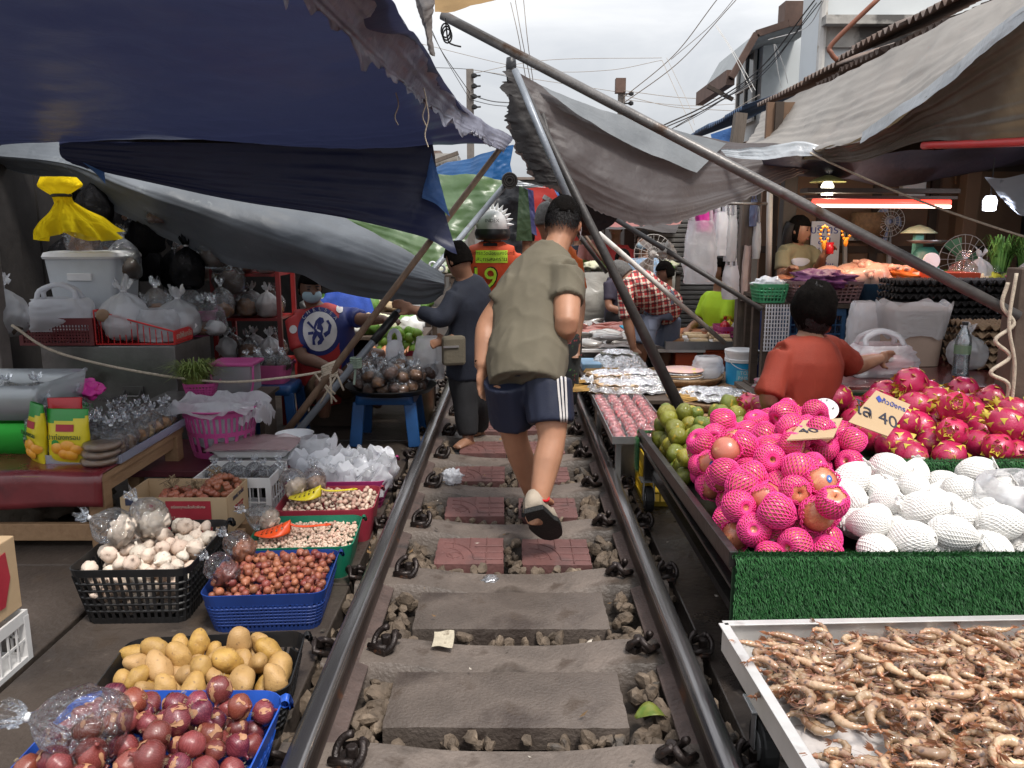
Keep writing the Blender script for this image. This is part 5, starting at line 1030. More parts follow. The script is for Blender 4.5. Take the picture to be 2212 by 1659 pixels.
for i, (p, rr) in enumerate(heap(300, sfn, .017, sz0, 5, .9)):
    a = U(0, 6.28); s = .046*U(.8, 1.18); mt = Euler((U(-.3, .3), U(-.25, .25), a)); dup(random.choice(SH), loc=p+V((0, 0, -.004)), rot=mt, s=s, label='raw brown shrimp heaped in the aluminium tray', group='shrimp in the tray')
p = tp(.66, -.87, .435); t = thing('price_card', 'white card with blue marks stuck in the shrimp', 'price card', p); b = M(); b.poly([p+V((-.07, -.03, -.02)), p+V((.06, -.05, -.02)), p+V((.08, .05, .03)), p+V((-.04, .07, .03))], (0, 0, -.003)); b.build('card', m_white, t); text('handwriting', '180', .05, m_bink, basis((1, -.1, 0), (0, -.3, 1)), p+V((0, 0, .009)), t)
# ================================================================ low stalls along the right rail
random.seed(61)
m_foilf = mat('crumpled_foil', (.62, .62, .64), .22, .2, 20, metal=.55, bump=.7, bscale=40); m_squid = mat('dried_squid', (.48, .30, .16), .55, .35, 10, col2=(.62, .46, .30), bump=.4, bscale=30, spots=((.4, .07, .05), 12, .64)); m_stick2 = mat('bamboo_stick', (.42, .24, .06), .55, .2, 10); m_bam = mat('bamboo_weave', (.20, .12, .06), .7, .35, 40, bump=.5, bscale=90); m_candy = mat('pink_sweet', (.62, .13, .15), .4, .2, 14, col2=(.70, .26, .26))
t = thing('sweet_tray', 'shallow steel tray of pink wrapped sweets beside the rail', 'tray', (.71, 4.77, .29)); b = M(); b.box((.71, 4.77, .292), (.34, 1.12, .006))
for x in (.54, .88): b.box((x, 4.77, .312), (.006, 1.12, .04))
for y in (4.21, 5.33): b.box((.71, y, .312), (.346, .006, .04))
b.build('tray', m_zinc, t)
for i in range(4):
    for j in range(13):
        if i+j == 0: 
            sw = []
            for k in range(2):
                q = thing('wrapped_sweet', 'pink jelly sweet in a clear twisted wrapper on the steel tray', 'sweet', (0, 0, 0), 0, 'pink sweets on the steel tray'); proto(q); sw.append(q)
                lump((0, 0, .022), (.036, .038, .024), m_candy, 'sweet', q, k, .15, 2, 12); b = M()
                def fn(u, v, k=k): a = 2*PI*u; d = V((math.cos(a), math.sin(a), v)); r = .046*(1+.35*noise.noise(d*2.4+V((k*7, 0, 0)))); return V((d.x*r*(1-v*.5), d.y*r*(1-v*.5), .002+.05*v+.018*noise.noise(d*5+V((k, 2, 0)))))
                b.grid(fn, 22, 7, cu=True); b.build('wrapper', film('sweet_film', (.95, .95, .95), .4, .1, 60, 1., .06), q, smooth=True)
        dup(random.choice(sw), loc=(.585+.083*i+U(-.008, .008), 4.26+.083*j+U(-.008, .008), .296), rz=U(0, 6.28))
t = thing('tray_stand', 'grey steel stand under the tray of pink sweets', 'stand', (.71, 4.77, 0)); 
for x in (.58, .84):
    for y in (4.28, 5.26): b = M(); b.box((x, y, .142), (.03, .03, .285)); b.build('leg', m_zinc, t)
b = M(); b.box((.72, 4.5, .14), (.22, .02, .26)); b.build('panel', m_zinc, t)
def lowtable(label, x0, x1, y0, y1, z, m, leg=m_woodd, name='low_table'):
    t = thing(name, label, 'table', ((x0+x1)/2, (y0+y1)/2, 0)); b = M(); b.box(((x0+x1)/2, (y0+y1)/2, z-.016), (x1-x0, y1-y0, .03)); b.build('tabletop', m, t, bevel=.004)
    for x in (x0+.04, x1-.04):
        for y in (y0+.04, y1-.04): b = M(); b.box((x, y, (z-.032)/2), (.05, .05, z-.032)); b.build('leg', leg, t)
    return t
lowtable('low wooden table of dried squid skewers beside the rail', .56, 1.1, 5.45, 7.2, .27, m_woodd)
lowtable('low plank table carrying the round bamboo trays', 1.14, 1.9, 5.2, 6.9, .22, m_wood)
def fan_pack(label, c, r, rz, m, n=5, stick=True, sq=.7, group=None):    # a flat fan of dried squid on skewers, under film
    t = thing('squid_fan', label, 'dried squid', c, rz, group); c = V(c)
    for k in range(n):
        b = M(); z = c.z+.008+.012*k; ro = U(-.12, .12)
        b.grid(lambda u, v: (lambda a, rr: V((c.x+rr*math.cos(a), c.y+rr*sq*math.sin(a), z+.012*noise.noise(V((a*2, rr*9, k)))+.006*math.sin(a*14))))(2*PI*u+ro, r*v*(1+.08*math.sin(7*2*PI*u))*(1-.03*k)), 44, 6, cu=True); b.build('squid', m, t, smooth=True, thick=.004)
    if stick:
        b = M()
        for k in range(9): b.tube([c+V((-r*.7, -.04+.01*k, .02+.005*(k % 3))), c+V((-r*1.6, -.12+.03*k, .018+.004*(k % 4)))], .0045, 5)
        b.build('skewers', m_stick2, t)
    b = M(); b.grid(lambda u, v: (lambda a, rr: V((c.x+rr*math.cos(a), c.y+rr*sq*math.sin(a), c.z+.02+.012*n*(1-v**3)+.02*noise.noise(V((math.cos(a)*4, math.sin(a)*4, rr*20))))))(2*PI*u, r*1.12*v*(1+.12*noise.noise(V((math.cos(2*PI*u)*3, math.sin(2*PI*u)*3, 1))))), 50, 12, cu=True); b.build('wrap', film('silver_film', (.95, .95, .97), .75, .1, 45, 1., .05), t, smooth=True)
    return t
m_grysq = mat('grey_squid', (.20, .21, .17), .55, .3, 12, col2=(.34, .32, .25), bump=.5, bscale=60)
for k, (dx, y, m_, r, lab) in enumerate(((.76, 5.7, m_squid, .20, 'nearest dried squid fan under shiny film on the low wooden table'), (.96, 5.72, m_foilf, .16, 'foil wrapped squid fan at the edge of the low wooden table'), (.74, 6.1, m_squid, .2, 'brown squid fan in the middle of the low wooden table'), (.98, 6.15, m_foilf, .17, 'silvery squid fan in the middle of the low wooden table'), (.9, 6.75, m_grysq, .22, 'thick grey stack of dried fish coils beside the rail'))):
    fan_pack(lab, (dx, y, .275), r, U(-.4, .2), m_, 6 if k < 4 else 11, k < 4)
b = M(); b.box((.66, 6.75, .305), (.16, .32, .06)); tag(b.build('blue_bundle', mat('pale_blue_film', (.25, .45, .65), .35, .2, 12), bevel=.01), 'flat bundle in pale blue wrapping at the end of the squid table', 'bundle')
b = M()
for k in range(12): b.tube([V((.58+.005*k, 6.48+.02*k, .285+.004*(k % 3))), V((.86+.005*k, 6.50+.016*k, .29+.004*(k % 3)))], .006, 5)
tag(b.build('skewer_bundle', m_stick2), 'bundle of yellow bamboo skewers on the squid table', 'skewers')
def bamboo_tray(label, c, r):
    t = thing('bamboo_tray', label, 'tray', c); b = M(); b.lathe([(0, .01), (r*.9, .012), (r, .045), (r*1.03, .05), (r*1.03, .035), (r*.95, 0), (0, 0)], 40, c, mod=lambda a, z: 1+.008*math.sin(30*a)); b.build('weave', m_bam, t, smooth=True); b = M(); b.tube([V(c)+V((r*1.02*math.cos(a), r*1.02*math.sin(a), .045)) for a in [i*PI/18 for i in range(36)]], .011, 6, closed=True); b.build('rim', m_bam, t); return t
bamboo_tray('nearest round bamboo tray with foil wrapped squid', (1.43, 5.55, .225), .33); bamboo_tray('farther round bamboo tray with a stack of round crackers', (1.36, 6.45, .225), .33)
fan_pack('foil wrapped squid fan with yellow skewers on the nearest bamboo tray', (1.47, 5.60, .245), .2, .2, m_foilf, 5); fan_pack('brown squid pack beside the foil on the nearest bamboo tray', (1.60, 5.45, .245), .13, .6, m_squid, 4, False); fan_pack('squid fan at the far side of the nearest bamboo tray', (1.33, 5.70, .245), .13, .1, m_squid, 4)
for k in range(5):
    b = M(); z = .245+.016*k; b.lathe([(0, 0), (.17, .002), (.175, .009), (.165, .014), (0, .015)], 30, (1.36+.008*math.sin(k*2), 6.42, z)); tag(b.build('round_cracker', [m_squid, m_foilf][k % 2] if k < 4 else mat('speckled_cracker', (.55, .40, .30), .6, .3, 14, col2=(.60, .36, .42), spots=((.55, .5, .1), 16, .6)), smooth=True), ['lowest disc of the round crackers on the farther bamboo tray', 'second disc of the round crackers on the farther bamboo tray', 'middle disc of the round crackers on the farther bamboo tray', 'fourth disc of the round crackers on the farther bamboo tray', 'topmost speckled disc of crackers on the farther bamboo tray'][k], 'cracker')
carrier('plastic_bag', 'white plastic bag behind the round crackers', (1.60, 6.52, .24), .26, .18, .17, m_bag, 81, handle=False)
# bucket
t = thing('bucket', 'white lidded pail with a bright blue label beside the wooden post', 'bucket', (1.82, 6.35, .17)); c = V((1.82, 6.35, .17)); b = M(); b.lathe([(0, 0), (.112, .0), (.122, .26), (0, .26)], 34, c); b.build('pail', mat('pail_blue', (.02, .30, .62), .35, .1, 5, col2=(.03, .38, .70)), t, auto=40); b = M(); b.lathe([(.1225, .225), (.130, .228), (.131, .25), (.127, .254), (.129, .29), (.134, .30), (.134, .318), (.12, .322), (0, .318)], 34, c); b.build('lid', m_white, t, auto=40); b = M(); b.grid(lambda u, v: c+V((.1195*math.sin(-.55+1.0*u), -.1195*math.cos(-.55+1.0*u), .09+.08*v))+V((0, -.003, 0)), 12, 4); b.build('label', mat('light_blue_print', (.15, .55, .75), .4, .1), t)
text('lettering', 'TOA\nPAINT', .04, m_white, Matrix.Rotation(PI/2, 3, 'X'), c+V((0, -.128, .13)), t); b = M(); b.tube([c+V((.134*math.cos(a), .134*math.sin(a)-.02*abs(math.sin(a)), .30-.12*abs(math.sin(a)))) for a in [PI+i*PI/12 for i in range(13)]], .003, 5); b.build('bucket_handle', m_zinc, t)
lowtable('small dark plank bench under the white lidded pail', 1.62, 2.02, 6.1, 6.6, .168, m_woodd, name='bench')
b = M()
for k, cl in enumerate(((.6, .08, .2), (.05, .3, .2), (.6, .5, .45), (.5, .05, .08))):
    pass
crumple('cloth_bundle', V((1.78, 5.55, .36)), .09, mat('patterned_cloth', (.5, .06, .15), .8, .4, 18, col2=(.06, .28, .22), spots=((.6, .5, .45), 14, .58)), 'red and green patterned cloth on the wooden bench end', 'cloth', .5, 6, 34)
lowtable('narrow wooden bench behind the bamboo tray holding a patterned cloth', 1.72, 2.1, 5.15, 5.95, .32, m_woodd, name='bench')
# fish stall
m_fish = mat('silver_fish', (.30, .29, .28), .28, .25, 4, col2=(.45, .43, .40), metal=.2, rnd=.25, coat=.6); m_redf = mat('red_fish', (.52, .14, .11), .3, .2, 4, col2=(.58, .28, .22), rnd=.2, coat=.6)
def fishp(m, lab, g):
    b = M(); n = 14; P = [V((-.5+i/(n-1), .04*math.sin(i*.5), 0)) for i in range(n)]; rs = [(max(.012, .19*math.sin(PI*min(1, (.06+i/(n-1)*.94)))**.7), max(.006, .09*math.sin(PI*min(1, .06+i/(n-1)*.9)))) for i in range(n)]; b.tube(P, rs, 10, up=(0, 1, 0)); q = P[-1]; b.add([q-V((.05, 0, 0)), q+V((.14, .12, 0)), q+V((.09, 0, 0)), q+V((.14, -.12, 0))], [(0, 2, 1), (0, 3, 2)]); b.add([P[4]+V((0, .12, 0)), P[7]+V((0, .2, 0)), P[9]+V((0, .10, 0))], [(0, 1, 2)]); b.ball(P[0]+V((.1, .02, .05)), .016, 6, 5); return proto(tag(b.build('fish', m, keep=True, smooth=True), lab, 'fish', g))
fs_ = fishp(m_fish, 'silver grey fish laid out on the fish table', 'silver fish on the fish table'); fr2 = fishp(m_redf, 'red snapper laid out on the fish table', 'red fish on the fish table')
lowtable('low fish table covered with ice beside the right rail', .52, 1.75, 7.25, 9.1, .36, m_wcr, name='fish_table'); b = M(); b.grid(lambda u, v: V((.54+1.18*u, 7.28+1.78*v, .372+.02*noise.noise(V((u*9, v*9, 0))))), 40, 40); tag(b.build('ice_bed', m_ice, smooth=True), 'crushed ice spread over the fish table', 'ice', kind='stuff')
for i in range(60):
    x, y = U(.6, 1.65), U(7.35, 9.0); red = 8.0 < y < 8.7 and x < 1.35
    dup(fr2 if red else fs_, loc=(x, y, .40+.03*R()), rot=(U(.3, .8), U(-.2, .2), U(-.6, .6)+(PI if R() < .4 else 0)), s=.30*U(.8, 1.15))
b = M(); b.box((1.24, 7.95, .45), (.26, .30, .015), mt=Euler((.18, 0, .3)).to_matrix()); tag(b.build('blue_board', mat('cyan_board', (.03, .35, .55), .4, .1)), 'bright blue plastic board lying on the fish', 'board')
t = thing('fish_screen', 'creased grey plastic sheet hanging in front of the vegetable table', 'plastic sheet', (1.15, 9.25, .3)); sheet([[(.55, 9.25, .95), (.95, 9.23, .95), (1.35, 9.25, .95), (1.85, 9.25, .95)], [(.55, 9.2, .6), (.95, 9.15, .6), (1.35, 9.22, .6), (1.85, 9.2, .6)], [(.5, 9.22, .35), (.95, 9.2, .35), (1.35, 9.2, .35), (1.85, 9.2, .35)]], 40, 24, .03, 4, 3).build('sheet', tarp('grey_sheet', (.26, .25, .22), (.42, .41, .37), .3, .1, bscale=9, bump=.6), t, smooth=True)
lowtable('table of vegetables beyond the fish stall', .55, 1.95, 9.35, 10.2, .95, m_dsteel, name='table')
m_leafy = mat('leafy_green', (.05, .16, .025), .6, .4, 20, col2=(.16, .30, .06)); m_lime = mat('lime_green', (.22, .38, .05), .45, .2, 5, rnd=.15); m_cab = mat('pale_vegetable', (.50, .50, .30), .6, .25, 12, col2=(.66, .66, .52))
m_straw = mat('straw_food', (.55, .38, .20), .6, .25, 25, col2=(.65, .52, .34), bump=.6, bscale=60)
VEG = {}
def veg(name, label, p, r, m, seed=0, sq=.6):
    crumple(name, V(p), r, m, label, name.replace('_', ' '), sq, seed, 22)['group'] = label.replace('heap', 'heaps')
for k in range(14): veg('vegetable_heap', ['heap of dark green leaves on the far vegetable table', 'pale cabbage heap on the far vegetable table'][k % 2], (.65+.095*k, 9.55+.25*(k % 3), 1.0), .1, [m_leafy, m_cab][k % 2], k)
# sausage stall: orange box, steel tray, packs
t = thing('orange_box', 'orange red plastic box under the steel tray of sausages', 'box', (1.72, 7.5, 0)); b = M(); b.box((1.72, 7.5, .16), (.46, .4, .32)); b.box((1.72, 7.5, .335), (.5, .44, .03)); b.build('box_wall', mat('orange_red_plastic', (.50, .08, .025), .45, .12, 6), t, bevel=.012)
t = thing('steel_tray', 'square steel tray of packed sausages on the orange red box', 'tray', (1.72, 7.5, .352)); b = M(); b.box((1.72, 7.5, .36), (.66, .5, .01)); b.box((1.72, 7.25, .395), (.66, .01, .07)); b.box((1.72, 7.75, .395), (.66, .01, .07)); b.box((1.39, 7.5, .395), (.01, .49, .07)); b.box((2.05, 7.5, .395), (.01, .49, .07)); b.build('tray', m_zinc, t)
for i in range(3):
    for j in range(5):
        b = M(); b.tube([V((1.48+.22*i-.085, 7.33+.08*j, .42+.03*(j % 2))), V((1.48+.22*i+.085, 7.33+.08*j, .42+.03*(j % 2)))], [(.03, .035)]*2, 8); tag(b.build('sausage_pack', m_straw if i else m_orangef, bevel=.01), 'pack of pale sausages on the square steel tray', 'food pack', 'sausage packs on the steel tray')
basket('pink_basket', 'pink slotted basket of packets beside the wooden post', 'basket', (2.16, 7.6, .34), .5, .34, .2, 0, m_pink, 'mesh', .1, .85, .04, .012, 40, 5, .2); lowtable('low crate table under the pink slotted basket', 1.95, 2.45, 7.35, 7.9, .335, m_woodd)
for k in range(7): tied_bag('snack_packet', 'coloured packet in the pink slotted basket', 'packet', (2.0+.055*k, 7.58+.05*(k % 2), .44), .05, .17, [m_redpk, m_yel, m_film2][k % 3], None, 300+k, 'packets in the pink basket')
t = thing('water_drum', 'dark blue plastic drum behind the wooden post', 'drum', (2.42, 7.3, 0)); b = M(); b.lathe([(0, 0), (.24, .0), (.26, .03), (.275, .4), (.26, .8), (.22, .86), (0, .87)], 30, (2.42, 7.3, 0)); b.lathe([(.272, .3), (.283, .32), (.272, .34)], 30, (2.42, 7.3, 0)); b.build('drum', mat('drum_blue', (.012, .03, .13), .4, .2, 5), t, smooth=True)
# wooden post, white pipe, hanging bags
m_wpost = mat('weathered_post', (.13, .105, .085), .75, .3, 6, bump=.4, bscale=30, streak=(6, 6, .6)); m_wpipe = mat('white_pipe', (.52, .50, .47), .5, .15, 6, spots=((.3, .25, .2), 6, .62)); m_pole = mat('grey_pole', (.15, .14, .135), .42, .25, 7, metal=.5, bump=.25, bscale=50, spots=((.08, .05, .035), 8, .6)); m_dpole = mat('dark_pole', (.035, .03, .028), .5, .3, 8, bump=.3, bscale=40); m_bpole = mat('brown_pole', (.16, .10, .062), .6, .3, 6, bump=.4, bscale=40, streak=(6, 6, .5))
b = M(); b.box((1.985, 7.0, 1.02), (.10, .10, 2.04)); tag(b.build('wooden_post', m_wpost, bevel=.006), 'weathered wooden post hung with plastic bags beside the blue labelled pail', 'post')
b = M(); b.box((2.28, 6.85, 1.1), (.11, .11, 2.2)); tag(b.build('wooden_post', mat('dark_post', (.05, .04, .034), .7, .3, 6), bevel=.006), 'dark post at the left end of the chicken stall', 'post')
b = M(); b.tube([at(1664, 365, 6.7), at(1660, 598, 6.7)], .024, 10); tag(b.build('white_pipe', m_wpipe, smooth=True), 'upright white pipe in front of the dark post', 'pipe')
b = M(); b.tube([at(1515, 440, 6.7), at(1660, 440, 6.7)], .012, 8); tag(b.build('rail_pipe', m_pole, smooth=True), 'thin level pipe carrying the hanging bags', 'pipe')
for k, (x, y, w_, h_, m_, lab) in enumerate(((1512, 545, .28, .52, m_film2, 'big clear bag of goods hanging left of the wooden post'), (1522, 470, .14, .24, mat('magenta_film', (.55, .03, .28), .35, .15), 'magenta bag hanging above the big clear bag'), (1556, 505, .14, .36, m_bag, 'pale bag hanging beside the magenta bag'), (1578, 515, .12, .38, m_film2, 'long clear bag hanging at the wooden post'), (1578, 610, .17, .28, m_bag, 'white bag hanging low at the wooden post'), (1612, 590, .10, .46, mat('pink_cloth', (.50, .40, .37), .85, .1, 8, bump=.3), 'pinkish rag hanging from the wooden post'), (1628, 460, .1, .22, mat('blue_film', (.15, .18, .3), .35, .2), 'dark blue bag hanging from the level pipe'), (1634, 520, .1, .3, m_bag, 'white bag hanging right of the wooden post'))):
    p = at(x, y, 6.86+.012*k); carrier('hanging_bag', lab, p-V((0, 0, h_*.5)), w_, w_*.7, h_, m_, 300+k, .2*k, handle=k not in (5,))
# chicken stall
m_ply = mat('brown_board', (.15, .085, .05), .7, .2, 2.5, col2=(.19, .115, .07), bump=.15, bscale=20, spots=((.08, .05, .032), 3, .6)); m_batten = mat('batten', (.05, .034, .024), .7, .25, 6)
t = thing('stall_wall', 'brown boarded back wall of the chicken stall', 'wall', (3.2, 7.3, 0)); b = M(); b.box((3.35, 7.32, 1.25), (2.3, .04, 2.5)); b.build('boards', m_ply, t)
b = M()
for x in (2.3, 2.72, 3.2, 3.7): b.box((x, 7.285, 1.25), (.07, .03, 2.5))
for z in (.9, 1.25, 1.95): b.box((3.35, 7.292, z), (2.3, .03, .06))
b.build('battens', m_batten, t)
m_red_led = mat('red_tube', (.9, .1, .06), .4, .05, em=(1, .06, .04), es=1.6); m_warm = mat('lit_tube', (1, .8, .7), .4, .05, em=(1, .62, .5), es=3); m_bulb = mat('lit_bulb', (1, 1, .9), .4, .05, em=(1, .96, .80), es=4); m_bulbb = mat('cool_bulb', (.9, .9, 1), .4, .05, em=(.82, .86, 1), es=4); m_shade = mat('lamp_shade', (.42, .42, .16), .4, .15, 6)
def lamp(name, pos, e, col, r=.04):
    l_ = bpy.data.lights.new(name, 'POINT'); l_.energy = e; l_.color = col; l_.shadow_soft_size = r; o = bpy.data.objects.new(name, l_); COL.objects.link(o); o.location = pos; return o
ta, tb_ = at(1755, 442, 5.9), at(2052, 444, 5.9)
t = thing('tube_lamp', 'long red lit tube lamp hanging over the chicken table', 'lamp', ta); b = M(); b.tube([ta+V((0, 0, .02)), tb_+V((0, 0, .02))], .02, 10); b.build('red_tube', m_red_led, t, smooth=True); b = M(); b.tube([ta+V((0, -.01, -.008)), tb_+V((0, -.01, -.008))], .012, 8); b.build('lit_tube', m_warm, t); b = M(); b.bar(ta+V((-.05, .05, .1)), tb_+V((.05, .05, .1)), .16, .03); b.bar(ta+V((-.05, .05, .055)), tb_+V((.05, .05, .055)), .10, .02); b.build('lamp_housing', m_batten, t)
l_ = bpy.data.lights.new('tube_light', 'AREA'); l_.shape = 'RECTANGLE'; l_.size = 1.0; l_.size_y = .05; l_.energy = 3.5; l_.color = (1, .55, .42); o = bpy.data.objects.new('tube_light', l_); COL.objects.link(o); o.location = (ta+tb_)/2+V((0, -.03, -.04))
def bulb(label, p, m, e, col, sh=True):
    t = thing('hanging_lamp', label, 'lamp', p); b = M(); b.lathe([(0, -.05), (.04, -.045), (.045, .02), (.03, .05), (0, .055)], 16, p); b.build('bulb', m, t, smooth=True); b = M(); b.tube([V(p)+V((0, 0, .05)), V(p)+V((0, 0, .30))], .004, 5); b.build('lamp_cord', m_black, t)
    if sh: b = M(); b.lathe([(.02, .10), (.10, .07), (.13, .05), (.128, .048), (.02, .09)], 24, p); b.build('lamp_shade', m_shade, t, smooth=True)
    lamp('bulb_light', V(p)+V((0, -.06, -.10)), e, col)
bulb('lit bulb under a green shade in the chicken stall', at(1787, 408, 6.2), m_bulb, 5, (1, .88, .68)); bulb('bluish white bulb at the far right stall', at(2138, 440, 5.6), m_bulbb, 4, (.85, .88, 1), False)
t = thing('meter_box', 'white electric box on the brown stall wall', 'electric box', at(1972, 400, 7.2)); p = at(1972, 398, 7.2); b = M(); b.box(p, (.2, .08, .22)); b.build('box', m_white, t, bevel=.008); b = M(); b.tube(catmull([p+V((.05, -.03, .1)), p+V((-.06, -.04, .3)), p+V((.05, -.04, .42)), p+V((.3, -.04, .3)), p+V((.35, -.04, 0))], 20), .008, 6); b.build('cable', m_bam, t)
t = thing('sign_board', 'white sign board lettered in blue behind the seated man', 'sign', at(1785, 585, 7.2)); pa, pb_ = at(1754, 478, 7.2), at(1808, 594, 7.2); b = M(); b.box((pa+pb_)/2, (abs(pb_.x-pa.x), .012, abs(pa.z-pb_.z))); b.build('board', m_white, t)
for s, y, z in (('บริการ', 497, .095), ('สับ', 520, .1), ('ปั่น', 541, .1), ('ฟรี...', 565, .09), ('รับทุกวันค่ะ', 580, .045)): text('lettering', s, z, mat('sign_blue', (.02, .05, .3), .5, .1), Matrix.Rotation(PI/2, 3, 'X'), at(1781, y, 7.19), t)
t = thing('wall_rack', 'pale framed shelf hung on the brown stall wall', 'shelf', at(1880, 560, 7.2)); b = M(); A, B, C, D = at(1825, 495, 7.22), at(1920, 495, 7.22), at(1920, 575, 7.22), at(1825, 575, 7.22)
for p, q in ((A, B), (B, C), (C, D), (D, A)): b.bar(p, q, .03, .03)
b.bar(A.lerp(D, .15), B.lerp(C, .15), .03, .1); b.build('frame', m_wpipe, t)
b = M(); p = at(1878, 482, 7.1); b.lathe([(0, 0), (.11, 0), (.13, .2), (.12, .21), (0, .2)], 20, p-V((0, 0, .12)), sx=1.2); tag(b.build('wicker_basket', m_bam, smooth=True), 'brown wicker basket on the pale framed shelf', 'basket')
def fan(label, p, r, m):
    t = thing('electric_fan', label, 'fan', p); b = M(); p = V(p)
    for q in (.35, .65, 1): b.tube([p+V((r*q*math.cos(a), -.03*(1-q), r*q*math.sin(a))) for a in [i*PI/14 for i in range(28)]], .003, 4, closed=True)
    for i in range(20): a = i*PI/10; b.tube([p+V((.02*math.cos(a), -.03, .02*math.sin(a))), p+V((r*math.cos(a), 0, r*math.sin(a)))], .002, 4)
    b.build('cage', m_wpipe, t); b = M()
    for k in range(3): a = k*2.1; b.grid(lambda u, v: p+V((math.cos(a+.8*v-.4)*r*.9*u, .03+.04*(v-.5), math.sin(a+.8*v-.4)*r*.9*u)), 6, 5)
    b.ball(p+V((0, .03, 0)), (.035, .04, .035)); b.build('blades', m, t, smooth=True); b = M(); b.bar(p+V((0, .06, 0)), p+V((0, .08, -r*1.9)), .035); b.build('stand', m, t)
fan('small white fan on the shelf of the chicken stall', at(1921, 478, 7.0), .13, mat('fan_blue', (.25, .3, .45), .4)); fan('pale round fan behind the man in plaid', at(1411, 548, 8.6), .2, m_wpipe); fan('green fan at the end of the egg stacks', at(2080, 560, 6.4), .19, mat('fan_green', (.12, .3, .16), .4))
lowtable('wooden table of raw chickens in the lamp lit stall', 1.92, 3.15, 5.9, 6.75, .92, m_woodd, name='chicken_table')
m_chick = mat('raw_chicken', (.62, .30, .20), .38, .15, 6, col2=(.70, .44, .32), rnd=.1, coat=.3, bump=.2, bscale=40)
b = M(); b.ball((0, 0, 0), (.14, .10, .09), 18, 12); b.ball((.08, .06, .03), (.07, .035, .04), 10, 8); b.ball((.08, -.06, .03), (.07, .035, .04), 10, 8); b.ball((-.07, .075, .02), (.06, .025, .03), 10, 8); b.ball((-.07, -.075, .02), (.06, .025, .03), 10, 8); b.tube([V((.12, .05, .03)), V((.19, .03, .02))], [.025, .016], 8); b.tube([V((.12, -.05, .03)), V((.19, -.03, .02))], [.025, .016], 8)
ck = proto(tag(b.build('raw_chicken', m_chick, keep=True, smooth=True), 'plucked raw chicken on the lamp lit table', 'chicken', 'chickens on the lamp lit table'))
for p, rr in heap(14, lambda: (U(2.38, 3.0), U(5.95, 6.45)), .08, lambda x, y: .96+.06*math.exp(-((x-2.75)/.2)**2), 14, .85): dup(ck, loc=p, rot=(U(-.4, .4), U(-.4, .4), U(0, 6.28)), s=U(.85, 1.05))
basket('blue_tub', 'dark blue plastic tub in front of the raw chickens', 'tub', (2.72, 5.82, .93), .62, .3, .12, 0, mat('petrol_tub', (.02, .06, .11), .4, .2), 'solid', .03, .85, .05); 
lowtable('crate shelf along the front of the chicken table', 1.72, 3.15, 5.55, 5.88, .92, m_woodd, name='shelf_table')
basket('brown_basket', 'brown woven basket with purple cloth on the crate shelf', 'basket', (2.17, 5.70, .925), .52, .3, .15, 0, mat('mauve_basket', (.23, .13, .13), .6, .2), 'mesh', .06, .85, .04, .012, 40, 5, .15); crumple('purple_cloth', V((2.17, 5.7, 1.08)), .2, mat('purple_cloth', (.15, .03, .12), .6, .3, 6, bump=.4), 'bundled purple cloth in the brown woven basket', 'cloth', .3, 5, 40)
basket('green_basket', 'green basket lined with white plastic at the end of the crate shelf', 'basket', (1.80, 5.70, .925), .24, .26, .13, 0, mat('leaf_green_plastic', (.06, .28, .13), .4, .15), 'mesh', .05, .8, .04, .01, 30, 4, .2); crumple('plastic_bag', V((1.80, 5.7, 1.06)), .1, m_bag, 'white plastic lining of the small green basket', 'plastic bag', .35, 9, 30)
for k in range(4): crate('blue_crate', 'dark blue slotted crate stacked under the crate shelf', (2.08+.46*(k % 2), 5.72, .32+.30*(k//2)), .44, .30, .28, mat('crate_blue', (.015, .06, .14), .45, .2), 0, 9, 3, group='blue crates under the shelf')
b = M(); 
for i in range(12): b.bar((1.73, 5.53+.0*i, .60+.027*i), (1.90, 5.53, .60+.027*i), .012, .006)
for i in range(9): b.bar((1.735+.02*i, 5.525, .6), (1.735+.02*i, 5.525, .92), .008, .006)
tag(b.build('woven_mat', mat('white_weave', (.52, .50, .52), .6, .2, 20)), 'white woven plastic panel hanging at the crate shelf corner', 'mat')
lowtable('grey wooden bench under the blue crates', 1.66, 2.6, 5.5, 5.95, .31, m_wpost, name='bench')
t = thing('weighing_scale', 'green market scale with round dial on the chicken table', 'scale', at(1995, 590, 6.1)); p = at(1995, 592, 6.1); m_sg = mat('scale_green', (.03, .13, .10), .4, .2, 6); b = M(); b.lathe([(0, 0), (.11, 0), (.10, .06), (.085, .16), (.05, .20), (0, .2)], 22, p); b.build('scale_body', m_sg, t, smooth=True); b = M(); b.tube([p+V((0, -.085, .10)), p+V((0, -.105, .10))], .06, 22); b.build('dial', m_white, t); b = M(); b.lathe([(0, .22), (.10, .225), (.14, .25), (.135, .25), (0, .23)], 24, p); b.build('pan', m_steel, t, smooth=True)
t = thing('desk_lamp', 'pale green shaded lamp standing above the market scale', 'lamp', at(1985, 545, 6.3)); p = at(1985, 500, 6.3); b = M(); b.lathe([(.01, .05), (.07, .03), (.13, -.01), (.125, -.015), (.01, .035)], 24, p); b.build('lamp_shade', mat('mint', (.45, .52, .34), .4), t, smooth=True); b = M(); b.box(p+V((0, 0, -.14)), (.07, .05, .24)); b.build('lamp_post', mat('mint_green', (.18, .5, .4), .4), t, bevel=.01)
crumple('orange_cloth', at(1955, 600, 6.05), .17, mat('orange_fabric', (.72, .17, .01), .6, .2, 8, bump=.4), 'bright orange cloth heaped beside the raw chickens', 'cloth', .45, 14, 40)
t = thing('red_carton', 'orange red carton on top of the black egg stacks', 'carton', at(2050, 600, 5.8)); p = at(2050, 600, 5.75); b = M(); b.box(p, (.30, .25, .08)); b.build('carton', mat('carton_red', (.5, .06, .02), .5), t)
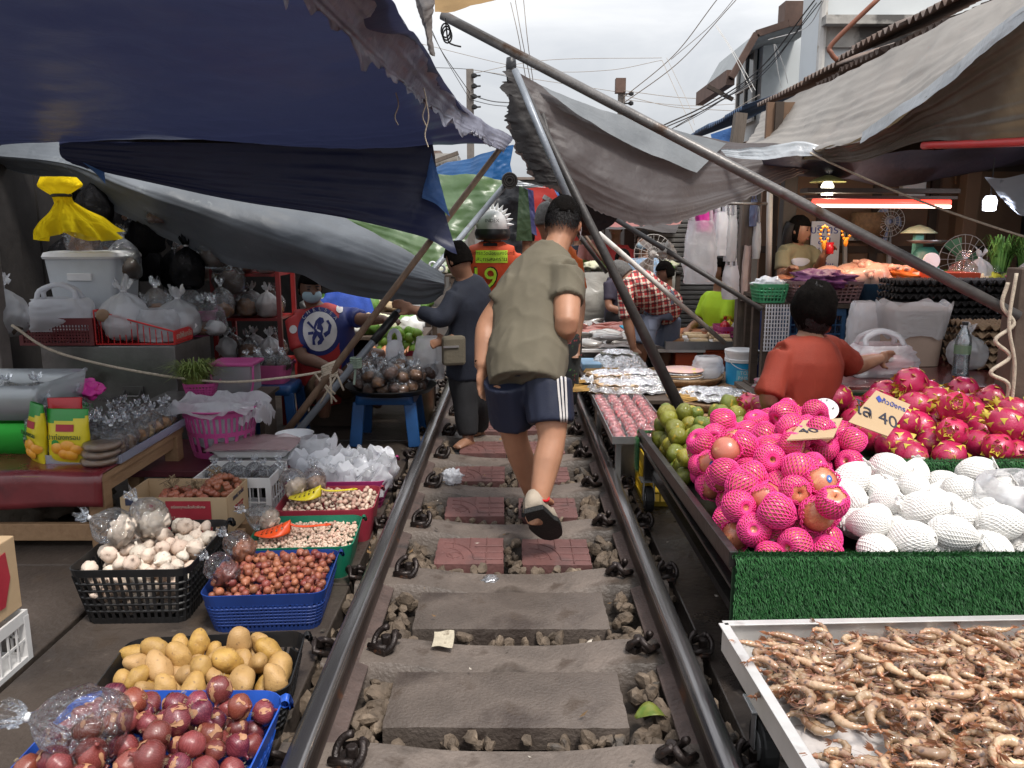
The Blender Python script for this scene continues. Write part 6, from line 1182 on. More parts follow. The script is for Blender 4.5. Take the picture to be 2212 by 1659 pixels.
m_tray = mat('egg_tray', (.02, .017, .017), .8, .3, 20); m_egg = mat('egg_tray_brown', (.26, .17, .10), .85, .2, 15)
def eggtrays(label, c, n, m, w=.3, d=.3, name='egg_trays'):
    t = thing(name, label, 'egg trays', c, 0, 'black egg tray stacks' if m is m_tray else None); 
    for k in range(n): b = M(); b.grid(lambda u, v: V((c[0]+(u-.5)*w, c[1]+(v-.5)*d, c[2]+.045*k+.018*(1+math.cos(u*2*PI*6)*math.cos(v*2*PI*6)))), 37, 37); b.build('egg_tray', m, t, smooth=True, thick=.006)
for k in range(4): eggtrays('tall stack of black egg trays beside the dark red table', (2.62+.31*k, 5.35, .80), 7, m_tray)
lowtable('dark bench under the black egg trays', 2.45, 3.8, 5.15, 5.6, .79, m_woodd, name='bench')
lowtable('far right table heaped with vegetables and bags', 3.2, 4.6, 5.7, 6.8, 1.0, m_lowt, name='vegetable_table')
for k in range(16):
    x, y = 3.22+.115*(k % 8)+U(-.03, .03), 5.85+.3*(k//8); veg('vegetable_heap', ['green leaf heap on the far right table', 'pale mushroom heap on the far right table', 'yellow flower heap on the far right table', 'dark herb heap on the far right table'][k % 4], (x, y, 1.06), .10, [m_leafy, m_straw, mat('yellow_flower', (.42, .38, .03), .6, .3, 20), m_herb][k % 4], 40+k)
for k in range(8): tied_bag('clear_bag', 'clear bag among the vegetables on the far right table', 'bag', (3.2+.16*k, 5.78+.1*(k % 3), 1.0), .1, .26, m_film2 if k % 2 else m_film, m_leafy if k % 3 else None, 340+k, 'clear bags on the far right table')
for k, x in enumerate((3.65, 3.95)): tub('pink_bowl', ['pink bowl between bags on the far right table', 'pink bowl at the end of the far right table'][k], (x, 5.75, 1.02), .09, .14, .08, m_pink, 'bowl')
for k in range(3): grass('herb_bundle', ['herb bundle standing at the far right post', 'herb bundle behind the far right bags', 'herb bundle lying over the far right table'][k], (3.55+.2*k, 5.95, 1.12), 160, .3, .12, m_leafy, 'herbs', .006)
# dark red table with bottles
t = thing('counter_table', 'table covered in worn dark red vinyl behind the dragon fruit', 'table', (2.4, 4.55, 0)); m_vin = mat('worn_vinyl', (.10, .022, .022), .18, .35, 3, coat=.3, bump=.15, bscale=10, spots=[((.05, .035, .035), 3.2, .56), ((.30, .26, .28), 5, .69)]); b = M()
def ct(u, v): x = 1.66+1.6*u; y = 3.98+1.2*v; return V((x+.05*(1-v)*0, y, .625-(.10*(1-v/.08) if v < .08 else 0)+.004*noise.noise(V((x*4, y*4, 0)))))
b.grid(ct, 40, 40); b.build('vinyl_cover', m_vin, t, smooth=True, thick=.004); b = M(); b.box((2.46, 4.6, .595), (1.58, 1.14, .04)); b.build('tabletop', m_woodd, t); b = M(); b.box((1.70, 4.58, .3), (.03, 1.1, .55)); b.build('side_panel', m_dsteel, t)
for x in (1.73, 3.2):
    for y in (4.05, 5.1): b = M(); b.box((x, y, .285), (.06, .06, .57)); b.build('leg', m_woodd, t)
m_pet = film('pet_plastic', (.9, .95, .98), .3, .06, 12, .25, .03); m_water = film('water', (.8, .9, .92), .12, .04, 8, .2, .02)
def bottle(label, c, h, r):
    t = thing('water_bottle', label, 'bottle', c); b = M(); b.lathe([(0, 0), (r*.9, .0), (r, h*.03)]+[(r*(1-.04*(i % 2)), h*(.06+.045*i)) for i in range(12)]+[(r, h*.64), (r*.9, h*.72), (r*.45, h*.86), (r*.32, h*.9), (r*.32, h*.96)], 22, c); b.build('bottle_wall', m_pet, t, smooth=True); b = M(); b.lathe([(0, h*.94), (r*.38, h*.94), (r*.38, h), (0, h)], 16, c); b.build('cap', m_black, t); b = M(); b.lathe([(0, .004), (r*.93, .006), (r*.93, h*.40), (0, h*.40)], 18, c); b.build('water', m_water, t, smooth=True); b = M(); b.lathe([(r*1.01, h*.42), (r*1.01, h*.58)], 22, c); b.build('label', film('label_film', (.35, .5, .3), .5, .2, 20, .3, .5), t)
bottle('shorter clear water bottle beside the carrier bag', (2.32, 4.95, .63), .26, .036); bottle('taller clear water bottle at the right of the brown sack', (2.46, 4.38, .63), .30, .042)
t = thing('brown_sack', 'upright brown paper sack lined with clear plastic between the bottles', 'sack', (2.36, 4.75, .63)); b = M(); b.grid(lambda u, v: (lambda a: V((2.38+(.15+.03*v)*math.copysign(abs(math.cos(a))**.5, math.cos(a)), 4.80+.1*math.copysign(abs(math.sin(a))**.5, math.sin(a)), .63+.34*v)))(2*PI*u), 32, 8, cu=True); b.build('sack', mat('brown_paper', (.36, .26, .2), .75, .12, 4, bump=.2), t, smooth=True); b = M(); b.grid(lambda u, v: (lambda a: V((2.38+(.165+.04*v)*math.copysign(abs(math.cos(a))**.5, math.cos(a)), 4.80+.12*math.copysign(abs(math.sin(a))**.5, math.sin(a)), .80+.2*v+.015*math.sin(a*7))))(2*PI*u), 40, 8, cu=True); b.build('lining', m_film2, t, smooth=True)
carrier('carrier_bag', 'white carrier bag of packed meat on the dark red table', (2.04, 4.45, .63), .40, .26, .17, m_film2, 91, .1); lump((2.06, 4.45, .68), (.17, .1, .06), m_candy, 'meat_pack', None, 3); tag(bpy.data.objects[-1] if False else [o for o in bpy.data.objects if o.name.startswith('meat_pack')][0], 'pack of pink meat inside the white carrier bag', 'meat')
carrier('clear_bag', 'tall clear bag leaning behind the carrier bag', (2.16, 4.95, .63), .22, .14, .36, m_film2, 95, handle=False)
eggtrays('stack of brown egg trays at the end of the dark red table', (2.86, 4.75, .63), 6, m_egg, .44, .34)
tied_bag('plastic_bag', 'white knotted bag beside the brown egg trays', 'bag', (2.62, 4.62, .63), .1, .24, m_film2, None, 360)
# right post with coiled rope
pa, pb_ = at(2206, 560, 3.5), at(2206, 900, 3.5); b = M(); b.box((pa.x+.03, 3.5, .63), (.11, .11, 1.26)); tag(b.build('wooden_post', mat('brown_post', (.085, .058, .042), .75, .3, 6, bump=.4, bscale=30), bevel=.006), 'brown post wound with rope at the right picture edge', 'post')
b = M(); P = [at(2178, 610, 3.42), at(2165, 660, 3.42), at(2190, 700, 3.4), at(2150, 735, 3.4), at(2182, 770, 3.4), at(2140, 805, 3.4), at(2178, 830, 3.4), at(2172, 880, 3.42), at(2168, 930, 3.42)]; b.tube(catmull(P, 60), .0085, 7); P = [at(2196, 590, 3.4), at(2180, 700, 3.39), at(2192, 790, 3.39), at(2182, 900, 3.4)]; b.tube(catmull(P, 30), .0075, 7); tag(b.build('rope', m_rope, smooth=True), 'pale rope hanging in loops down the brown post', 'rope')
# ================================================================ tarps, poles, roofs
random.seed(77)
tn = tarp('navy_tarp', (.016, .021, .058), (.024, .031, .080), .36, .2, (.034, .042, .10), 1.2, .3, 5, spots=((.045, .036, .055), 1.5, .56), gloss=.4)
tn2 = tarp('dark_navy_tarp', (.010, .013, .046), (.016, .021, .068), .42, .08, (.012, .014, .045), 1.5, .25, 8)
tg = tarp('grey_tarp', (.085, .096, .112), (.135, .15, .168), .5, .12, None, 2.2, .4, 7, spots=((.24, .26, .27), 5, .62), gloss=.25)
tgr = tarp('green_tarp', (.075, .14, .05), (.125, .20, .085), .35, .28, (.16, .30, .10), 3, .25, 9, gloss=.4)
tgb = tarp('brown_grey_tarp', (.078, .069, .071), (.13, .116, .116), .5, .40, (.22, .16, .14), 1.6, .35, 12, spots=((.07, .06, .065), 3, .6))
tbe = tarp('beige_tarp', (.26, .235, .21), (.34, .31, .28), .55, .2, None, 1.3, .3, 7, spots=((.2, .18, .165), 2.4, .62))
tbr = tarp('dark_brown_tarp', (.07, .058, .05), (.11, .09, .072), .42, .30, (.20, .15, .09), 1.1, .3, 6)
tsil = tarp('silver_tarp', (.34, .37, .40), (.46, .49, .52), .3, .2, None, 4, .5, 12, gloss=.5)
tblu = tarp('blue_tarp', (.02, .09, .25), (.035, .14, .36), .4, .4, (.04, .2, .5), 3, .3, 12)
tlb = tarp('sky_blue_tarp', (.06, .16, .42), (.10, .23, .55), .4, .3, None, 4, .5, 20)
tred = tarp('red_tarp', (.45, .035, .03), (.55, .06, .05), .45, .5, (.75, .08, .06), 2, .3, 9); tpk = tarp('pink_tarp', (.42, .16, .15), (.5, .22, .2), .5, .5, (.6, .25, .22), 2, .3, 9)
tbk = tarp('black_tarp', (.010, .010, .012), (.02, .02, .024), .4, .03, None, 3, .4, 12); tdg = tarp('dark_green_tarp', (.03, .055, .025), (.05, .08, .035), .4, .2, None, 3, .4, 12); tpu = tarp('purple_tarp', (.05, .05, .14), (.09, .09, .22), .4, .3, None, 3, .4, 12)
def cloth(name, label, rows, nu, nv, m, wr=.02, ws=2., seed=0, edge=None, cat='tarp'):
    o = sheet(rows, nu, nv, wr, ws, seed, edge).build(name, m, smooth=True); o.data.validate(); return tag(o, label, cat)
W = lambda *a: V(a)
cloth('navy_tarp', 'large dark navy tarp roofing the left stalls overhead', [[W(-3.6, 2.3, 2.42), W(-2.5, 2.25, 2.24), W(-1.3, 2.2, 2.18), W(-.41, 2.2, 2.15)], [W(-3.6, 2.6, 2.35), W(-2.4, 2.6, 2.17), W(-1.2, 2.6, 2.13), W(-.38, 2.62, 2.14)], [W(-3.6, 3.8, 2.2), W(-2.3, 3.8, 2.0), W(-1.1, 3.7, 2.02), W(-.36, 3.62, 2.14)], [W(-3.6, 4.6, 2.05), W(-2.2, 4.7, 1.93), W(-1.0, 4.7, 1.945), W(-.28, 4.77, 2.10)], [at(-350, 308, 4.9), at(300, 311, 5.02), at(750, 315, 5.1), at(1098, 310, 5.2)]], 100, 100, tn, .05, .9, 1)
rag = lambda s, k=.03: (lambda u, v, p: p+V((0, 0, (k*noise.noise(V((u*14, s, 0)))+k*.6*noise.noise(V((u*45, s, 1)))) if v > .92 else 0)))
cloth('torn_tarp', 'torn grey lilac tarp edge laid along the navy tarp towards the track', [[W(-.43, 2.2, 2.18), W(-.40, 2.62, 2.165), W(-.38, 3.62, 2.165), W(-.30, 4.72, 2.125), at(1108, 300, 5.22)], [W(-.56, 2.2, 2.1), W(-.52, 2.62, 2.085), W(-.46, 3.62, 2.075), W(-.35, 4.6, 2.045), at(1095, 318, 5.15)], [W(-.64, 2.2, 2.07), W(-.57, 2.6, 2.05), W(-.49, 3.5, 2.03), W(-.37, 4.5, 2.0), at(1085, 330, 5.12)]], 120, 24, tarp('lilac_grey_tarp', (.17, .17, .23), (.32, .32, .39), .32, .3, None, 5, .5, 14, gloss=.5), .03, 5, 2, rag(3, .09))
cloth('navy_flap', 'dark navy tarp flap hanging under the big navy tarp', [[at(128, 305, 5.0), at(400, 308, 5.02), at(700, 312, 5.05), at(935, 312, 5.12)], [at(135, 340, 5.0), at(420, 380, 5.05), at(700, 405, 5.05), at(955, 425, 5.1)], [at(185, 362, 5.02), at(480, 428, 5.06), at(740, 470, 5.05), at(987, 528, 5.02)]], 70, 40, tn2, .02, 2.2, 3, lambda u, v, p: p+V((0, 0, -.06*math.exp(-((u-1)/.06)**2)*v)))
cloth('blue_flap', 'sky blue reverse corner of the hanging navy flap', [[at(932, 330, 5.06), at(938, 352, 5.06), at(946, 375, 5.05)], [at(918, 395, 5.05), at(932, 405, 5.03), at(958, 420, 5.04)], [at(913, 428, 5.05), at(940, 440, 5.03), at(972, 468, 5.03)]], 16, 20, tlb, .02, 9, 4)
cloth('blue_patch', 'small blue corner of tarp at the left end of the navy flap', [[at(178, 350, 4.97), at(226, 372, 4.97)], [at(205, 372, 4.96), at(228, 398, 4.96)]], 8, 8, tlb, .01, 9, 5)
T3B = [(-60, 352), (130, 390), (250, 455), (480, 568), (650, 596), (725, 630), (905, 658), (958, 640)]; T3M = [(-60, 330), (140, 350), (290, 405), (500, 478), (650, 530), (745, 560), (880, 595), (960, 612)]; T3T = [(-60, 295), (150, 305), (340, 330), (540, 380), (690, 440), (810, 505), (900, 555), (962, 590)]
cloth('grey_tarp', 'grey tarp sagging low over the left stalls to the poles', [[at(x, y, 5.75-.05*i) for i, (x, y) in enumerate(T3T)], [at(x, y, 5.45-.03*i-(.12 if 1 < i < 6 else 0)) for i, (x, y) in enumerate(T3M)], [at(x, y, 5.62-.04*i) for i, (x, y) in enumerate(T3B)]], 120, 50, tg, .024, 2.4, 6)
cloth('green_tarp', 'sage green tarp with eyelets behind the leaning poles', [[at(560, 395, 6.2), at(800, 378, 6.1), at(950, 376, 6.05), at(1098, 388, 6.0)], [at(580, 425, 6.15), at(800, 450, 6.0), at(930, 470, 5.9), at(1035, 475, 5.9)], [at(600, 452, 6.1), at(795, 514, 5.9), at(905, 562, 5.75), at(957, 582, 5.7)]], 60, 40, tgr, .045, 3.5, 7)
for k, (x, y) in enumerate(((797, 519), (935, 573), (954, 580))):
    p = at(x, y, 5.66 if k else 5.8); b = M(); b.tube([p+V((.022*math.cos(a), -.01, .022*math.sin(a))) for a in [i*PI/8 for i in range(16)]], .009, 6, closed=True); tag(b.build('eyelet', m_white, smooth=True), ['white plastic eyelet in the middle of the green tarp edge', 'left white eyelet of the pair at the green tarp corner', 'right white eyelet of the pair at the green tarp corner'][k], 'eyelet')
# right side
T5 = [[at(1106, 148, 5.5), at(1180, 190, 5.6), at(1290, 238, 5.8), at(1400, 270, 6.0), at(1570, 303, 6.3), at(1790, 315, 6.5)], [at(1102, 215, 5.5), at(1190, 250, 5.5), at(1300, 300, 5.65), at(1420, 335, 5.8), at(1590, 345, 6.15), at(1790, 325, 6.4)], [at(1112, 300, 5.48), at(1215, 345, 5.45), at(1320, 400, 5.5), at(1430, 430, 5.65), at(1590, 400, 6.05), at(1790, 335, 6.35)], [at(1168, 396, 5.5), at(1235, 425, 5.5), at(1330, 470, 5.55), at(1435, 484, 5.65), at(1600, 430, 6.0), at(1800, 345, 6.3)]]
def e5(u, v, p): return p+V(((-.05*abs(noise.noise(V((v*20, 0, 0))))-.06*abs(noise.noise(V((v*6, 3, 0)))))*max(0, 1-u/.05), 0, -.03*math.exp(-((v-1)/.08)**2)*abs(noise.noise(V((u*40, 2, 0))))))
cloth('grey_brown_tarp', 'brown grey tarp slung across the track on the right poles', T5, 110, 70, tgb, .03, 2.6, 8, e5)
def e6(u, v, p): k = max(0, 1-u/.35); return p+V((-.07*k*abs(noise.noise(V((v*9, 0, 0))))-.07*k*abs(noise.noise(V((v*31, 3, 0)))), 0, .05*k*noise.noise(V((v*17, 8, 0)))))
cloth('torn_cloth', 'torn dark cloth hanging ragged at the left edge of the slung tarp', [[at(1106, 140, 5.46), at(1112, 145, 5.46), at(1118, 150, 5.46)], [at(1103, 210, 5.44), at(1130, 215, 5.44), at(1150, 215, 5.43)], [at(1112, 290, 5.43), at(1150, 300, 5.42), at(1180, 300, 5.42)], [at(1140, 350, 5.43), at(1175, 360, 5.42), at(1203, 365, 5.42)], [at(1166, 398, 5.43), at(1190, 400, 5.42), at(1214, 402, 5.42)]], 24, 120, tarp('ragged_cloth', (.025, .022, .022), (.045, .04, .04), .7, .1), .02, 6, 8, e6)
cloth('tarp_strip', 'doubled strip of grey tarp folded over the upper edge of the slung tarp', [[at(1170, 183, 5.52), at(1300, 236, 5.72), at(1430, 272, 5.95), at(1568, 310, 6.2)], [at(1215, 225, 5.45), at(1310, 285, 5.55), at(1400, 330, 5.65), at(1506, 372, 5.8)]], 50, 16, tarp('slate_tarp', (.13, .14, .15), (.20, .21, .22), .5, .2, None, 3, .3, 12), .012, 4, 9)
cloth('silver_fold', 'silvery tarp fold joining the slung tarp to the right roof', [[at(1555, 322, 6.1), at(1640, 318, 5.9), at(1730, 305, 5.7), at(1790, 318, 5.6)], [at(1570, 338, 6.05), at(1640, 345, 5.85), at(1730, 335, 5.65), at(1785, 338, 5.6)]], 36, 12, tsil, .02, 6, 10)
cloth('black_tarp', 'black tarp hanging behind the walking man', [[at(1195, 388, 5.75), at(1255, 425, 5.7), at(1335, 470, 5.7)], [at(1215, 440, 5.8), at(1262, 470, 5.75), at(1320, 488, 5.72)], [at(1235, 505, 5.9), at(1270, 508, 5.85), at(1285, 505, 5.8)]], 24, 24, tbk, .02, 4, 11)
BT = [at(1645, 243, 8.5), at(1800, 165, 6.6), at(1980, 78, 5.3), at(2170, -15, 4.5), at(2360, -110, 3.9)]; FO = [at(1608, 314, 7.6), at(1740, 322, 5.8), at(1860, 300, 4.7), at(2010, 198, 3.95), at(2130, 100, 3.45), at(2280, -25, 2.95)]
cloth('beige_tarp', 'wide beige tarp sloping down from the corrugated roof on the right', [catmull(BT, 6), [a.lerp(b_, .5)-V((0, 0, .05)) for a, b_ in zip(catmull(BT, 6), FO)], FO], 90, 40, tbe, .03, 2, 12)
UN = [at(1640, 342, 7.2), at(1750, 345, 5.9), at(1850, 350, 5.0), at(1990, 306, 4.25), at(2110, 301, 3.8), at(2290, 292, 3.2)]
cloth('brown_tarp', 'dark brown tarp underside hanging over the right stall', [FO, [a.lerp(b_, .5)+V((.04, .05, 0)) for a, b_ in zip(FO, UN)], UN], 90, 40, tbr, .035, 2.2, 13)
cloth('silver_fold', 'bright silver crease running down the beige tarp edge', [[p+V((-.01, -.02, .035)) for p in FO[2:]], [p+V((-.02, -.035, -.03)) for p in FO[2:]]], 40, 8, tsil, .012, 5, 14)
b = M(); b.tube(catmull([p+V((-.02, -.06, -.025)) for p in UN[3:]], 16), [(.018, .014)]*16, 6); tag(b.build('red_trim', mat('red_trim', (.5, .03, .03), .45, .1), smooth=True), 'red tube trim along the lower edge of the brown tarp', 'trim')
cloth('stall_awning', 'dark sagging awning inside the chicken stall', [[at(1640, 330, 6.0), at(1800, 335, 6.0), at(1950, 330, 5.9), at(2260, 300, 5.6)], [at(1655, 368, 6.4), at(1820, 388, 6.4), at(1970, 396, 6.4), at(2260, 335, 6.2)], [at(1670, 360, 7.3), at(1830, 372, 7.3), at(1980, 372, 7.3), at(2260, 350, 7.2)]], 50, 24, tarp('violet_black_tarp', (.035, .03, .045), (.05, .042, .06), .6, .1), .025, 3, 15)
t = thing('shade_roof', 'added dark corrugated roof that darkens the right stalls', 'roof', (3.9, 6, 2.5)); b = M(); b.grid(lambda u, v: V((2.45+2.9*u, 3.4+6*v, 2.32+.25*u+.012*math.sin(v*160))), 4, 240); b.build('sheeting', mat('rusty_sheet', (.12, .075, .055), .7, .3, 4, col2=(.19, .125, .095), bump=.2, spots=((.07, .05, .045), 3, .6)), t, smooth=True, thick=.004)  # slab added overhead to darken the stall interior
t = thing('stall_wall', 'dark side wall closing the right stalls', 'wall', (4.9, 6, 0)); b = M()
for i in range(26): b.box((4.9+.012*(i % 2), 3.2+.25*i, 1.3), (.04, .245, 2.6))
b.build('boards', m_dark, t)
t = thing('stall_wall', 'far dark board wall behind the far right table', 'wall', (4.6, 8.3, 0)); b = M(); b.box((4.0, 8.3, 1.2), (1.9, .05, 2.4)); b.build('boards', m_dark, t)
b = M(); P0 = at(2100, 360, 6.9); b.box((P0.x, 6.9, 1.2), (.12, .12, 2.4)); tag(b.build('wooden_post', m_ply, bevel=.006), 'light brown post beside the hanging printed cloth', 'post')
cloth('printed_cloth', 'white cloth printed with dark leaves hanging at the far right', [[at(2128, 382, 5.5), at(2170, 385, 5.5), at(2225, 372, 5.5)], [at(2160, 425, 5.5), at(2190, 430, 5.48), at(2235, 430, 5.5)], [at(2190, 455, 5.5), at(2205, 465, 5.5), at(2240, 470, 5.5)]], 20, 20, mat('printed_fabric', (.5, .54, .60), .8, .08, 5, spots=((.08, .10, .14), 9, .62)), .03, 5, 16, cat='cloth')
for k, (x, y) in enumerate(((2050, 378), (2100, 345))): 
    q = at(x, y, 7.6); b = M(); b.tube([q, q+V((.22, .05, .08))], .012, 6); tag(b.build('tube_lamp', m_bulbb), ['small lit tube under the far right roof', 'second small lit tube higher under the far right roof'][k], 'lamp')
m_rust = mat('rusty_corrugated', (.17, .105, .075), .75, .35, 3, col2=(.25, .21, .19), bump=.2, spots=[((.10, .06, .045), 4, .58), ((.30, .17, .10), 6, .66)]); m_bcor = mat('blue_corrugated', (.05, .09, .17), .7, .3, 4, col2=(.10, .14, .22), spots=((.2, .16, .13), 6, .63))
def corr(name, label, y0, y1, x0, z0, x1, z1, m, lam=.09, amp=.022, seed=0):
    b = M(); n = int((y1-y0)/lam*8); b.grid(lambda u, v: V((x0+(x1-x0)*u-(.06*noise.noise(V((int(v*(y1-y0)/.8)*3.1, seed, 0))) if u == 0 else 0), y0+(y1-y0)*v, z0+(z1-z0)*u+amp*math.sin(2*PI*(y0+(y1-y0)*v)/lam)+.04*noise.noise(V((int(v*(y1-y0)/.8)*1.7, seed, 5))))), 5, n); return tag(b.build(name, m, smooth=True, thick=.004), label, 'roof')
corr('corrugated_roof', 'upper rusty corrugated roof sheet above the beige tarp', 2.6, 7.0, 2.62, 2.78, 3.5, 3.12, m_rust, seed=1); corr('corrugated_roof', 'lower rusty corrugated roof layer under the upper sheet', 3.0, 7.6, 2.70, 2.70, 3.5, 2.95, m_rust, seed=2); corr('corrugated_roof', 'farther grey brown corrugated roof beyond the beige tarp', 7.0, 9.2, 2.66, 2.76, 3.6, 3.05, m_rust, seed=3); corr('corrugated_roof', 'blue corrugated roof at the far end of the right stalls', 9.2, 13.5, 2.5, 2.72, 3.6, 3.1, m_bcor, seed=4)
cloth('blue_sheet', 'bright blue sheet hanging under the blue corrugated roof', [[at(1535, 290, 9.5), at(1595, 270, 9.5)], [at(1540, 312, 9.5), at(1592, 310, 9.5)]], 12, 8, tlb, .02, 4, 17)
b = M(); b.bar(at(1600, 245, 9), at(1590, 315, 9), .12); tag(b.build('timber_strut', m_wpost), 'short weathered strut under the corrugated roof', 'strut')
b = M(); b.tube(catmull([at(1905, -10, 5.6), at(1800, 92, 5.7), at(1796, 115, 5.7), at(1808, 130, 5.7)], 16), .016, 8); tag(b.build('rusty_pipe', mat('rusty_pipe', (.22, .08, .045), .6, .25, 8), smooth=True), 'bent rusty pipe rising from the corrugated roof', 'pipe')
b = M(); b.bar(at(1528, 186, 12), at(1583, 215, 12), .05); tag(b.build('timber_beam', m_batten), 'loose timber beam sticking out over the far roof', 'beam')
# ---- poles
def pole(name, label, a, b_, r0, r1, m): b = M(); b.tube([a, a.lerp(b_, .5), b_], [r0, (r0+r1)/2, r1], 12); return tag(b.build(name, m, smooth=True), label, 'pole')
p1a, p1b = gz(563, 1006), at(1084, 316, 5.2)
pole('brown_pole', 'brown wooden pole leaning from the bench to the navy tarp', p1a, p1b, .024, .018, m_bpole); pole('grey_pole', 'grey metal pole leaning beside the brown pole', gz(583, 1004), at(1097, 392, 5.9), .024, .02, mat('blue_grey_pole', (.22, .24, .27), .4, .2, 7, metal=.25, bump=.2, bscale=50, spots=((.12, .10, .09), 8, .62)))
pa, pb_ = gz(583, 1004), at(1097, 392, 5.9); b = M(); b.tube([pa.lerp(pb_, .40), pa.lerp(pb_, .50)], .029, 12); tag(b.build('pole_sleeve', m_black, smooth=True), 'black sleeve on the grey leaning pole', 'sleeve')
b = M(); q = pa.lerp(pb_, .33)
for i in range(5): b.tube([q+V((.034*math.cos(a), .034*math.sin(a), -.03+.014*i)) for a in [k*PI/5 for k in range(10)]], .007, 5, closed=True)
b.tube([q, q+V((-.01, -.04, -.14))], .008, 5); tag(b.build('twine', mat('green_twine', (.30, .38, .30), .8)), 'greenish twine tied round the grey leaning pole', 'twine')
pole('dark_pole', 'dark wooden pole leaning behind the walking man to the tarp peak', at(1474, 892, 5.12)+(at(1474, 892, 5.12)-at(1112, 150, 5.36))*.105, at(1112, 150, 5.36), .040, .019, m_dpole); b = M(); b.tube([at(1245, 472, 5.20).lerp(at(1112, 150, 5.34), k_) for k_ in (0, .5, 1)], [.025, .023, .021], 12); tag(b.build('pole_sleeve', MATS['blue_grey_pole'], smooth=True), 'blue grey upper length of the dark leaning pole', 'pole'); b = M(); q = at(1104, 132, 5.5); b.lathe([(0, .03), (.03, .02), (.035, -.03), (.028, -.12), (0, -.13)], 12, q); tag(b.build('pole_wrap', tbk, smooth=True), 'black wrapped tip of the dark leaning pole', 'wrap')
pole('tarp_strut', 'thin strut along the torn edge of the slung tarp', at(1172, 245, 5.42), at(1213, 398, 5.42), .016, .016, m_dpole)
pole('long_pole', 'long grey metal pole crossing the picture down to the right post', at(955, 32, 4.0), at(2200, 684, 3.44), .022, .024, m_pole)
pole('black_pole', 'black pole with a white rag knot above the man in plaid', at(1300, 455, 6.3), at(1645, 668, 5.45), .02, .018, m_dpole); p = at(1440, 541, 5.98); crumple('rag_knot', p, .06, mat('rag', (.55, .52, .48), .9, .15, 20, bump=.5), 'white rag knotted round the black pole', 'rag', 1., 20, 36)
pole('white_pole', 'white pole slanting down to the steel sausage tray', at(1258, 474, 6.9), at(1567, 742, 7.05), .024, .02, m_wpipe); pole('thin_rod', 'left thin dark rod beside the walking man', at(1243, 498, 7.3), at(1310, 588, 7.5), .02, .02, m_dpole); pole('thin_rod', 'right thin reddish rod beside the walking man', at(1252, 492, 7.6), at(1330, 600, 7.6), .014, .014, m_bpole)
t = thing('pole_hub', 'dark ribbed disc where poles meet in front of the black tarp', 'hub', at(1101, 390, 5.85)); p = at(1101, 390, 5.85); b = M()
for r_ in (.05, .035, .02): b.tube([p+V((r_*math.cos(a), -.012-.1*(.05-r_), r_*math.sin(a))) for a in [i*PI/10 for i in range(20)]], .008, 5, closed=True)
b.tube([p, p+V((0, .05, 0))], .05, 18); b.build('disc', m_dpole, t)
b = M(); a0, a1 = at(1750, 330, 5.6), at(2215, 512, 4.6); b.tube(sag(a0, a1, .03), .007, 6); tag(b.build('rope', m_rope, smooth=True), 'thin rope stretched under the long grey pole', 'rope')
cloth('tan_canvas', 'tan canvas corner at the top of the picture over the long pole', [[at(935, -60, 3.7), at(1000, -60, 3.75), at(1140, -60, 3.8)], [at(940, 20, 3.95), at(985, 22, 3.95), at(1110, -3, 3.95)]], 24, 16, tarp('tan_tarp', (.30, .19, .10), (.42, .28, .15), .6, .4, (.6, .4, .2), 3, .3, 12), .02, 4, 18)
cloth('grey_rag', 'frayed grey rag dangling from the tan canvas', [[at(885, -40, 3.7), at(905, -40, 3.7), at(945, -30, 3.8)], [at(905, 40, 3.72), at(918, 45, 3.7), at(935, 25, 3.75)], [at(925, 118, 3.75), at(932, 120, 3.74), at(940, 122, 3.75)]], 14, 30, tarp('rag_grey', (.12, .115, .12), (.24, .2, .17), .7, .2, None, 6, .5, 20), .03, 6, 19)
b = M(); q = at(962, 40, 3.9)
for k in range(3): b.tube([q+V((.02*math.cos(a)+.004*k, 0, -.05+.03*math.sin(a)-.012*k)) for a in [i*PI/8 for i in range(16)]], .004, 5, closed=True)
b.tube(catmull([q, q+V((.01, 0, -.09)), q+V((.03, 0, -.11)), q+V((.07, 0, -.12))], 10), .004, 5); tag(b.build('tie_wire', m_black, smooth=True), 'black tie wire looped at the upper end of the long pole', 'wire')
for k, (x, y, s) in enumerate(((915, 190, 30), (920, 215, 38), (855, 200, 26))):
    b = M(); b.tube(catmull([at(x, y, 4.0), at(x+6, y+s, 4.0), at(x-2, y+s*2, 4.0), at(x+5, y+s*2.7, 4.0)], 12), .003, 4); tag(b.build('loose_thread', m_rope), ['loose thread hanging from the torn tarp edge', 'longer looped thread hanging from the torn tarp edge', 'short thread hanging off the torn tarp edge'][k], 'thread')
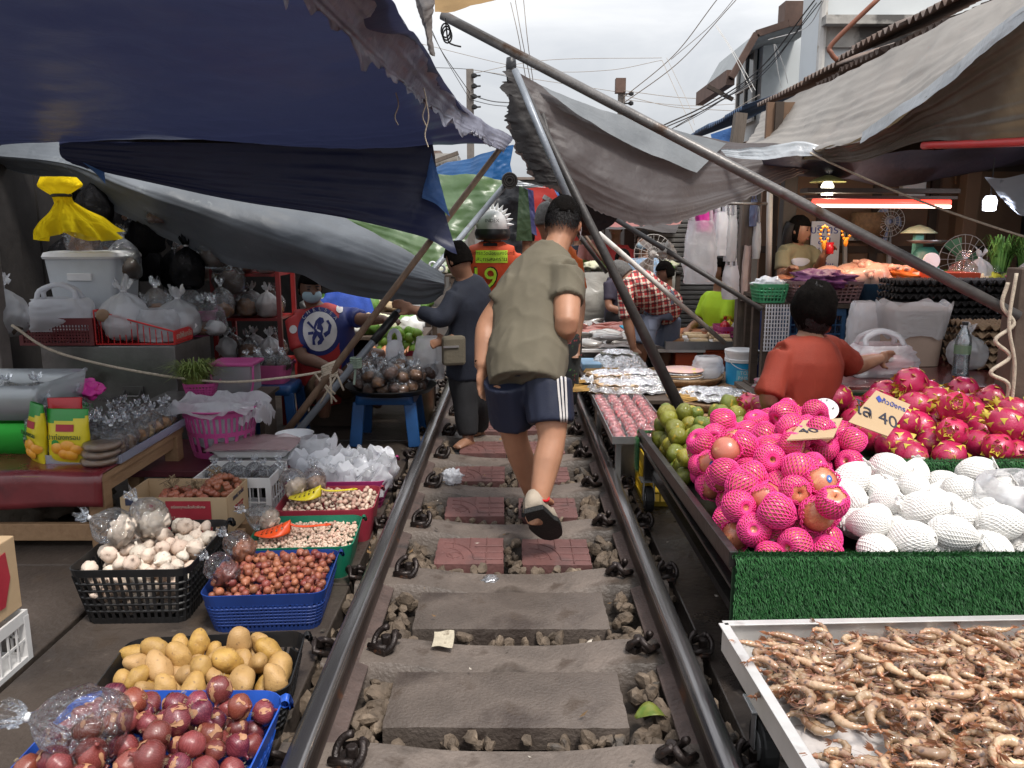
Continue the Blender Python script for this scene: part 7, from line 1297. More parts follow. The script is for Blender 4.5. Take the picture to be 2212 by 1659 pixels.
# ---- farther tarps down the alley
def quad(name, label, P, Y, m, wr=.03, seed=0, n=24):
    a, b_, c_, d = [at(x, y, Y if not hasattr(Y, '__len__') else Y[i]) for i, (x, y) in enumerate(P)]
    return cloth(name, label, [[a, a.lerp(b_, .5), b_], [a.lerp(d, .5), ((a+b_+c_+d)/4), b_.lerp(c_, .5)], [d, d.lerp(c_, .5), c_]], n, n, m, wr, 3, seed)
quad('blue_tarp', 'far blue tarp roof beyond the green tarp', [(925, 368), (1090, 318), (1112, 395), (930, 405)], (8.0, 7.2, 7.0, 7.6), tblu, .03, 21); quad('blue_strip', 'blue tarp strip hanging under the torn tip of the navy tarp', [(1072, 318), (1110, 312), (1095, 392), (1062, 398)], 6.4, tblu, .04, 22)
quad('black_curtain', 'black plastic curtain hanging below the pole hub', [(1085, 398), (1128, 398), (1128, 560), (1030, 545)], 8.6, tbk, .05, 23); quad('dark_green_strip', 'narrow dark green tarp beside the black curtain', [(1122, 400), (1140, 410), (1150, 520), (1115, 520)], 8.4, tdg, .03, 24); quad('purple_strip', 'purple blue tarp strip between the green strip and red tarp', [(1130, 405), (1152, 412), (1160, 510), (1142, 500)], 8.5, tpu, .04, 25)
quad('red_tarp', 'bright red tarp hanging down the alley behind the walking man', [(1132, 408), (1230, 395), (1250, 520), (1150, 520)], 9.6, tred, .03, 26); quad('pink_tarp', 'pinkish red tarp under the slung tarp near the plaid shirt', [(1330, 440), (1500, 420), (1470, 480), (1285, 492)], (8.0, 8.2, 7.6, 7.5), tpk, .04, 27); quad('white_sheet', 'white plastic sheet roof down the alley', [(1005, 375), (1080, 380), (1180, 405), (1095, 400)], 8.0, tsil, .03, 28); quad('blue_scrap', 'small blue tarp scrap above the red tarp', [(1195, 405), (1240, 412), (1240, 432), (1205, 425)], 9.0, tlb, .03, 29, 12)
quad('grey_sheet', 'far grey awning over the crowd beyond the red tarp', [(1180, 440), (1480, 445), (1460, 500), (1230, 490)], (11, 11, 9.5, 9.5), tgb, .05, 30); b = M(); b.tube([at(1172, 455, 9.3), at(1186, 432, 9.3)], .07, 12); tag(b.build('rolled_awning', tred, smooth=True), 'rolled red awning end in front of the red tarp', 'awning'); b = M(); b.tube([at(1183, 436, 9.25), at(1188, 428, 9.25)], .075, 12); tag(b.build('awning_cap', m_pole), 'grey round cap on the rolled red awning', 'cap')
# ---- far ends of the alley
t = thing('shutter', 'grey roller shutter behind the hanging bags', 'shutter', (2.0, 9.9, 0)); b = M()
for i in range(34): b.tube([V((1.55, 10.4, .03+.06*i)), V((2.9, 10.4, .03+.06*i))], .032, 6)
b.build('slats', mat('shutter_grey', (.22, .21, .20), .5, .2, 5), t)
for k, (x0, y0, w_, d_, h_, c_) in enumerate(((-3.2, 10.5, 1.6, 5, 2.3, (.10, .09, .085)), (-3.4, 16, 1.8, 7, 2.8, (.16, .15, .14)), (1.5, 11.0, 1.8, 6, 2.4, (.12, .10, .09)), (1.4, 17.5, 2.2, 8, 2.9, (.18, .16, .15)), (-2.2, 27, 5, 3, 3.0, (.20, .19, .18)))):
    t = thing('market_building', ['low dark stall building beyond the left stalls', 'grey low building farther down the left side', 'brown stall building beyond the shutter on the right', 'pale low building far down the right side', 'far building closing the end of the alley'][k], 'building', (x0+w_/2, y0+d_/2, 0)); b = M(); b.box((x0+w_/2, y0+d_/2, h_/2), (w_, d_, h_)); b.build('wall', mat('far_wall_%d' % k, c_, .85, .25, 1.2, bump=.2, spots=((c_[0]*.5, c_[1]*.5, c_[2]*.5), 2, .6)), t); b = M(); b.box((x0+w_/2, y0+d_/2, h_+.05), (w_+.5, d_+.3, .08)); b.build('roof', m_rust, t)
    for j in range(3): b = M(); b.box((x0+w_ if k < 2 else x0, y0+.8+j*d_/3.2, .95), (.04, .8, 1.7)); b.build('door', m_woodd, t)
def stallheap(label, x0, x1, y, z, m, n=10):
    t = lowtable('table under the '+label, x0, x1, y, y+.7, z, m_woodd, name='table')
    for k in range(n): crumple('produce_heap', V((x0+.1+(x1-x0-.2)*(k+.5)/n, y+.2+.25*(k % 2), z+.06)), .12, m[k % len(m)], 'produce heap in the '+label, 'produce', .7, k*2, 18)['group'] = 'heaps of the '+label
m_pale = MATS['pale_ink']; m_wcl = mat('white_goods', (.62, .62, .60), .6, .15, 6); m_bluec = mat('blue_fabric', (.02, .06, .32), .8, .25, 8, bump=.3)
stallheap('vegetable stall beyond the seated vendor', -1.75, -.75, 6.9, .52, [m_cab, m_leafy, m_wcl, m_straw, m_leafy, m_cab], 9); stallheap('far vegetable stall behind the dark clothed shopper', -2.2, -.8, 8.1, .6, [m_wcl, m_leafy, m_cab, m_straw, m_redf], 12); stallheap('crowded stall at the end of the alley', .6, 2.2, 11.4, .8, [m_wcl, m_redf, m_leafy, m_pink, m_straw], 14); stallheap('mid alley stall of pale goods', .8, 1.5, 12.8, .9, [m_wcl, m_pink, m_cab], 9); stallheap('left alley stall of green goods', -1.9, -.8, 11.5, .8, [m_leafy, m_lime, m_cab], 10)
LI = lathe_proto('green_lime', [(.01, -.95), (.4, -.88), (.85, -.5), (1, 0), (.85, .5), (.4, .88), (.01, .98)], m_lime, 14, None, 'lime', '', '', 1)
basket('red_basket', 'shallow red basket of green limes beside the shopper', 'basket', (-.88, 6.35, .42), .42, .3, .08, 0, m_redp, 'solid', .04, .9, .04); lowtable('low dark table under the basket of limes', -1.15, -.62, 6.1, 6.65, .415, m_woodd)
for p, rr in heap(34, lambda: (U(-1.04, -.72), U(6.24, 6.46)), .04, lambda x, y: .46, 10, .9): dup(LI, loc=p, rot=rot3(), s=rr, label='bright green lime in the shallow red basket', group='limes in the red basket')
m_grill = mat('grilled_food', (.42, .11, .03), .4, .4, 14, col2=(.5, .25, .1), coat=.3)
b = M(); b.grid(lambda u, v: V((-1.08+.3*u, 5.86+.26*v, .52+.02*math.sin(u*20)+.015*math.sin(v*9))), 30, 14); tag(b.build('grilled_fish', m_grill, smooth=True, thick=.01), 'tray of orange grilled food behind the knotted bags', 'food'); lowtable('dark stool table under the grilled food', -1.15, -.72, 5.82, 6.08, .48, m_woodd)
# ---- upper buildings on the right
m_plas = mat('white_plaster', (.62, .65, .66), .8, .08, .8, spots=((.42, .45, .46), 1.3, .62)); m_teal = mat('pale_teal_plaster', (.50, .62, .62), .8, .08, 1.5); m_stain = mat('stained_concrete', (.40, .38, .35), .85, .25, 3, bump=.3, spots=[((.10, .095, .09), 2.2, .52), ((.6, .58, .55), 5, .62)]); m_soff = mat('grey_soffit', (.30, .32, .33), .8, .15, 3); m_fas = mat('brick_fascia', (.13, .078, .06), .75, .25, 4); m_glass = mat('dark_glass', (.03, .035, .04), .08, .1)
Y0 = 13.0; t = thing('white_house', 'white two storey house with overhanging roof above the right stalls', 'house', (6, 15, 0))
def P3(x, y, Y): return at(x, y, Y)
wl = P3(1648, 120, Y0); wr = P3(1768, 120, Y0); zt_ = P3(1700, 60, Y0).z; b = M(); b.box(((wl.x+wr.x)/2, Y0+.7, zt_/2), (wr.x-wl.x, 1.4, zt_)); b.build('wall', m_plas, t)
ea = [P3(1578, 172, Y0-1.1), P3(1632, 78, Y0-1.1), P3(1700, 56, Y0-1.1), P3(1775, 45, Y0-1.1)]
b = M()
for p, q in zip(ea, ea[1:]): b.add([p, q, q+V((0, 1.9, 0)), p+V((0, 1.9, 0))], [(0, 1, 2, 3)])
b.build('soffit', m_soff, t, thick=.06); b = M()
for p, q in zip(ea, ea[1:]): b.bar(p+V((0, -.04, .02)), q+V((0, -.04, .02)), .06, .09)
b.bar(ea[0]+V((0, 0, .03)), ea[0]+V((0, 1.9, .03)), .12, .2); b.build('fascia', m_fas, t)
b = M(); pp = P3(1735, 30, Y0-1.15); b.box((pp.x, Y0-1, pp.z+.02), (.50, .3, .30)); b.build('brick_parapet', m_fas, t)
b = M(); wx = wl.x-.02; b.box((wx, Y0+.7, P3(1668, 190, Y0+.7).z), (.04, 1.0, 1.1)); b.build('window', m_glass, t); b = M()
for k in range(3): b.box((wx-.03, Y0+.22+.48*k, P3(1668, 190, Y0+.7).z), (.04, .06, 1.16))
for dz in (-.55, 0, .55): b.box((wx-.034, Y0+.7, P3(1668, 190, Y0+.7).z+dz), (.04, 1.08, .06))
b.build('window_frame', m_wpipe, t)
t = thing('concrete_building', 'pale concrete building with stained ledge behind the corrugated roof', 'building', (8, 12, 0)); Y1 = 10.5; a0 = P3(1772, 0, Y1); a1 = P3(2260, 0, Y1); b = M(); b.box(((a0.x+a1.x)/2, Y1+.3, 2.9), (a1.x-a0.x, .6, 5.8)); b.build('wall', m_plas, t); b = M(); zl = P3(1850, 52, Y1).z; b.box(((a0.x+a1.x)/2, Y1-.12, zl), (a1.x-a0.x, .24, .10)); b.build('ledge', m_stain, t); b = M(); zl = P3(1850, 78, Y1).z; b.box(((a0.x+a1.x)/2, Y1-.03, zl), (a1.x-a0.x, .06, .28)); b.build('stained_band', m_stain, t); b = M(); zl = P3(1850, 105, Y1).z; b.box((a0.x+1.3, Y1-.02, zl-.1), (1.5, .05, .3)); b.build('window', m_soff, t); b = M(); b.tube([V((a0.x+.03, Y1-.06, 2)), V((a0.x+.03, Y1-.06, 6))], .05, 8); b.build('drain_pipe', m_wpipe, t)
t = thing('rooftop_wall', 'small weathered concrete wall top above the green tarp', 'wall', P3(965, 345, 14)); b = M(); p, q = P3(940, 338, 14), P3(988, 372, 14); b.box(((p.x+q.x)/2, 14.5, (p.z+q.z)/2-.4), (q.x-p.x, 1, p.z-q.z+.9)); b.build('wall', m_stain, t); b = M(); b.bar(P3(930, 352, 13.9), P3(990, 330, 13.9), .08, .06); b.build('coping', m_wpost, t)
# ---- utility poles and wires
def upole(label, x, y, Y, box):
    p = P3(x, y, Y); t = thing('utility_pole', label, 'utility pole', (p.x, Y, 0)); b = M(); b.bar((p.x, Y, 0), (p.x, Y, p.z), .2); b.build('pole', m_post, t); b = M()
    for k in range(4): z = p.z-.25-.28*k; b.lathe([(.02, 0), (.08, .03), (.08, .10), (.03, .14)], 8, (p.x+(.28 if box else .12), Y-.1, z)); b.tube([V((p.x, Y, z+.07)), V((p.x+.3, Y-.1, z+.07))], .025, 5)
    b.build('insulators', m_black, t)
    if box: b = M(); b.box((p.x-.05, Y-.05, p.z+.05), (.30, .3, .42)); b.build('cap_box', m_fas, t)
upole('bare utility pole rising above the left tarps', 1015, 150, 24, False); upole('utility pole with a reddish cap above the slung tarp', 1343, 190, 26, True)
m_wire = mat('wire', (.03, .028, .027), .5, .1); m_wirel = mat('weathered_wire', (.30, .25, .2), .6, .1)
def wire(P, label, r=1., m=None, n=30, group='overhead wires'):
    b = M(); Q = catmull([at(*p) for p in P], n); b.tube(Q, [r*.5*q.y/FPX for q in Q], 4); tag(b.build('overhead_wire', m or m_wire), label, 'wire', group)
for k, (P, r, m) in enumerate([
    ([(1345, 212, 26), (1450, 125, 20), (1552, -5, 14)], 2.2, m_wirel), ([(1348, 222, 26), (1460, 140, 20), (1590, 0, 14)], 2.2, m_wirel), ([(1450, 128, 19), (1535, 55, 15), (1600, -20, 12)], 1.6, m_wirel),
    ([(1103, 5, 14), (1120, 80, 14), (1135, 165, 15)], 1.5, m_wirel), ([(1113, 0, 14), (1128, 85, 14), (1146, 175, 15)], 1.5, m_wirel), ([(1131, 0, 14), (1140, 90, 14), (1152, 180, 15)], 1.5, m_wirel),
    ([(840, 0, 13), (880, 60, 14), (930, 160, 16)], 1.6, m_wire), ([(930, 60, 13), (960, 120, 18), (1015, 200, 24)], 1.8, m_wire), ([(935, 75, 13), (970, 140, 18), (1015, 215, 24)], 1.4, m_wire),
    ([(1015, 160, 24), (1180, 130, 24), (1430, 125, 24)], 1., m_wirel), ([(890, 90, 20), (1150, 150, 22), (1310, 152, 22), (1430, 130, 22)], 1., m_wirel), ([(1015, 150, 24), (1180, 175, 25), (1343, 200, 26)], 1., m_wirel),
    ([(1015, 205, 24), (1060, 218, 22), (1100, 222, 20)], 2., m_wire), ([(1015, 215, 24), (1060, 226, 22), (1100, 230, 20)], 1.4, m_wire), ([(900, 145, 22), (1015, 150, 24), (1110, 168, 24)], 1.2, m_wire), ([(1343, 195, 26), (1460, 210, 22), (1600, 215, 16)], 1.2, m_wirel), ([(1343, 205, 26), (1450, 230, 22), (1590, 240, 16)], 1.2, m_wirel), ([(1343, 215, 26), (1480, 228, 22), (1640, 222, 15)], 1., m_wirel),
    ([(1430, 272, 14), (1530, 225, 12), (1640, 150, 10), (1760, 0, 8.5)], 3.4, m_wire), ([(1435, 276, 14), (1530, 233, 12), (1645, 156, 10), (1775, 2, 8.5)], 2.6, m_wire), ([(1445, 282, 14), (1540, 226, 12), (1648, 160, 10), (1764, 6, 8.5)], 2.2, m_wire), ([(1460, 275, 14), (1530, 236, 12), (1610, 180, 10.5)], 1.6, m_wire),
    ([(1545, 55, 12), (1580, 110, 11.5), (1625, 200, 11)], 1.6, m_wpipe), ([(1548, 55, 12), (1590, 120, 11.5), (1632, 195, 11)], 1.4, m_wpipe), ([(1430, 130, 20), (1470, 220, 18), (1500, 290, 14)], 1.2, m_wirel), ([(1440, 125, 20), (1485, 220, 18), (1500, 270, 14)], 1., m_wirel),
    ([(1672, 95, 11), (1680, 150, 11), (1688, 190, 11)], 1.8, m_wpipe), ([(1674, 95, 11), (1692, 140, 11), (1702, 180, 11)], 1.8, m_wpipe), ([(1780, 0, 9), (1740, 60, 10), (1660, 86, 11)], 1.8, m_wpipe), ([(1540, 270, 12), (1590, 235, 11), (1640, 205, 10)], 2., m_rope)]):
    wire(P, 'pale sagging overhead wire against the sky' if m in (m_wirel, m_wpipe) else ('thin rope over the far roofs' if m is m_rope else 'dark overhead wire or cable against the sky'), r, m, 30, {m_wirel: 'pale overhead wires', m_wpipe: 'pale overhead wires', m_wire: 'dark overhead wires'}.get(m))
# ================================================================ people
from mathutils.bvhtree import BVHTree
random.seed(5)
def sculpt(b, vox, sm=4):                                            # melts overlapping shapes into one continuous skin
    me = bpy.data.meshes.new('t'); me.from_pydata([tuple(p) for p in b.v], [], b.f); me.validate(); o = bpy.data.objects.new('t', me)
    COL.objects.link(o); r = o.modifiers.new('r', 'REMESH'); r.mode = 'VOXEL'; r.voxel_size = vox; q = o.modifiers.new('s', 'SMOOTH'); q.factor = .5; q.iterations = sm
    dg = bpy.context.evaluated_depsgraph_get(); m2 = bpy.data.meshes.new_from_object(o.evaluated_get(dg)); bpy.data.objects.remove(o)
    out = M(); out.v = [v.co.copy() for v in m2.vertices]; out.f = [tuple(p.vertices) for p in m2.polygons]; out.m = [0]*len(out.f); nr = [v.normal.copy() for v in m2.vertices]; bpy.data.meshes.remove(m2)
    return out, nr
def wrinkle(b, nr, amp, f=7., st=(1, 1, .45), seed=0):
    for i, p in enumerate(b.v):
        q = V((p.x*st[0], p.y*st[1], p.z*st[2]))*f+V((seed*3., 0, 0)); a = noise.noise(q); c = 1-abs(noise.noise(q*1.6+V((5, 5, 5))))*2
        p += nr[i]*amp*(a+.6*c*abs(c))
def hframe(f, u): f = V(f).normalized(); u = V(u); u = (u-f*u.dot(f)).normalized(); return Matrix((f.cross(u), f, u)).transposed()
def head(b, c, F, s=1.):
    c = V(c); b.ball(c, (.073*s, .092*s, .113*s), 18, 12, F); b.ball(c+F @ V((0, .022, -.055))*s, (.054*s, .062*s, .06*s), 12, 9, F); b.ball(c+F @ V((0, .088, -.022))*s, (.014*s, .022*s, .026*s), 8, 6, F); b.ball(c+F @ V((0, .08, -.062))*s, (.024*s, .014*s, .012*s), 8, 6, F)
    for k in (-1, 1): b.ball(c+F @ V((.077*k, -.008, -.015))*s, (.011*s, .02*s, .031*s), 8, 6, F)
def hand(b, w, d, n, s=1., curl=.5, side=1):                          # palm, four fingers and a thumb; d along the hand, n out of the palm
    w = V(w); d = V(d).normalized(); n = V(n); n = (n-d*n.dot(d)).normalized(); r = d.cross(n)*side; mt = Matrix((r, d, n)).transposed(); b.ball(w+d*.048*s, (.041*s, .056*s, .017*s), 12, 8, mt); b.tube([w-d*.02*s, w+d*.03*s], [(.02*s, .026*s)]*2, 8, up=n)
    for i, (x, ln) in enumerate(((-.030, .062), (-.010, .075), (.011, .070), (.030, .055))):
        P = [w+d*.088*s+r*x*s]; q = 0
        for k in range(3): q += curl*(.35+.25*k)*(1+.12*i); P.append(P[-1]+(d*math.cos(q)+n*math.sin(q)+r*x*1.5)*ln*s*(.42-.06*k))
        b.tube([w+d*.055*s+r*x*.85*s]+P, [.0095*s, .0098*s, .0092*s, .0085*s, .0068*s], 7)
    P = [w+d*.02*s-r*.028*s, w+d*.05*s-r*.055*s+n*.012*s, w+d*.082*s-r*.060*s+n*.026*s]; b.tube(P, [.014*s, .0115*s, .0085*s], 7)
def strands(t, c, F, cond, n, ln, lift=.02, w=.0022, s=1., rad=(.079, .099, .121)):   # locks of hair combed from the crown down the head
    b = M(); k = 0
    while k < n:
        d = V((U(-1, 1), U(-1, 1), U(-1, 1)))
        if d.length > 1 or d.length < .1: continue
        d.normalize()
        if not cond(d.x, d.y, d.z+.22*noise.noise(d*9)+.1*U(-1, 1)): continue
        k += 1; dn = V((d.x*.6+U(-.4, .4), d.y*.6-.35+U(-.4, .4), -.9)); tg = (dn-d*dn.dot(d)).normalized(); sd = d.cross(tg); q = d.copy(); P = []
        L_ = ln*U(.6, 1.3)
        for j in range(5):
            P.append(V((q.x*rad[0], q.y*rad[1], q.z*rad[2]))*(1.0+lift*j*U(.3, 1.4))); q = (q+tg*(L_/.1/4)).normalized(); tg = (tg-q*tg.dot(q)).normalized()
        ww = [w, w*1.1, w, w*.8, w*.2]; V1 = [c+F @ (p+sd*x)*s for p, x in zip(P, ww)]; V2 = [c+F @ (p-sd*x)*s for p, x in zip(P, ww)]; b.add(V1+V2, [(j, j+1, 6+j, 5+j) for j in range(4)])
    return b.build('hair_locks', m_hair, t)
SKIN = lambda n, c: mat(n, c, .5, .1, 9, sss=.08, bump=.06, bscale=120, spots=((c[0]*.85, c[1]*.72, c[2]*.68), 5, .6))
sk1 = SKIN('skin_tan', (.42, .21, .125)); sk2 = SKIN('skin_brown', (.25, .125, .075)); sk3 = SKIN('skin_deep', (.16, .08, .05))
m_hair = mat('black_hair', (.008, .006, .006), .5, .4, 60, bump=.6, bscale=160, spec=.35); m_hairc = mat('dark_hair', (.006, .005, .0045), .95, .4, 60, bump=.5, bscale=160, spec=.05); m_ghair = mat('grey_hair', (.10, .095, .09), .6, .4, 60, bump=.8, bscale=160); m_eyew = mat('dark_eye', (.02, .014, .012), .2); m_lip = mat('lip', (.28, .10, .08), .5)
def limb(b, P, R_, n=12): b.tube(catmull(P, 16), list(np.interp(np.linspace(0, 1, 16), np.linspace(0, 1, len(R_)), R_)), n)
def person(label, J, skin, tops=None, legs=None, vox=.013, s=1., hair=None, hairm=None, curl=.5, group=None, face=True, wid=.165, dep=.105, hands=True, am_=1., hth=.008):
    J = {k: V(v) for k, v in J.items()}; pv, ch, nk = J['pv'], J['ch'], J['nk']; ac = (J['sR']-J['sL']).normalized(); F = hframe(J['f'], J.get('u', (0, 0, 1)))
    low = min([J[k].z for k in ('aL', 'aR') if k in J] or [pv.z-.1]); t = thing('person', label, 'person', (pv.x, pv.y, max(0, low-.07)), 0, group); b = M(); head(b, J['hd'], F, s)
    b.tube([nk-(J['hd']-nk)*.2, J['hd']-F @ V((0, .02, .05))*s], [.062*s, .054*s], 10)
    def torso(b, g, lo=0., hem=1.): 
        wa = pv.lerp(ch, .45); b.tube(catmull([pv-(ch-pv)*(.28+lo), pv, wa, ch, nk], 14), [(wid*k[0]*s+g, dep*k[1]*s+g) for k in zip(np.interp(np.linspace(0, 1, 14), [0, .25, .5, .75, .93, 1], [.9*hem, 1*hem, .96, 1.08, .72, .38]), np.interp(np.linspace(0, 1, 14), [0, .25, .5, .75, .93, 1], [1*hem, 1.05*hem, .98, 1.06, .8, .55]))], 18, up=ac)
        for k in ('sL', 'sR'): b.tube([ch.lerp(nk, .55), J[k]], [.068*s+g*.6, .056*s+g*.6], 10)
    torso(b, 0)
    for k in 'LR':
        if 'e'+k in J: 
            limb(b, [J['s'+k], J['s'+k].lerp(J['e'+k], .5), J['e'+k], J['e'+k].lerp(J['w'+k], .4), J['w'+k]], [.060*s*am_, .053*s*am_, .045*s*am_, .046*s*am_, .030*s*am_])
            if hands: hand(b, J['w'+k], J.get('d'+k, J['w'+k]-J['e'+k]), J.get('n'+k, (0, -1, 0)), s, curl, 1 if k == 'L' else -1)
        if 'k'+k in J:
            hp = J['h'+k]; limb(b, [hp, hp.lerp(J['k'+k], .5), J['k'+k], J['k'+k].lerp(J['a'+k], .35), J['a'+k]], [.095*s, .080*s, .058*s, .060*s, .038*s])
            if 't'+k in J: tt = (J['t'+k]-J['a'+k]); b.tube([J['a'+k]-V((tt.x, tt.y, 0)).normalized()*.05*s-V((0, 0, .04*s)), J['a'+k].lerp(J['t'+k], .45)-V((0, 0, .0)), J['t'+k]], [(.03*s, .034*s), (.032*s, .042*s), (.018*s, .038*s)], 10)
    q, nr = sculpt(b, vox); q.build('body', skin, t, smooth=True); out = {'root': t}
    if tops:
        m_, frac, lo, am = tops[:4]; b = M(); torso(b, .018*s, lo, 1.03)
        for k in 'LR':
            if 'e'+k in J:
                P = [J['s'+k], J['s'+k].lerp(J['e'+k], .5), J['e'+k]]; 
                if frac > 1: P += [J['e'+k].lerp(J['w'+k], .5), J['e'+k].lerp(J['w'+k], frac-1)]; limb(b, P, [.074*s, .068*s, .06*s, .055*s, .044*s])
                else: limb(b, [J['s'+k], J['s'+k].lerp(J['e'+k], frac*.5), J['s'+k].lerp(J['e'+k], frac)], [.066*s*am_, .066*s*am_, .068*s*am_])
        q, nr = sculpt(b, vox, 5); wrinkle(q, nr, am, seed=len(label))
        if len(tops) > 4: q.m = [tops[4](sum((q.v[i] for i in f), V((0, 0, 0)))/len(f)) for f in q.f]
        out['shirt'] = q.build('shirt', m_, t, smooth=True)
    if legs:
        m_, frac, am = legs[:3]; g = legs[3] if len(legs) > 3 else .02; b = M(); b.tube(catmull([pv+(ch-pv)*.22, pv, (J['hL']+J['hR'])/2], 7), [(wid*1.0*s+.004, dep*1.04*s+.006), (wid*1.03*s+.004, dep*1.06*s+.006)]+[(wid*.97*s+g*.3, dep*1.05*s+g*.3)]*5, 18, up=ac)
        for k in 'LR':
            h_ = J['h'+k]; K = J['k'+k]
            if frac > 1: limb(b, [h_, h_.lerp(K, .5), K, K.lerp(J['a'+k], .5), K.lerp(J['a'+k], frac-1)], [.11*s+g*.3, .098*s+g*.4, .075*s+g*.4, .07*s+g*.4, .055*s+g*.7])
            else: limb(b, [h_, h_.lerp(K, frac*.5), h_.lerp(K, frac)], [.100*s+g*.2, .090*s+g*.5, .080*s+g*.9])
        q, nr = sculpt(b, vox, 5); wrinkle(q, nr, am, seed=len(label)+3); out['legs'] = q.build('trousers' if frac > 1 else 'shorts', m_, t, smooth=True)
    if hair != 'none':
        cond = hair or (lambda x, y, z: z > .30 or (y < .12 and z > -.42)); b = M(); b.ball((0, 0, 0), (.079*s, .099*s, .121*s), 40, 30)
        keep = [f for f in b.f if cond(*(lambda c: (c.x/(.079*s), c.y/(.099*s), c.z/(.121*s)))(sum((b.v[i] for i in f), V((0, 0, 0)))/len(f)))]
        for i, p in enumerate(b.v): p *= 1+.05*noise.noise(p*30)+.025*noise.noise(p*110)
        b.v = [J['hd']+F @ (p+V((0, -.004, .006))*s) for p in b.v]; b.f = keep; b.m = [0]*len(keep); b.build('hair', hairm or m_hairc, t, smooth=True, thick=hth)
    if face:
        for k in (-1, 1):
            b = M(); b.ball(J['hd']+F @ V((.031*k, .081, .008))*s, (.012*s, .006*s, .006*s), 8, 6, F); b.build('eye', m_eyew, t, smooth=True); b = M(); b.ball(J['hd']+F @ V((.031*k, .085, .028))*s, (.018*s, .006*s, .004*s), 8, 6, F); b.build('eyebrow', m_hair, t)
        b = M(); b.ball(J['hd']+F @ V((0, .086, -.066))*s, (.022*s, .008*s, .007*s), 10, 6, F); b.build('mouth', m_lip, t, smooth=True)
    return t, out, F, J
def bvh(o): 
    p = org(o); me = o.data; return BVHTree.FromPolygons([v.co+p for v in me.vertices], [tuple(f.vertices) for f in me.polygons])
def onto(tree, x, y, off=.003):
    h = tree.ray_cast(V((0, 0, CZ)), ray(x, y).normalized()); return (h[0]+(h[1] if h[1].dot(ray(x, y)) < 0 else -h[1])*off) if h[0] else None
def patch(name, tree, fn, nu, nv, m, parent, off=.004, cu=False, mx_=.3):        # a printed or sewn patch that lies on a garment
    b = M(); vs = [onto(tree, *fn(i/(nu if cu else nu-1), j/(nv-1)), off) for j in range(nv) for i in range(nu)]; ok = [p is not None for p in vs]
    fs = [(j*nu+i, j*nu+(i+1) % nu, (j+1)*nu+(i+1) % nu, (j+1)*nu+i) for j in range(nv-1) for i in range(nu if cu else nu-1)]; b.add([p or V((0, 0, 0)) for p in vs], [f for f in fs if all(ok[k] for k in f) and max((vs[f[0]]-vs[k]).length for k in f) < mx_])
    return b.build(name, m, parent, smooth=True) if b.f else None
m_olive = mat('olive_cotton', (.125, .108, .075), .9, .12, 6, bump=.25, bscale=300, spots=((.10, .085, .06), 3, .6)); m_navyc = mat('navy_jersey', (.008, .012, .032), .62, .2, 6, bump=.15, bscale=200); m_wstr = mat('white_stripe', (.55, .52, .5), .7, .05)
# ---- walking man
man, g, F, J = person('man in olive T-shirt and navy striped shorts stooping along the track', dict(hd=at(1217, 482, 3.98), f=(.25, .9, -.35), u=(.1, .3, .95), nk=at(1199, 540, 3.92), ch=at(1150, 640, 3.80), pv=at(1138, 775, 3.60), sL=at(1122, 612, 3.80), sR=at(1226, 590, 3.74), eL=at(1055, 702, 3.76), wL=at(1041, 795, 3.66), dL=(.05, .02, -1), nL=(.6, -.5, 0), eR=at(1224, 700, 3.56), wR=at(1208, 742, 3.86), hL=at(1096, 820, 3.58), kL=at(1112, 945, 3.68), aL=at(1150, 1068, 3.88), tL=at(1185, 1085, 4.08), hR=at(1184, 822, 3.54), kR=at(1192, 945, 3.46), aR=at(1162, 1092, 3.34), tR=at(1198, 1150, 3.46)), sk1, (m_olive, .56, .12, .012), (m_navyc, .74, .005, .022), .0095, 1.06, lambda x, y, z: z+.06*math.sin(x*9+y*7) > .12+.25*max(0, y), None, .55, None, False, .153, .108, am_=1.14, hth=.003)
strands(man, J['hd'], F, lambda x, y, z: z > .0+.3*max(0, y) or (y < .1 and z > -.28 and R() < .55+z), 9000, .014, .016, .0014, 1.06)
tr_ = bvh(g['legs'])
for k in range(3): patch('side_stripe_%s' % 'abc'[k] if False else 'side_stripe', tr_, lambda u, v, k=k: (1204+8*k+(u-.5)*4.2+(v-.1)*9*(1-.25*k), 806+106*v), 3, 36, m_wstr, man, .004)
m_suede = mat('beige_suede', (.36, .30, .235), .85, .12, 12, bump=.2, bscale=150); m_sole = mat('black_sole', (.008, .008, .008), .7, .2, 30, bump=.5, bscale=120)
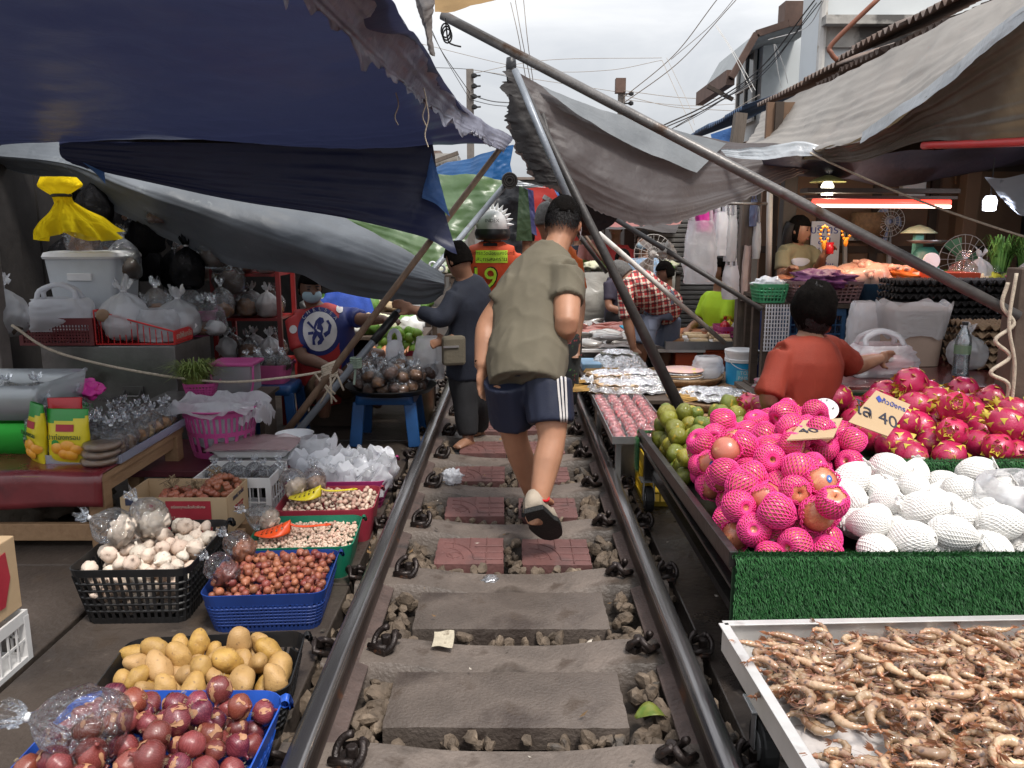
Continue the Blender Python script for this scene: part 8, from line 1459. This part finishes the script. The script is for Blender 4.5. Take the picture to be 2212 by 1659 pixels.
def shoe(a, t_, parent, m1, m2, s=1., upv=None):
    a, t_ = V(a), V(t_); d = (t_-a).normalized(); u = V(upv or (0, 0, 1)); u = (u-d*u.dot(d)).normalized(); r = d.cross(u); heel = a-d*.075*s-u*.055*s; L_ = .285*s
    def rowp(k): x = k*L_; wv = (.036+.014*math.sin(PI*min(1, k*1.05))+.012*math.sin(PI*k)*(k > .4))*s*(1 if k < .86 else math.sqrt(max(.05, 1-((k-.86)/.15)**2))); return heel+d*x, wv
    b = M(); vs = []; n = 16
    for i in range(14): p, wv = rowp(i/13); h_ = (.085-.045*min(1, max(0, (i/13-.15)/.7)))*s; vs += [p+r*(wv*math.cos(2*PI*k/n))+u*(.012*s+h_*max(0, math.sin(2*PI*k/n))**.7) for k in range(n)]
    b.add(vs, [(j*n+i, j*n+(i+1) % n, (j+1)*n+(i+1) % n, (j+1)*n+i) for j in range(13) for i in range(n)]+[tuple(range(n-1, -1, -1)), tuple(13*n+i for i in range(n))]); up_ = b.build('shoe', m1, parent, smooth=True)
    b = M(); P = [rowp(i/13) for i in range(14)]; rim = [p+r*(wv+.006*s) for p, wv in P]+[p-r*(wv+.006*s) for p, wv in reversed(P)]; b.poly([p-u*.012*s for p in rim], u*.024*s); b.build('sole', m2, up_, bevel=.003); b = M(); b.bar(P[7][0]+u*.062*s-r*.05*s, P[7][0]+u*.062*s+r*.05*s, .03*s, .012*s, up=u); b.build('strap', m1, up_, bevel=.003)
shoe(J['aR'], J['aR']+V((.11, .20, -.22)), man, m_suede, m_sole, 1.0, (-.1, .75, .75)); shoe(J['aL']-V((0, 0, .03)), J['aL']+V((.05, .25, -.03)), man, m_suede, m_sole, 1.)
b = M(); q = J['wL'].lerp(J['eL'], .06); d_ = (J['wL']-J['eL']).normalized(); A_ = d_.orthogonal().normalized(); B_ = d_.cross(A_); b.tube([q+(A_*math.cos(a)+B_*math.sin(a))*.038 for a in [i*PI/10 for i in range(20)]], (.014, .006), 8, closed=True, up=d_); b.build('watch', m_black, man, smooth=True)
b = M(); q = J['aR']+V((0, 0, .035)); b.tube([q+V((.046*math.cos(a), .046*math.sin(a), .006*math.sin(3*a))) for a in [i*PI/10 for i in range(20)]], .006, 6, closed=True); b.build('anklet', m_redpk, man, smooth=True)
b = M(); e0 = J['hd']+F @ V((.082, -.01, .01)); b.tube(catmull([e0, e0+F @ V((.004, .03, -.03)), e0+F @ V((-.004, .06, -.06))], 8), .0025, 5); b.tube(catmull([e0-F @ V((0, 0, .04)), e0+F @ V((.003, .03, -.06)), e0+F @ V((-.004, .06, -.075))], 8), .0025, 5); b.build('mask_strap', m_white, man)
# ---- shopper in dark clothes
m_dnav = mat('dark_denim', (.007, .010, .021), .85, .25, 8, bump=.3, bscale=160); m_blkc = mat('black_cloth', (.009, .009, .011), .85, .25, 8, bump=.2)
sh, g, F, J = person('shopper in dark navy top with a brown cross body bag beside the left rail', dict(hd=at(990, 562, 5.3), f=(-.7, .6, -.35), nk=at(1003, 600, 5.32), ch=at(1018, 650, 5.34), pv=at(1012, 765, 5.36), sL=at(985, 640, 5.22), sR=at(1040, 635, 5.45), eL=at(955, 690, 5.15), wL=at(893, 668, 5.2), eR=at(1045, 715, 5.35), wR=at(965, 735, 5.2), hL=at(1000, 795, 5.34), kL=at(1005, 870, 5.30), aL=at(1012, 950, 5.28), tL=at(985, 968, 5.15), hR=at(1032, 795, 5.40), kR=at(1034, 870, 5.42), aR=at(1035, 930, 5.6), tR=at(1020, 940, 5.5)), sk2, (m_dnav, 1.8, .15, .006), (m_blkc, 1.85, .006), .014, .98, None, None, .7, None, False)
b = M(); p = at(980, 757, 5.14); b.box(p, (.15, .07, .19), rz=.3); tag(b.build('shoulder_bag', mat('khaki_canvas', (.10, .085, .06), .85, .15, 8, bump=.3), sh, bevel=.02), None); b = M(); b.box(p+V((-.012, -.045, .03)), (.10, .01, .012), rz=.3); b.build('zip', m_zinc, sh); b = M(); b.tube(catmull([p+V((-.05, 0, .09)), at(1000, 640, 5.18), at(1020, 612, 5.35)], 12), (.012, .004), 6); b.build('bag_strap', m_blkc, sh)
for k in 'LR': b = M(); q = J['a'+k]; dd = (J['t'+k]-q); dd.z = 0; dd.normalize(); b.box(q+dd*.06-V((0, 0, .065)), (.095, .25, .025), rz=math.atan2(dd.y, dd.x)-PI/2); b.build('sandal', m_blkc, sh, bevel=.008)
# ---- motorcycle taxi rider in an orange vest
m_vest = mat('orange_vest', (.62, .075, .018), .7, .12, 8, bump=.15); m_hiv = mat('lime_band', (.45, .72, .03), .6, .1)
rd, g, F, J = person('rider in an orange numbered vest and spiked white helmet', dict(hd=at(1064, 492, 6.2), f=(.1, 1, 0), nk=at(1063, 522, 6.2), ch=at(1063, 570, 6.2), pv=at(1063, 690, 6.2), sL=at(1015, 550, 6.2), sR=at(1110, 550, 6.2), eL=at(1005, 630, 6.25), wL=at(1020, 690, 6.45), eR=at(1120, 630, 6.25), wR=at(1100, 690, 6.45), hL=at(1040, 720, 6.2), kL=at(1040, 800, 6.2), aL=V((-.24, 6.25, .08)), tL=V((-.24, 6.45, .04)), hR=at(1086, 720, 6.2), kR=at(1086, 800, 6.2), aR=V((-.02, 6.25, .08)), tR=V((-.02, 6.45, .04))), sk3, (m_vest, .3, .05, .004), (m_blkc, 1.85, .006), .016, 1.05, 'none', None, .5, None, False, .18, .11)
h_ = J['hd']+V((0, 0, .02)); b = M(); b.ball(h_, (.125, .14, .135), 26, 18); b.build('helmet', mat('helmet_white', (.55, .55, .56), .25, .05), rd, smooth=True); b = M(); b.lathe([(.128, -.03), (.135, -.06), (.128, -.10), (.11, -.11)], 26, h_, sy=1.1); b.build('helmet_trim', m_black, rd, smooth=True)
b = M()
for k in range(13): a = -1.9+.32*k; p = h_+V((.125*math.sin(a*.8), -.06, .132*math.cos(a*.8))); o_ = V((math.sin(a*.8), -.3, math.cos(a*.8))); b.tube([p-o_*.01, p+o_*.035], [.017, .002], 5)
b.build('helmet_spikes', m_white, rd); text('lettering', 'INDEX', .035, m_black, Matrix.Rotation(PI/2, 3, 'X'), h_+V((0, -.145, .03)), rd)
tr_ = bvh(g['shirt']); patch('dark_panel', tr_, lambda u, v: (1044+30*u, 512+20*v), 6, 5, m_blkc, rd); patch('lime_collar', tr_, lambda u, v: (1012+100*u, 508+14*(2*u-1)**2+5*v), 16, 3, m_hiv, rd); patch('lime_panel', tr_, lambda u, v: (1028+68*u, 541+27*v), 10, 6, m_hiv, rd)
FX = Matrix.Rotation(PI/2, 3, 'X')
for s_, y, z in (('วินท่ารถวัดน้อยแสงจันทร์', 548, .034), ('สมุทรสงคราม', 561, .042)): q = onto(tr_, 1062, y, .012); text('lettering', s_, z, m_blkc, FX, q, rd)
q = onto(tr_, 1046, 602, .035); text('number_edge', '19', .235, m_blkc, FX, q, rd); text('number', '19', .215, m_hiv, FX, q-V((0, .006, 0)), rd)
# ---- others along the track
m_orc = mat('orange_cotton', (.62, .12, .015), .8, .12, 8); m_flo = mat('floral_cloth', (.012, .014, .014), .8, .2, 10, spots=[((.5, .05, .08), 26, .62), ((.12, .35, .08), 21, .64)])
person('person in orange sleeves and dark floral trousers beyond the walking man', dict(hd=at(1180, 475, 5.9), f=(.2, 1, -.1), nk=at(1190, 520, 5.9), ch=at(1195, 570, 5.9), pv=at(1200, 690, 5.9), sL=at(1145, 560, 5.9), sR=at(1240, 560, 5.9), eL=at(1130, 640, 5.9), wL=at(1150, 700, 6.1), eR=at(1252, 655, 5.9), wR=at(1246, 735, 5.85), hL=at(1180, 720, 5.9), kL=at(1185, 810, 5.9), aL=V((.28, 5.95, .08)), tL=V((.28, 6.15, .04)), hR=at(1224, 720, 5.9), kR=at(1226, 810, 5.9), aR=V((.42, 5.95, .08)), tR=V((.42, 6.15, .04))), sk2, (m_orc, .7, .12, .005), (m_flo, 1.8, .006), .015, 1., None, m_ghair, .8, None, False)
mp_ = mat('plaid_cotton', (.45, .045, .045), .8, .1, 6)
def plaid(m):
    n, l = m.node_tree.nodes, m.node_tree.links; b = n['Principled BSDF']; t = n.new('ShaderNodeTexCoord'); out = b.inputs['Base Color'].links[0].from_socket
    for ax, sc_, c_, th, rt in (('X', 5.5, (.62, .56, .46), .86, 0), ('Z', 5.5, (.62, .56, .46), .86, 0), ('X', 5.5, (.05, .025, .03), .93, 2.2), ('Z', 5.5, (.05, .025, .03), .93, 2.2)):
        wv = n.new('ShaderNodeTexWave'); wv.bands_direction = ax; wv.inputs['Scale'].default_value = sc_; wv.inputs['Phase Offset'].default_value = rt; wv.inputs['Distortion'].default_value = .8; mp = n.new('ShaderNodeMapping'); mp.inputs['Rotation'].default_value = (0, .15, .05); l.new(t.outputs['Object'], mp.inputs[0]); l.new(mp.outputs[0], wv.inputs['Vector'])
        g_ = n.new('ShaderNodeMath'); g_.operation = 'GREATER_THAN'; g_.inputs[1].default_value = th; l.new(wv.outputs['Fac'], g_.inputs[0]); g2 = n.new('ShaderNodeMath'); g2.operation = 'MULTIPLY'; g2.inputs[1].default_value = .85; l.new(g_.outputs[0], g2.inputs[0]); k = n.new('ShaderNodeMix'); k.data_type = 'RGBA'; l.new(g2.outputs[0], k.inputs[0]); l.new(out, k.inputs[6]); k.inputs[7].default_value = c4(c_); out = k.outputs[2]
    l.new(out, b.inputs['Base Color']); return m
plaid(mp_); m_bgs = mat('blue_grey_cloth', (.13, .155, .22), .85, .12, 5, bump=.2, spots=((.10, .12, .18), 3, .6))
pm, g, F, J = person('man in red plaid shirt and blue grey shorts bending over the goods', dict(hd=at(1342, 592, 7.25), f=(-.45, .5, -.7), u=(-.5, .2, .6), nk=at(1356, 604, 7.2), ch=at(1385, 620, 7.2), pv=at(1432, 655, 7.3), sL=at(1350, 622, 7.0), sR=at(1378, 606, 7.4), eL=at(1356, 695, 6.95), wL=at(1368, 752, 6.9), eR=at(1372, 690, 7.5), wR=at(1375, 740, 7.6), hL=at(1402, 685, 7.2), kL=at(1386, 745, 7.15), aL=V((1.14, 7.2, .12)), tL=V((1.0, 7.1, .06)), hR=at(1446, 685, 7.4), kR=at(1440, 750, 7.4), aR=V((1.4, 7.45, .12)), tR=V((1.25, 7.35, .06))), sk2, (mp_, .9, .1, .008), (m_bgs, 1.0, .008, .03), .015, 1.05, None, m_ghair, .9, None, False, .175, .12)
tr_ = bvh(g['legs']); patch('pocket', tr_, lambda u, v: (1400+28*u+3*v, 690+22*v), 6, 5, mat('pocket_cloth', (.16, .19, .27), .85, .1), pm)
m_limec = mat('lime_cotton', (.42, .68, .02), .75, .1, 6, bump=.2); m_magc = mat('magenta_cotton', (.5, .03, .2), .8, .15); m_nav2 = mat('navy_cotton', (.018, .022, .09), .8, .15, 6); m_pat = mat('blue_patterned', (.22, .32, .45), .8, .2, 30, spots=((.55, .6, .65), 26, .58)); m_pkc = mat('pink_cotton', (.6, .3, .28), .8, .1); m_brs = mat('orange_brown_cloth', (.35, .13, .06), .8, .2)
def seated(label, x, y, Y, f, skin, tm, lm, s=1., hr=None, hm=None, fc=True, mask=False, frac=.75, vox=.016):   # a seated figure; x, y where the head shows
    hd = at(x, y, Y); f = V(f).normalized(); r = f.cross(V((0, 0, 1))).normalized(); z = V((0, 0, 1)); k = hd-z*.20*s-f*.03; c = hd-z*.36*s-f*.02; p = hd-z*.68*s-f*.06; kn = lambda sg: p+f*.40*s+r*(.11*sg)+z*.03
    t, g, F, J = person(label, dict(hd=hd, f=f, nk=k, ch=c, pv=p, sL=k-r*.18*s-z*.07, sR=k+r*.18*s-z*.07, eL=c-r*.23*s+f*.06-z*.17, wL=c+f*.27*s-r*.10-z*.22, eR=c+r*.23*s+f*.06-z*.17, wR=c+f*.27*s+r*.08-z*.20, nL=-z, nR=-z, hL=p-r*.09*s-z*.03, hR=p+r*.09*s-z*.03, kL=kn(-1), kR=kn(1), aL=V((kn(-1).x, kn(-1).y, max(.08, p.z-.42*s))), aR=V((kn(1).x, kn(1).y, max(.08, p.z-.42*s)))), skin, (tm, frac, .02, .006), (lm, 1.5, .006), vox, s, hr, hm, .8, None, fc)
    if mask: b = M(); b.ball(hd+F @ V((0, .052, -.05))*s, (.066*s, .05*s, .05*s), 14, 10, F); b.build('face_mask', mat('pale_blue_mask', (.35, .48, .55), .7, .08), t, smooth=True)
    b = M(); q = p-z*.13; b.box(q-z*max(.01, q.z/2), (.3, .3, max(.02, q.z)), rz=math.atan2(f.y, f.x)); tag(b.build('seat_box', m_woodd, bevel=.01), 'dark low seat under the '+label.split(' in ')[0]+' in '+' '.join(label.split(' in ')[1].split()[:3]), 'seat'); return t
seated('woman in lime shirt sitting beyond the wooden post', 1550, 585, 8.0, (-.8, -.35, 0), sk2, m_limec, m_brs, 1.0, lambda x, y, z: z > .35 or (y < .2 and z > -.5))
b = M(); b.ball(at(1553, 566, 8.06), .055, 12, 8); tag(b.build('hair_bun', m_hair, [o for o in bpy.data.objects if o.get('label', '').startswith('woman in lime')][0], smooth=True), None)
seated('vendor in navy shirt sitting beyond the plaid shirt', 1436, 590, 8.5, (-.9, -.2, -.2), sk3, m_nav2, m_blkc); seated('woman in blue patterned blouse and face mask among far stalls', 1390, 520, 9.2, (-.3, -.9, 0), sk2, m_pat, m_blkc, .95, None, None, True, True); seated('vendor in pink blouse behind the far vegetable table', 1292, 485, 10.6, (.2, -1, -.1), sk2, m_pkc, m_blkc, 1., None, None); seated('vendor in dark shirt near the far round fan', 1345, 560, 8.9, (.5, -.8, -.2), sk2, mat('dusk_cotton', (.035, .03, .05), .8), m_blkc, .9); seated('vendor in bright blue apron holding spring onions at the left', 742, 585, 7.6, (.3, -1, -.1), sk2, m_bluec, m_blkc, 1., None, None, True, True)
def stander(label, x, y, Y, f, tm, s=1., hm=None): 
    hd = at(x, y, Y); f = V(f).normalized(); r = f.cross(V((0, 0, 1))).normalized(); z = V((0, 0, 1)); h = hd.z; k = hd-z*.20*s; c = hd-z*.38*s; p = V((hd.x, hd.y, h*.52)); 
    person(label, dict(hd=hd, f=f, nk=k, ch=c, pv=p, sL=k-r*.17*s-z*.06, sR=k+r*.17*s-z*.06, eL=c-r*.22*s-z*.2, wL=c-r*.16*s+f*.2-z*.35, eR=c+r*.22*s-z*.2, wR=c+r*.16*s+f*.2-z*.35, hL=p-r*.09-z*.05, hR=p+r*.09-z*.05, kL=V((p.x-.09, p.y, h*.29)), kR=V((p.x+.09, p.y, h*.29)), aL=V((p.x-.09, p.y, .08)), aR=V((p.x+.09, p.y, .08)), tL=V((p.x-.09, p.y, .05))+f*.16, tR=V((p.x+.09, p.y, .05))+f*.16), sk2, (tm, .7, .1, .005), (m_blkc, 1.85, .005), .018, s, None, hm, .6, None, True)
stander('woman with tied dark hair standing beyond the rider', 1136, 512, 8.8, (-.8, .5, 0), m_pkc, .95); stander('shopper in white shirt far down the alley', 1158, 500, 11.0, (.2, 1, 0), m_wcl); stander('shopper in blue shirt far down the alley', 1098, 497, 13.0, (0, 1, 0), m_bluec); stander('shopper in dark clothes at the far right of the alley', 1248, 500, 12.0, (-.3, -1, 0), m_dnav); stander('vendor in red shirt in front of the shutter', 1330, 492, 9.9, (-.4, -.9, 0), mat('red_cotton', (.45, .04, .04), .8))
# ---- man in the chicken stall
om, g, F, J = person('long haired man in olive T-shirt sitting behind the raw chickens', dict(hd=at(1727, 497, 6.75), f=(.75, -.65, -.12), nk=at(1722, 530, 6.8), ch=at(1720, 560, 6.8), pv=at(1722, 620, 6.85), sL=at(1756, 545, 6.85), sR=at(1692, 545, 6.68), eL=at(1768, 585, 6.75), wL=at(1778, 552, 6.55), dL=(.5, -.3, .6), nL=(.2, -1, 0), eR=at(1690, 598, 6.6), wR=at(1705, 583, 6.45), hL=at(1745, 625, 6.8), kL=at(1790, 610, 6.55), aL=at(1740, 625, 6.45), hR=at(1700, 625, 6.75), kR=at(1690, 615, 6.4), aR=at(1740, 628, 6.4)), sk2, (mat('khaki_cotton', (.21, .19, .11), .85, .1, 6), .7, 0, .005), (m_brs, 1.6, .005), .012, .94, lambda x, y, z: z > .30 or (y < .25 and z > -1.), None, 1.0)
b = M(); P = [J['hd']+F @ V((0, -.05, .05)), J['hd']+F @ V((0, -.07, -.08)), J['hd']+F @ V((0, -.075, -.20))]; b.tube(catmull(P, 8), [(.085, .06), (.092, .065), (.094, .06), (.093, .055), (.09, .05), (.084, .045), (.075, .04), (.06, .03)], 14, up=F @ V((1, 0, 0))); b.build('hair_length', m_hair, om, smooth=True)
b = M(); q = J['wL']+V((.03, -.05, .06)); b.tube([q-V((0, 0, .045)), q+V((0, 0, .045))], .03, 14); tag(b.build('drink_can', m_redpk, smooth=True), 'red drink can in the hand of the long haired man', 'can'); tr_ = bvh(g['shirt']); patch('shirt_print', tr_, lambda u, v: (1728+20*v*math.cos(2*PI*u)*(1-.3*math.sin(2*PI*u)), 566+9*v*math.sin(2*PI*u)), 14, 4, MATS['printed_fabric'], om, .006, True)
for k, (x, y) in enumerate(((1782, 492), (1830, 485))):
    q = at(x, y, 6.2); b = M()
    for i in range(12): b.ball(q+V(((.032*math.cos(i*.52)), 0, .06*math.sin(i*.52)-.05)), .011, 7, 5)
    b.ball(q-V((0, 0, .13)), (.018, .018, .035), 8, 6); tag(b.build('flower_garland', mat('marigold', (.7, .28, .01), .7, .3, 30, spots=((.7, .7, .6), 20, .6)), smooth=True), ['marigold garland hanging beside the blue lettered sign', 'marigold garland hanging from the red tube lamp'][k], 'garland')
# ---- woman in the red shirt
m_rsh = mat('rust_red_shirt', (.21, .023, .008), .8, .12, 5, bump=.2, bscale=200, spots=((.30, .035, .015), 3, .6))
rw, g, F, J = person('short haired woman in rust red shirt sitting with her back turned', dict(hd=at(1758, 668, 3.86), f=(.35, .9, -.1), nk=at(1748, 728, 3.84), ch=at(1742, 785, 3.82), pv=at(1722, 930, 3.84), sL=at(1690, 765, 3.74), sR=at(1803, 755, 3.92), eL=at(1660, 858, 3.66), wL=at(1690, 930, 3.86), eR=at(1842, 792, 3.98), wR=at(1900, 775, 4.25), hL=at(1695, 950, 3.86), kL=V((1.25, 4.25, .42)), aL=V((1.25, 4.3, .08)), hR=at(1750, 950, 3.88), kR=V((1.5, 4.25, .42)), aR=V((1.5, 4.3, .08))), sk2, (m_rsh, .98, .0, .008), (m_blkc, 1.6, .005), .011, .98, lambda x, y, z: z > .1 or (y < .35 and z > -.62), None, .6, None, False, .185, .125)
b = M(); b.tube([J['nk']+V((.075*math.cos(a), .065*math.sin(a), .045)) for a in [i*PI/10 for i in range(20)]], (.03, .010), 8, closed=True, up=(0, 0, 1)); b.build('collar', m_rsh, rw, smooth=True); b = M(); b.ball(J['hd']+F @ V((0, -.02, .015)), (.10, .112, .12), 24, 16, F)
for p in b.v: p += (p-J['hd'])*(.16*noise.noise(V((p.x*24, p.y*24, p.z*9)))+.08*noise.noise(V((p.x*90, p.y*90, p.z*20))))
b.f = [f for f in b.f if (lambda c: c.z > J['hd'].z-.075 and (F.transposed() @ (c-J['hd'])).y < .05)(sum((b.v[i] for i in f), V((0, 0, 0)))/len(f))]; b.m = [0]*len(b.f); b.build('hair_volume', m_hairc, rw, smooth=True, thick=.01)
strands(rw, J['hd'], F, lambda x, y, z: z > .05 or (y < .3 and z > -.5), 2600, .075, .02, .0035, 1.1)
stool('plastic stool under the woman in the rust red shirt', (1.36, 3.92, 0), .3, .27, m_stb)
# ---- vendor in the football shirt
m_jr = mat('red_jersey', (.42, .03, .03), .6, .12, 6, bump=.2); m_jb = mat('blue_jersey', (.012, .022, .13), .6, .15, 6, bump=.2)
jm, g, F, J = person('masked vendor in a red and blue football shirt sitting under the grey tarp', dict(hd=at(670, 622, 5.75), f=(.45, -.85, -.15), nk=at(680, 662, 5.8), ch=at(700, 715, 5.8), pv=at(706, 830, 5.86), sL=at(757, 682, 5.88), sR=at(636, 690, 5.72), eL=at(782, 690, 5.75), wL=at(832, 690, 5.62), eR=at(652, 770, 5.6), wR=at(715, 795, 5.45), hL=at(735, 840, 5.8), kL=at(815, 765, 5.7), aL=at(815, 880, 5.75), hR=at(690, 845, 5.75), kR=at(700, 830, 5.35), aR=at(700, 900, 5.4), nL=(0, 0, -1), nR=(0, -.3, -1)), sk3, ([m_jr, m_jb], .8, .02, .007, lambda c: 1 if c.x > -1.23 else 0), (mat('brown_shorts', (.10, .06, .03), .85), .9, .005), .0125, 1., None, None, .8, None, True, .19, .125)
b = M(); b.ball(J['hd']+F @ V((0, .05, -.045)), (.07, .055, .052), 16, 10, F); b.build('face_mask', mat('pale_blue_mask', (.35, .48, .55), .7, .08), jm, smooth=True)
tr_ = bvh(g['shirt']); cx, cy = 690, 716; m_cb = mat('crest_blue', (.012, .02, .13), .6); m_cw = mat('crest_white', (.6, .58, .58), .6)
patch('crest_ring', tr_, lambda u, v: (cx+47*v*math.cos(2*PI*u), cy+52*v*math.sin(2*PI*u)), 36, 9, m_cb, jm, .005, True); patch('crest_disc', tr_, lambda u, v: (cx+37*v*math.cos(2*PI*u), cy+42*v*math.sin(2*PI*u)), 32, 8, m_cw, jm, .009, True)
for L_ in ([(-8, -22), (0, -30), (8, -28), (10, -20), (4, -14), (8, -6), (6, 6), (10, 16), (4, 26), (-3, 28), (-4, 22), (1, 16), (-4, 8), (-10, 18), (-8, 28), (-16, 28), (-15, 12), (-10, 0), (-12, -8)], [(-12, -10), (-22, -22), (-26, -18), (-20, -12), (-12, -4)], [(8, 4), (18, -2), (20, -14), (14, -22), (19, -24), (25, -12), (22, 4), (12, 12)], [(-12, 0), (-24, 2), (-24, 8), (-12, 6)]):
    P = [onto(tr_, cx+x, cy+y, .014) for x, y in L_]
    if all(P): b = M(); b.poly(P, V((0, .002, 0))); b.build('crest_lion', m_cb, jm)
for i, ch_ in enumerate('CHELSEA'):
    a = -2.45+.30*i; q = onto(tr_, cx+42*math.cos(a), cy+47*math.sin(a), .012)
    if q: text('lettering', ch_, .036, m_cw, Matrix.Rotation(PI/2, 3, 'X') @ Matrix.Rotation(-(a+PI/2), 3, 'Z'), q, jm)
patch('sleeve_badge', tr_, lambda u, v: (634+8*v*math.cos(2*PI*u), 712+9*v*math.sin(2*PI*u)), 14, 4, m_cw, jm, .006, True); patch('chest_badge', tr_, lambda u, v: (733+8*v*math.cos(2*PI*u), 668+9*v*math.sin(2*PI*u)), 14, 4, m_cw, jm, .006, True)
b = M(); b.box((-1.3, 5.95, .14), (.36, .34, .28)); tag(b.build('seat_box', m_woodd, bevel=.01), 'dark low seat under the masked vendor in the football shirt', 'seat')
# ================================================================ remove the models that were only copied
for o in PROTO:
    for k in KIDS.get(o.name, []):
        for q in KIDS.get(k.name, []): bpy.data.objects.remove(q)
        bpy.data.objects.remove(k)
    bpy.data.objects.remove(o)
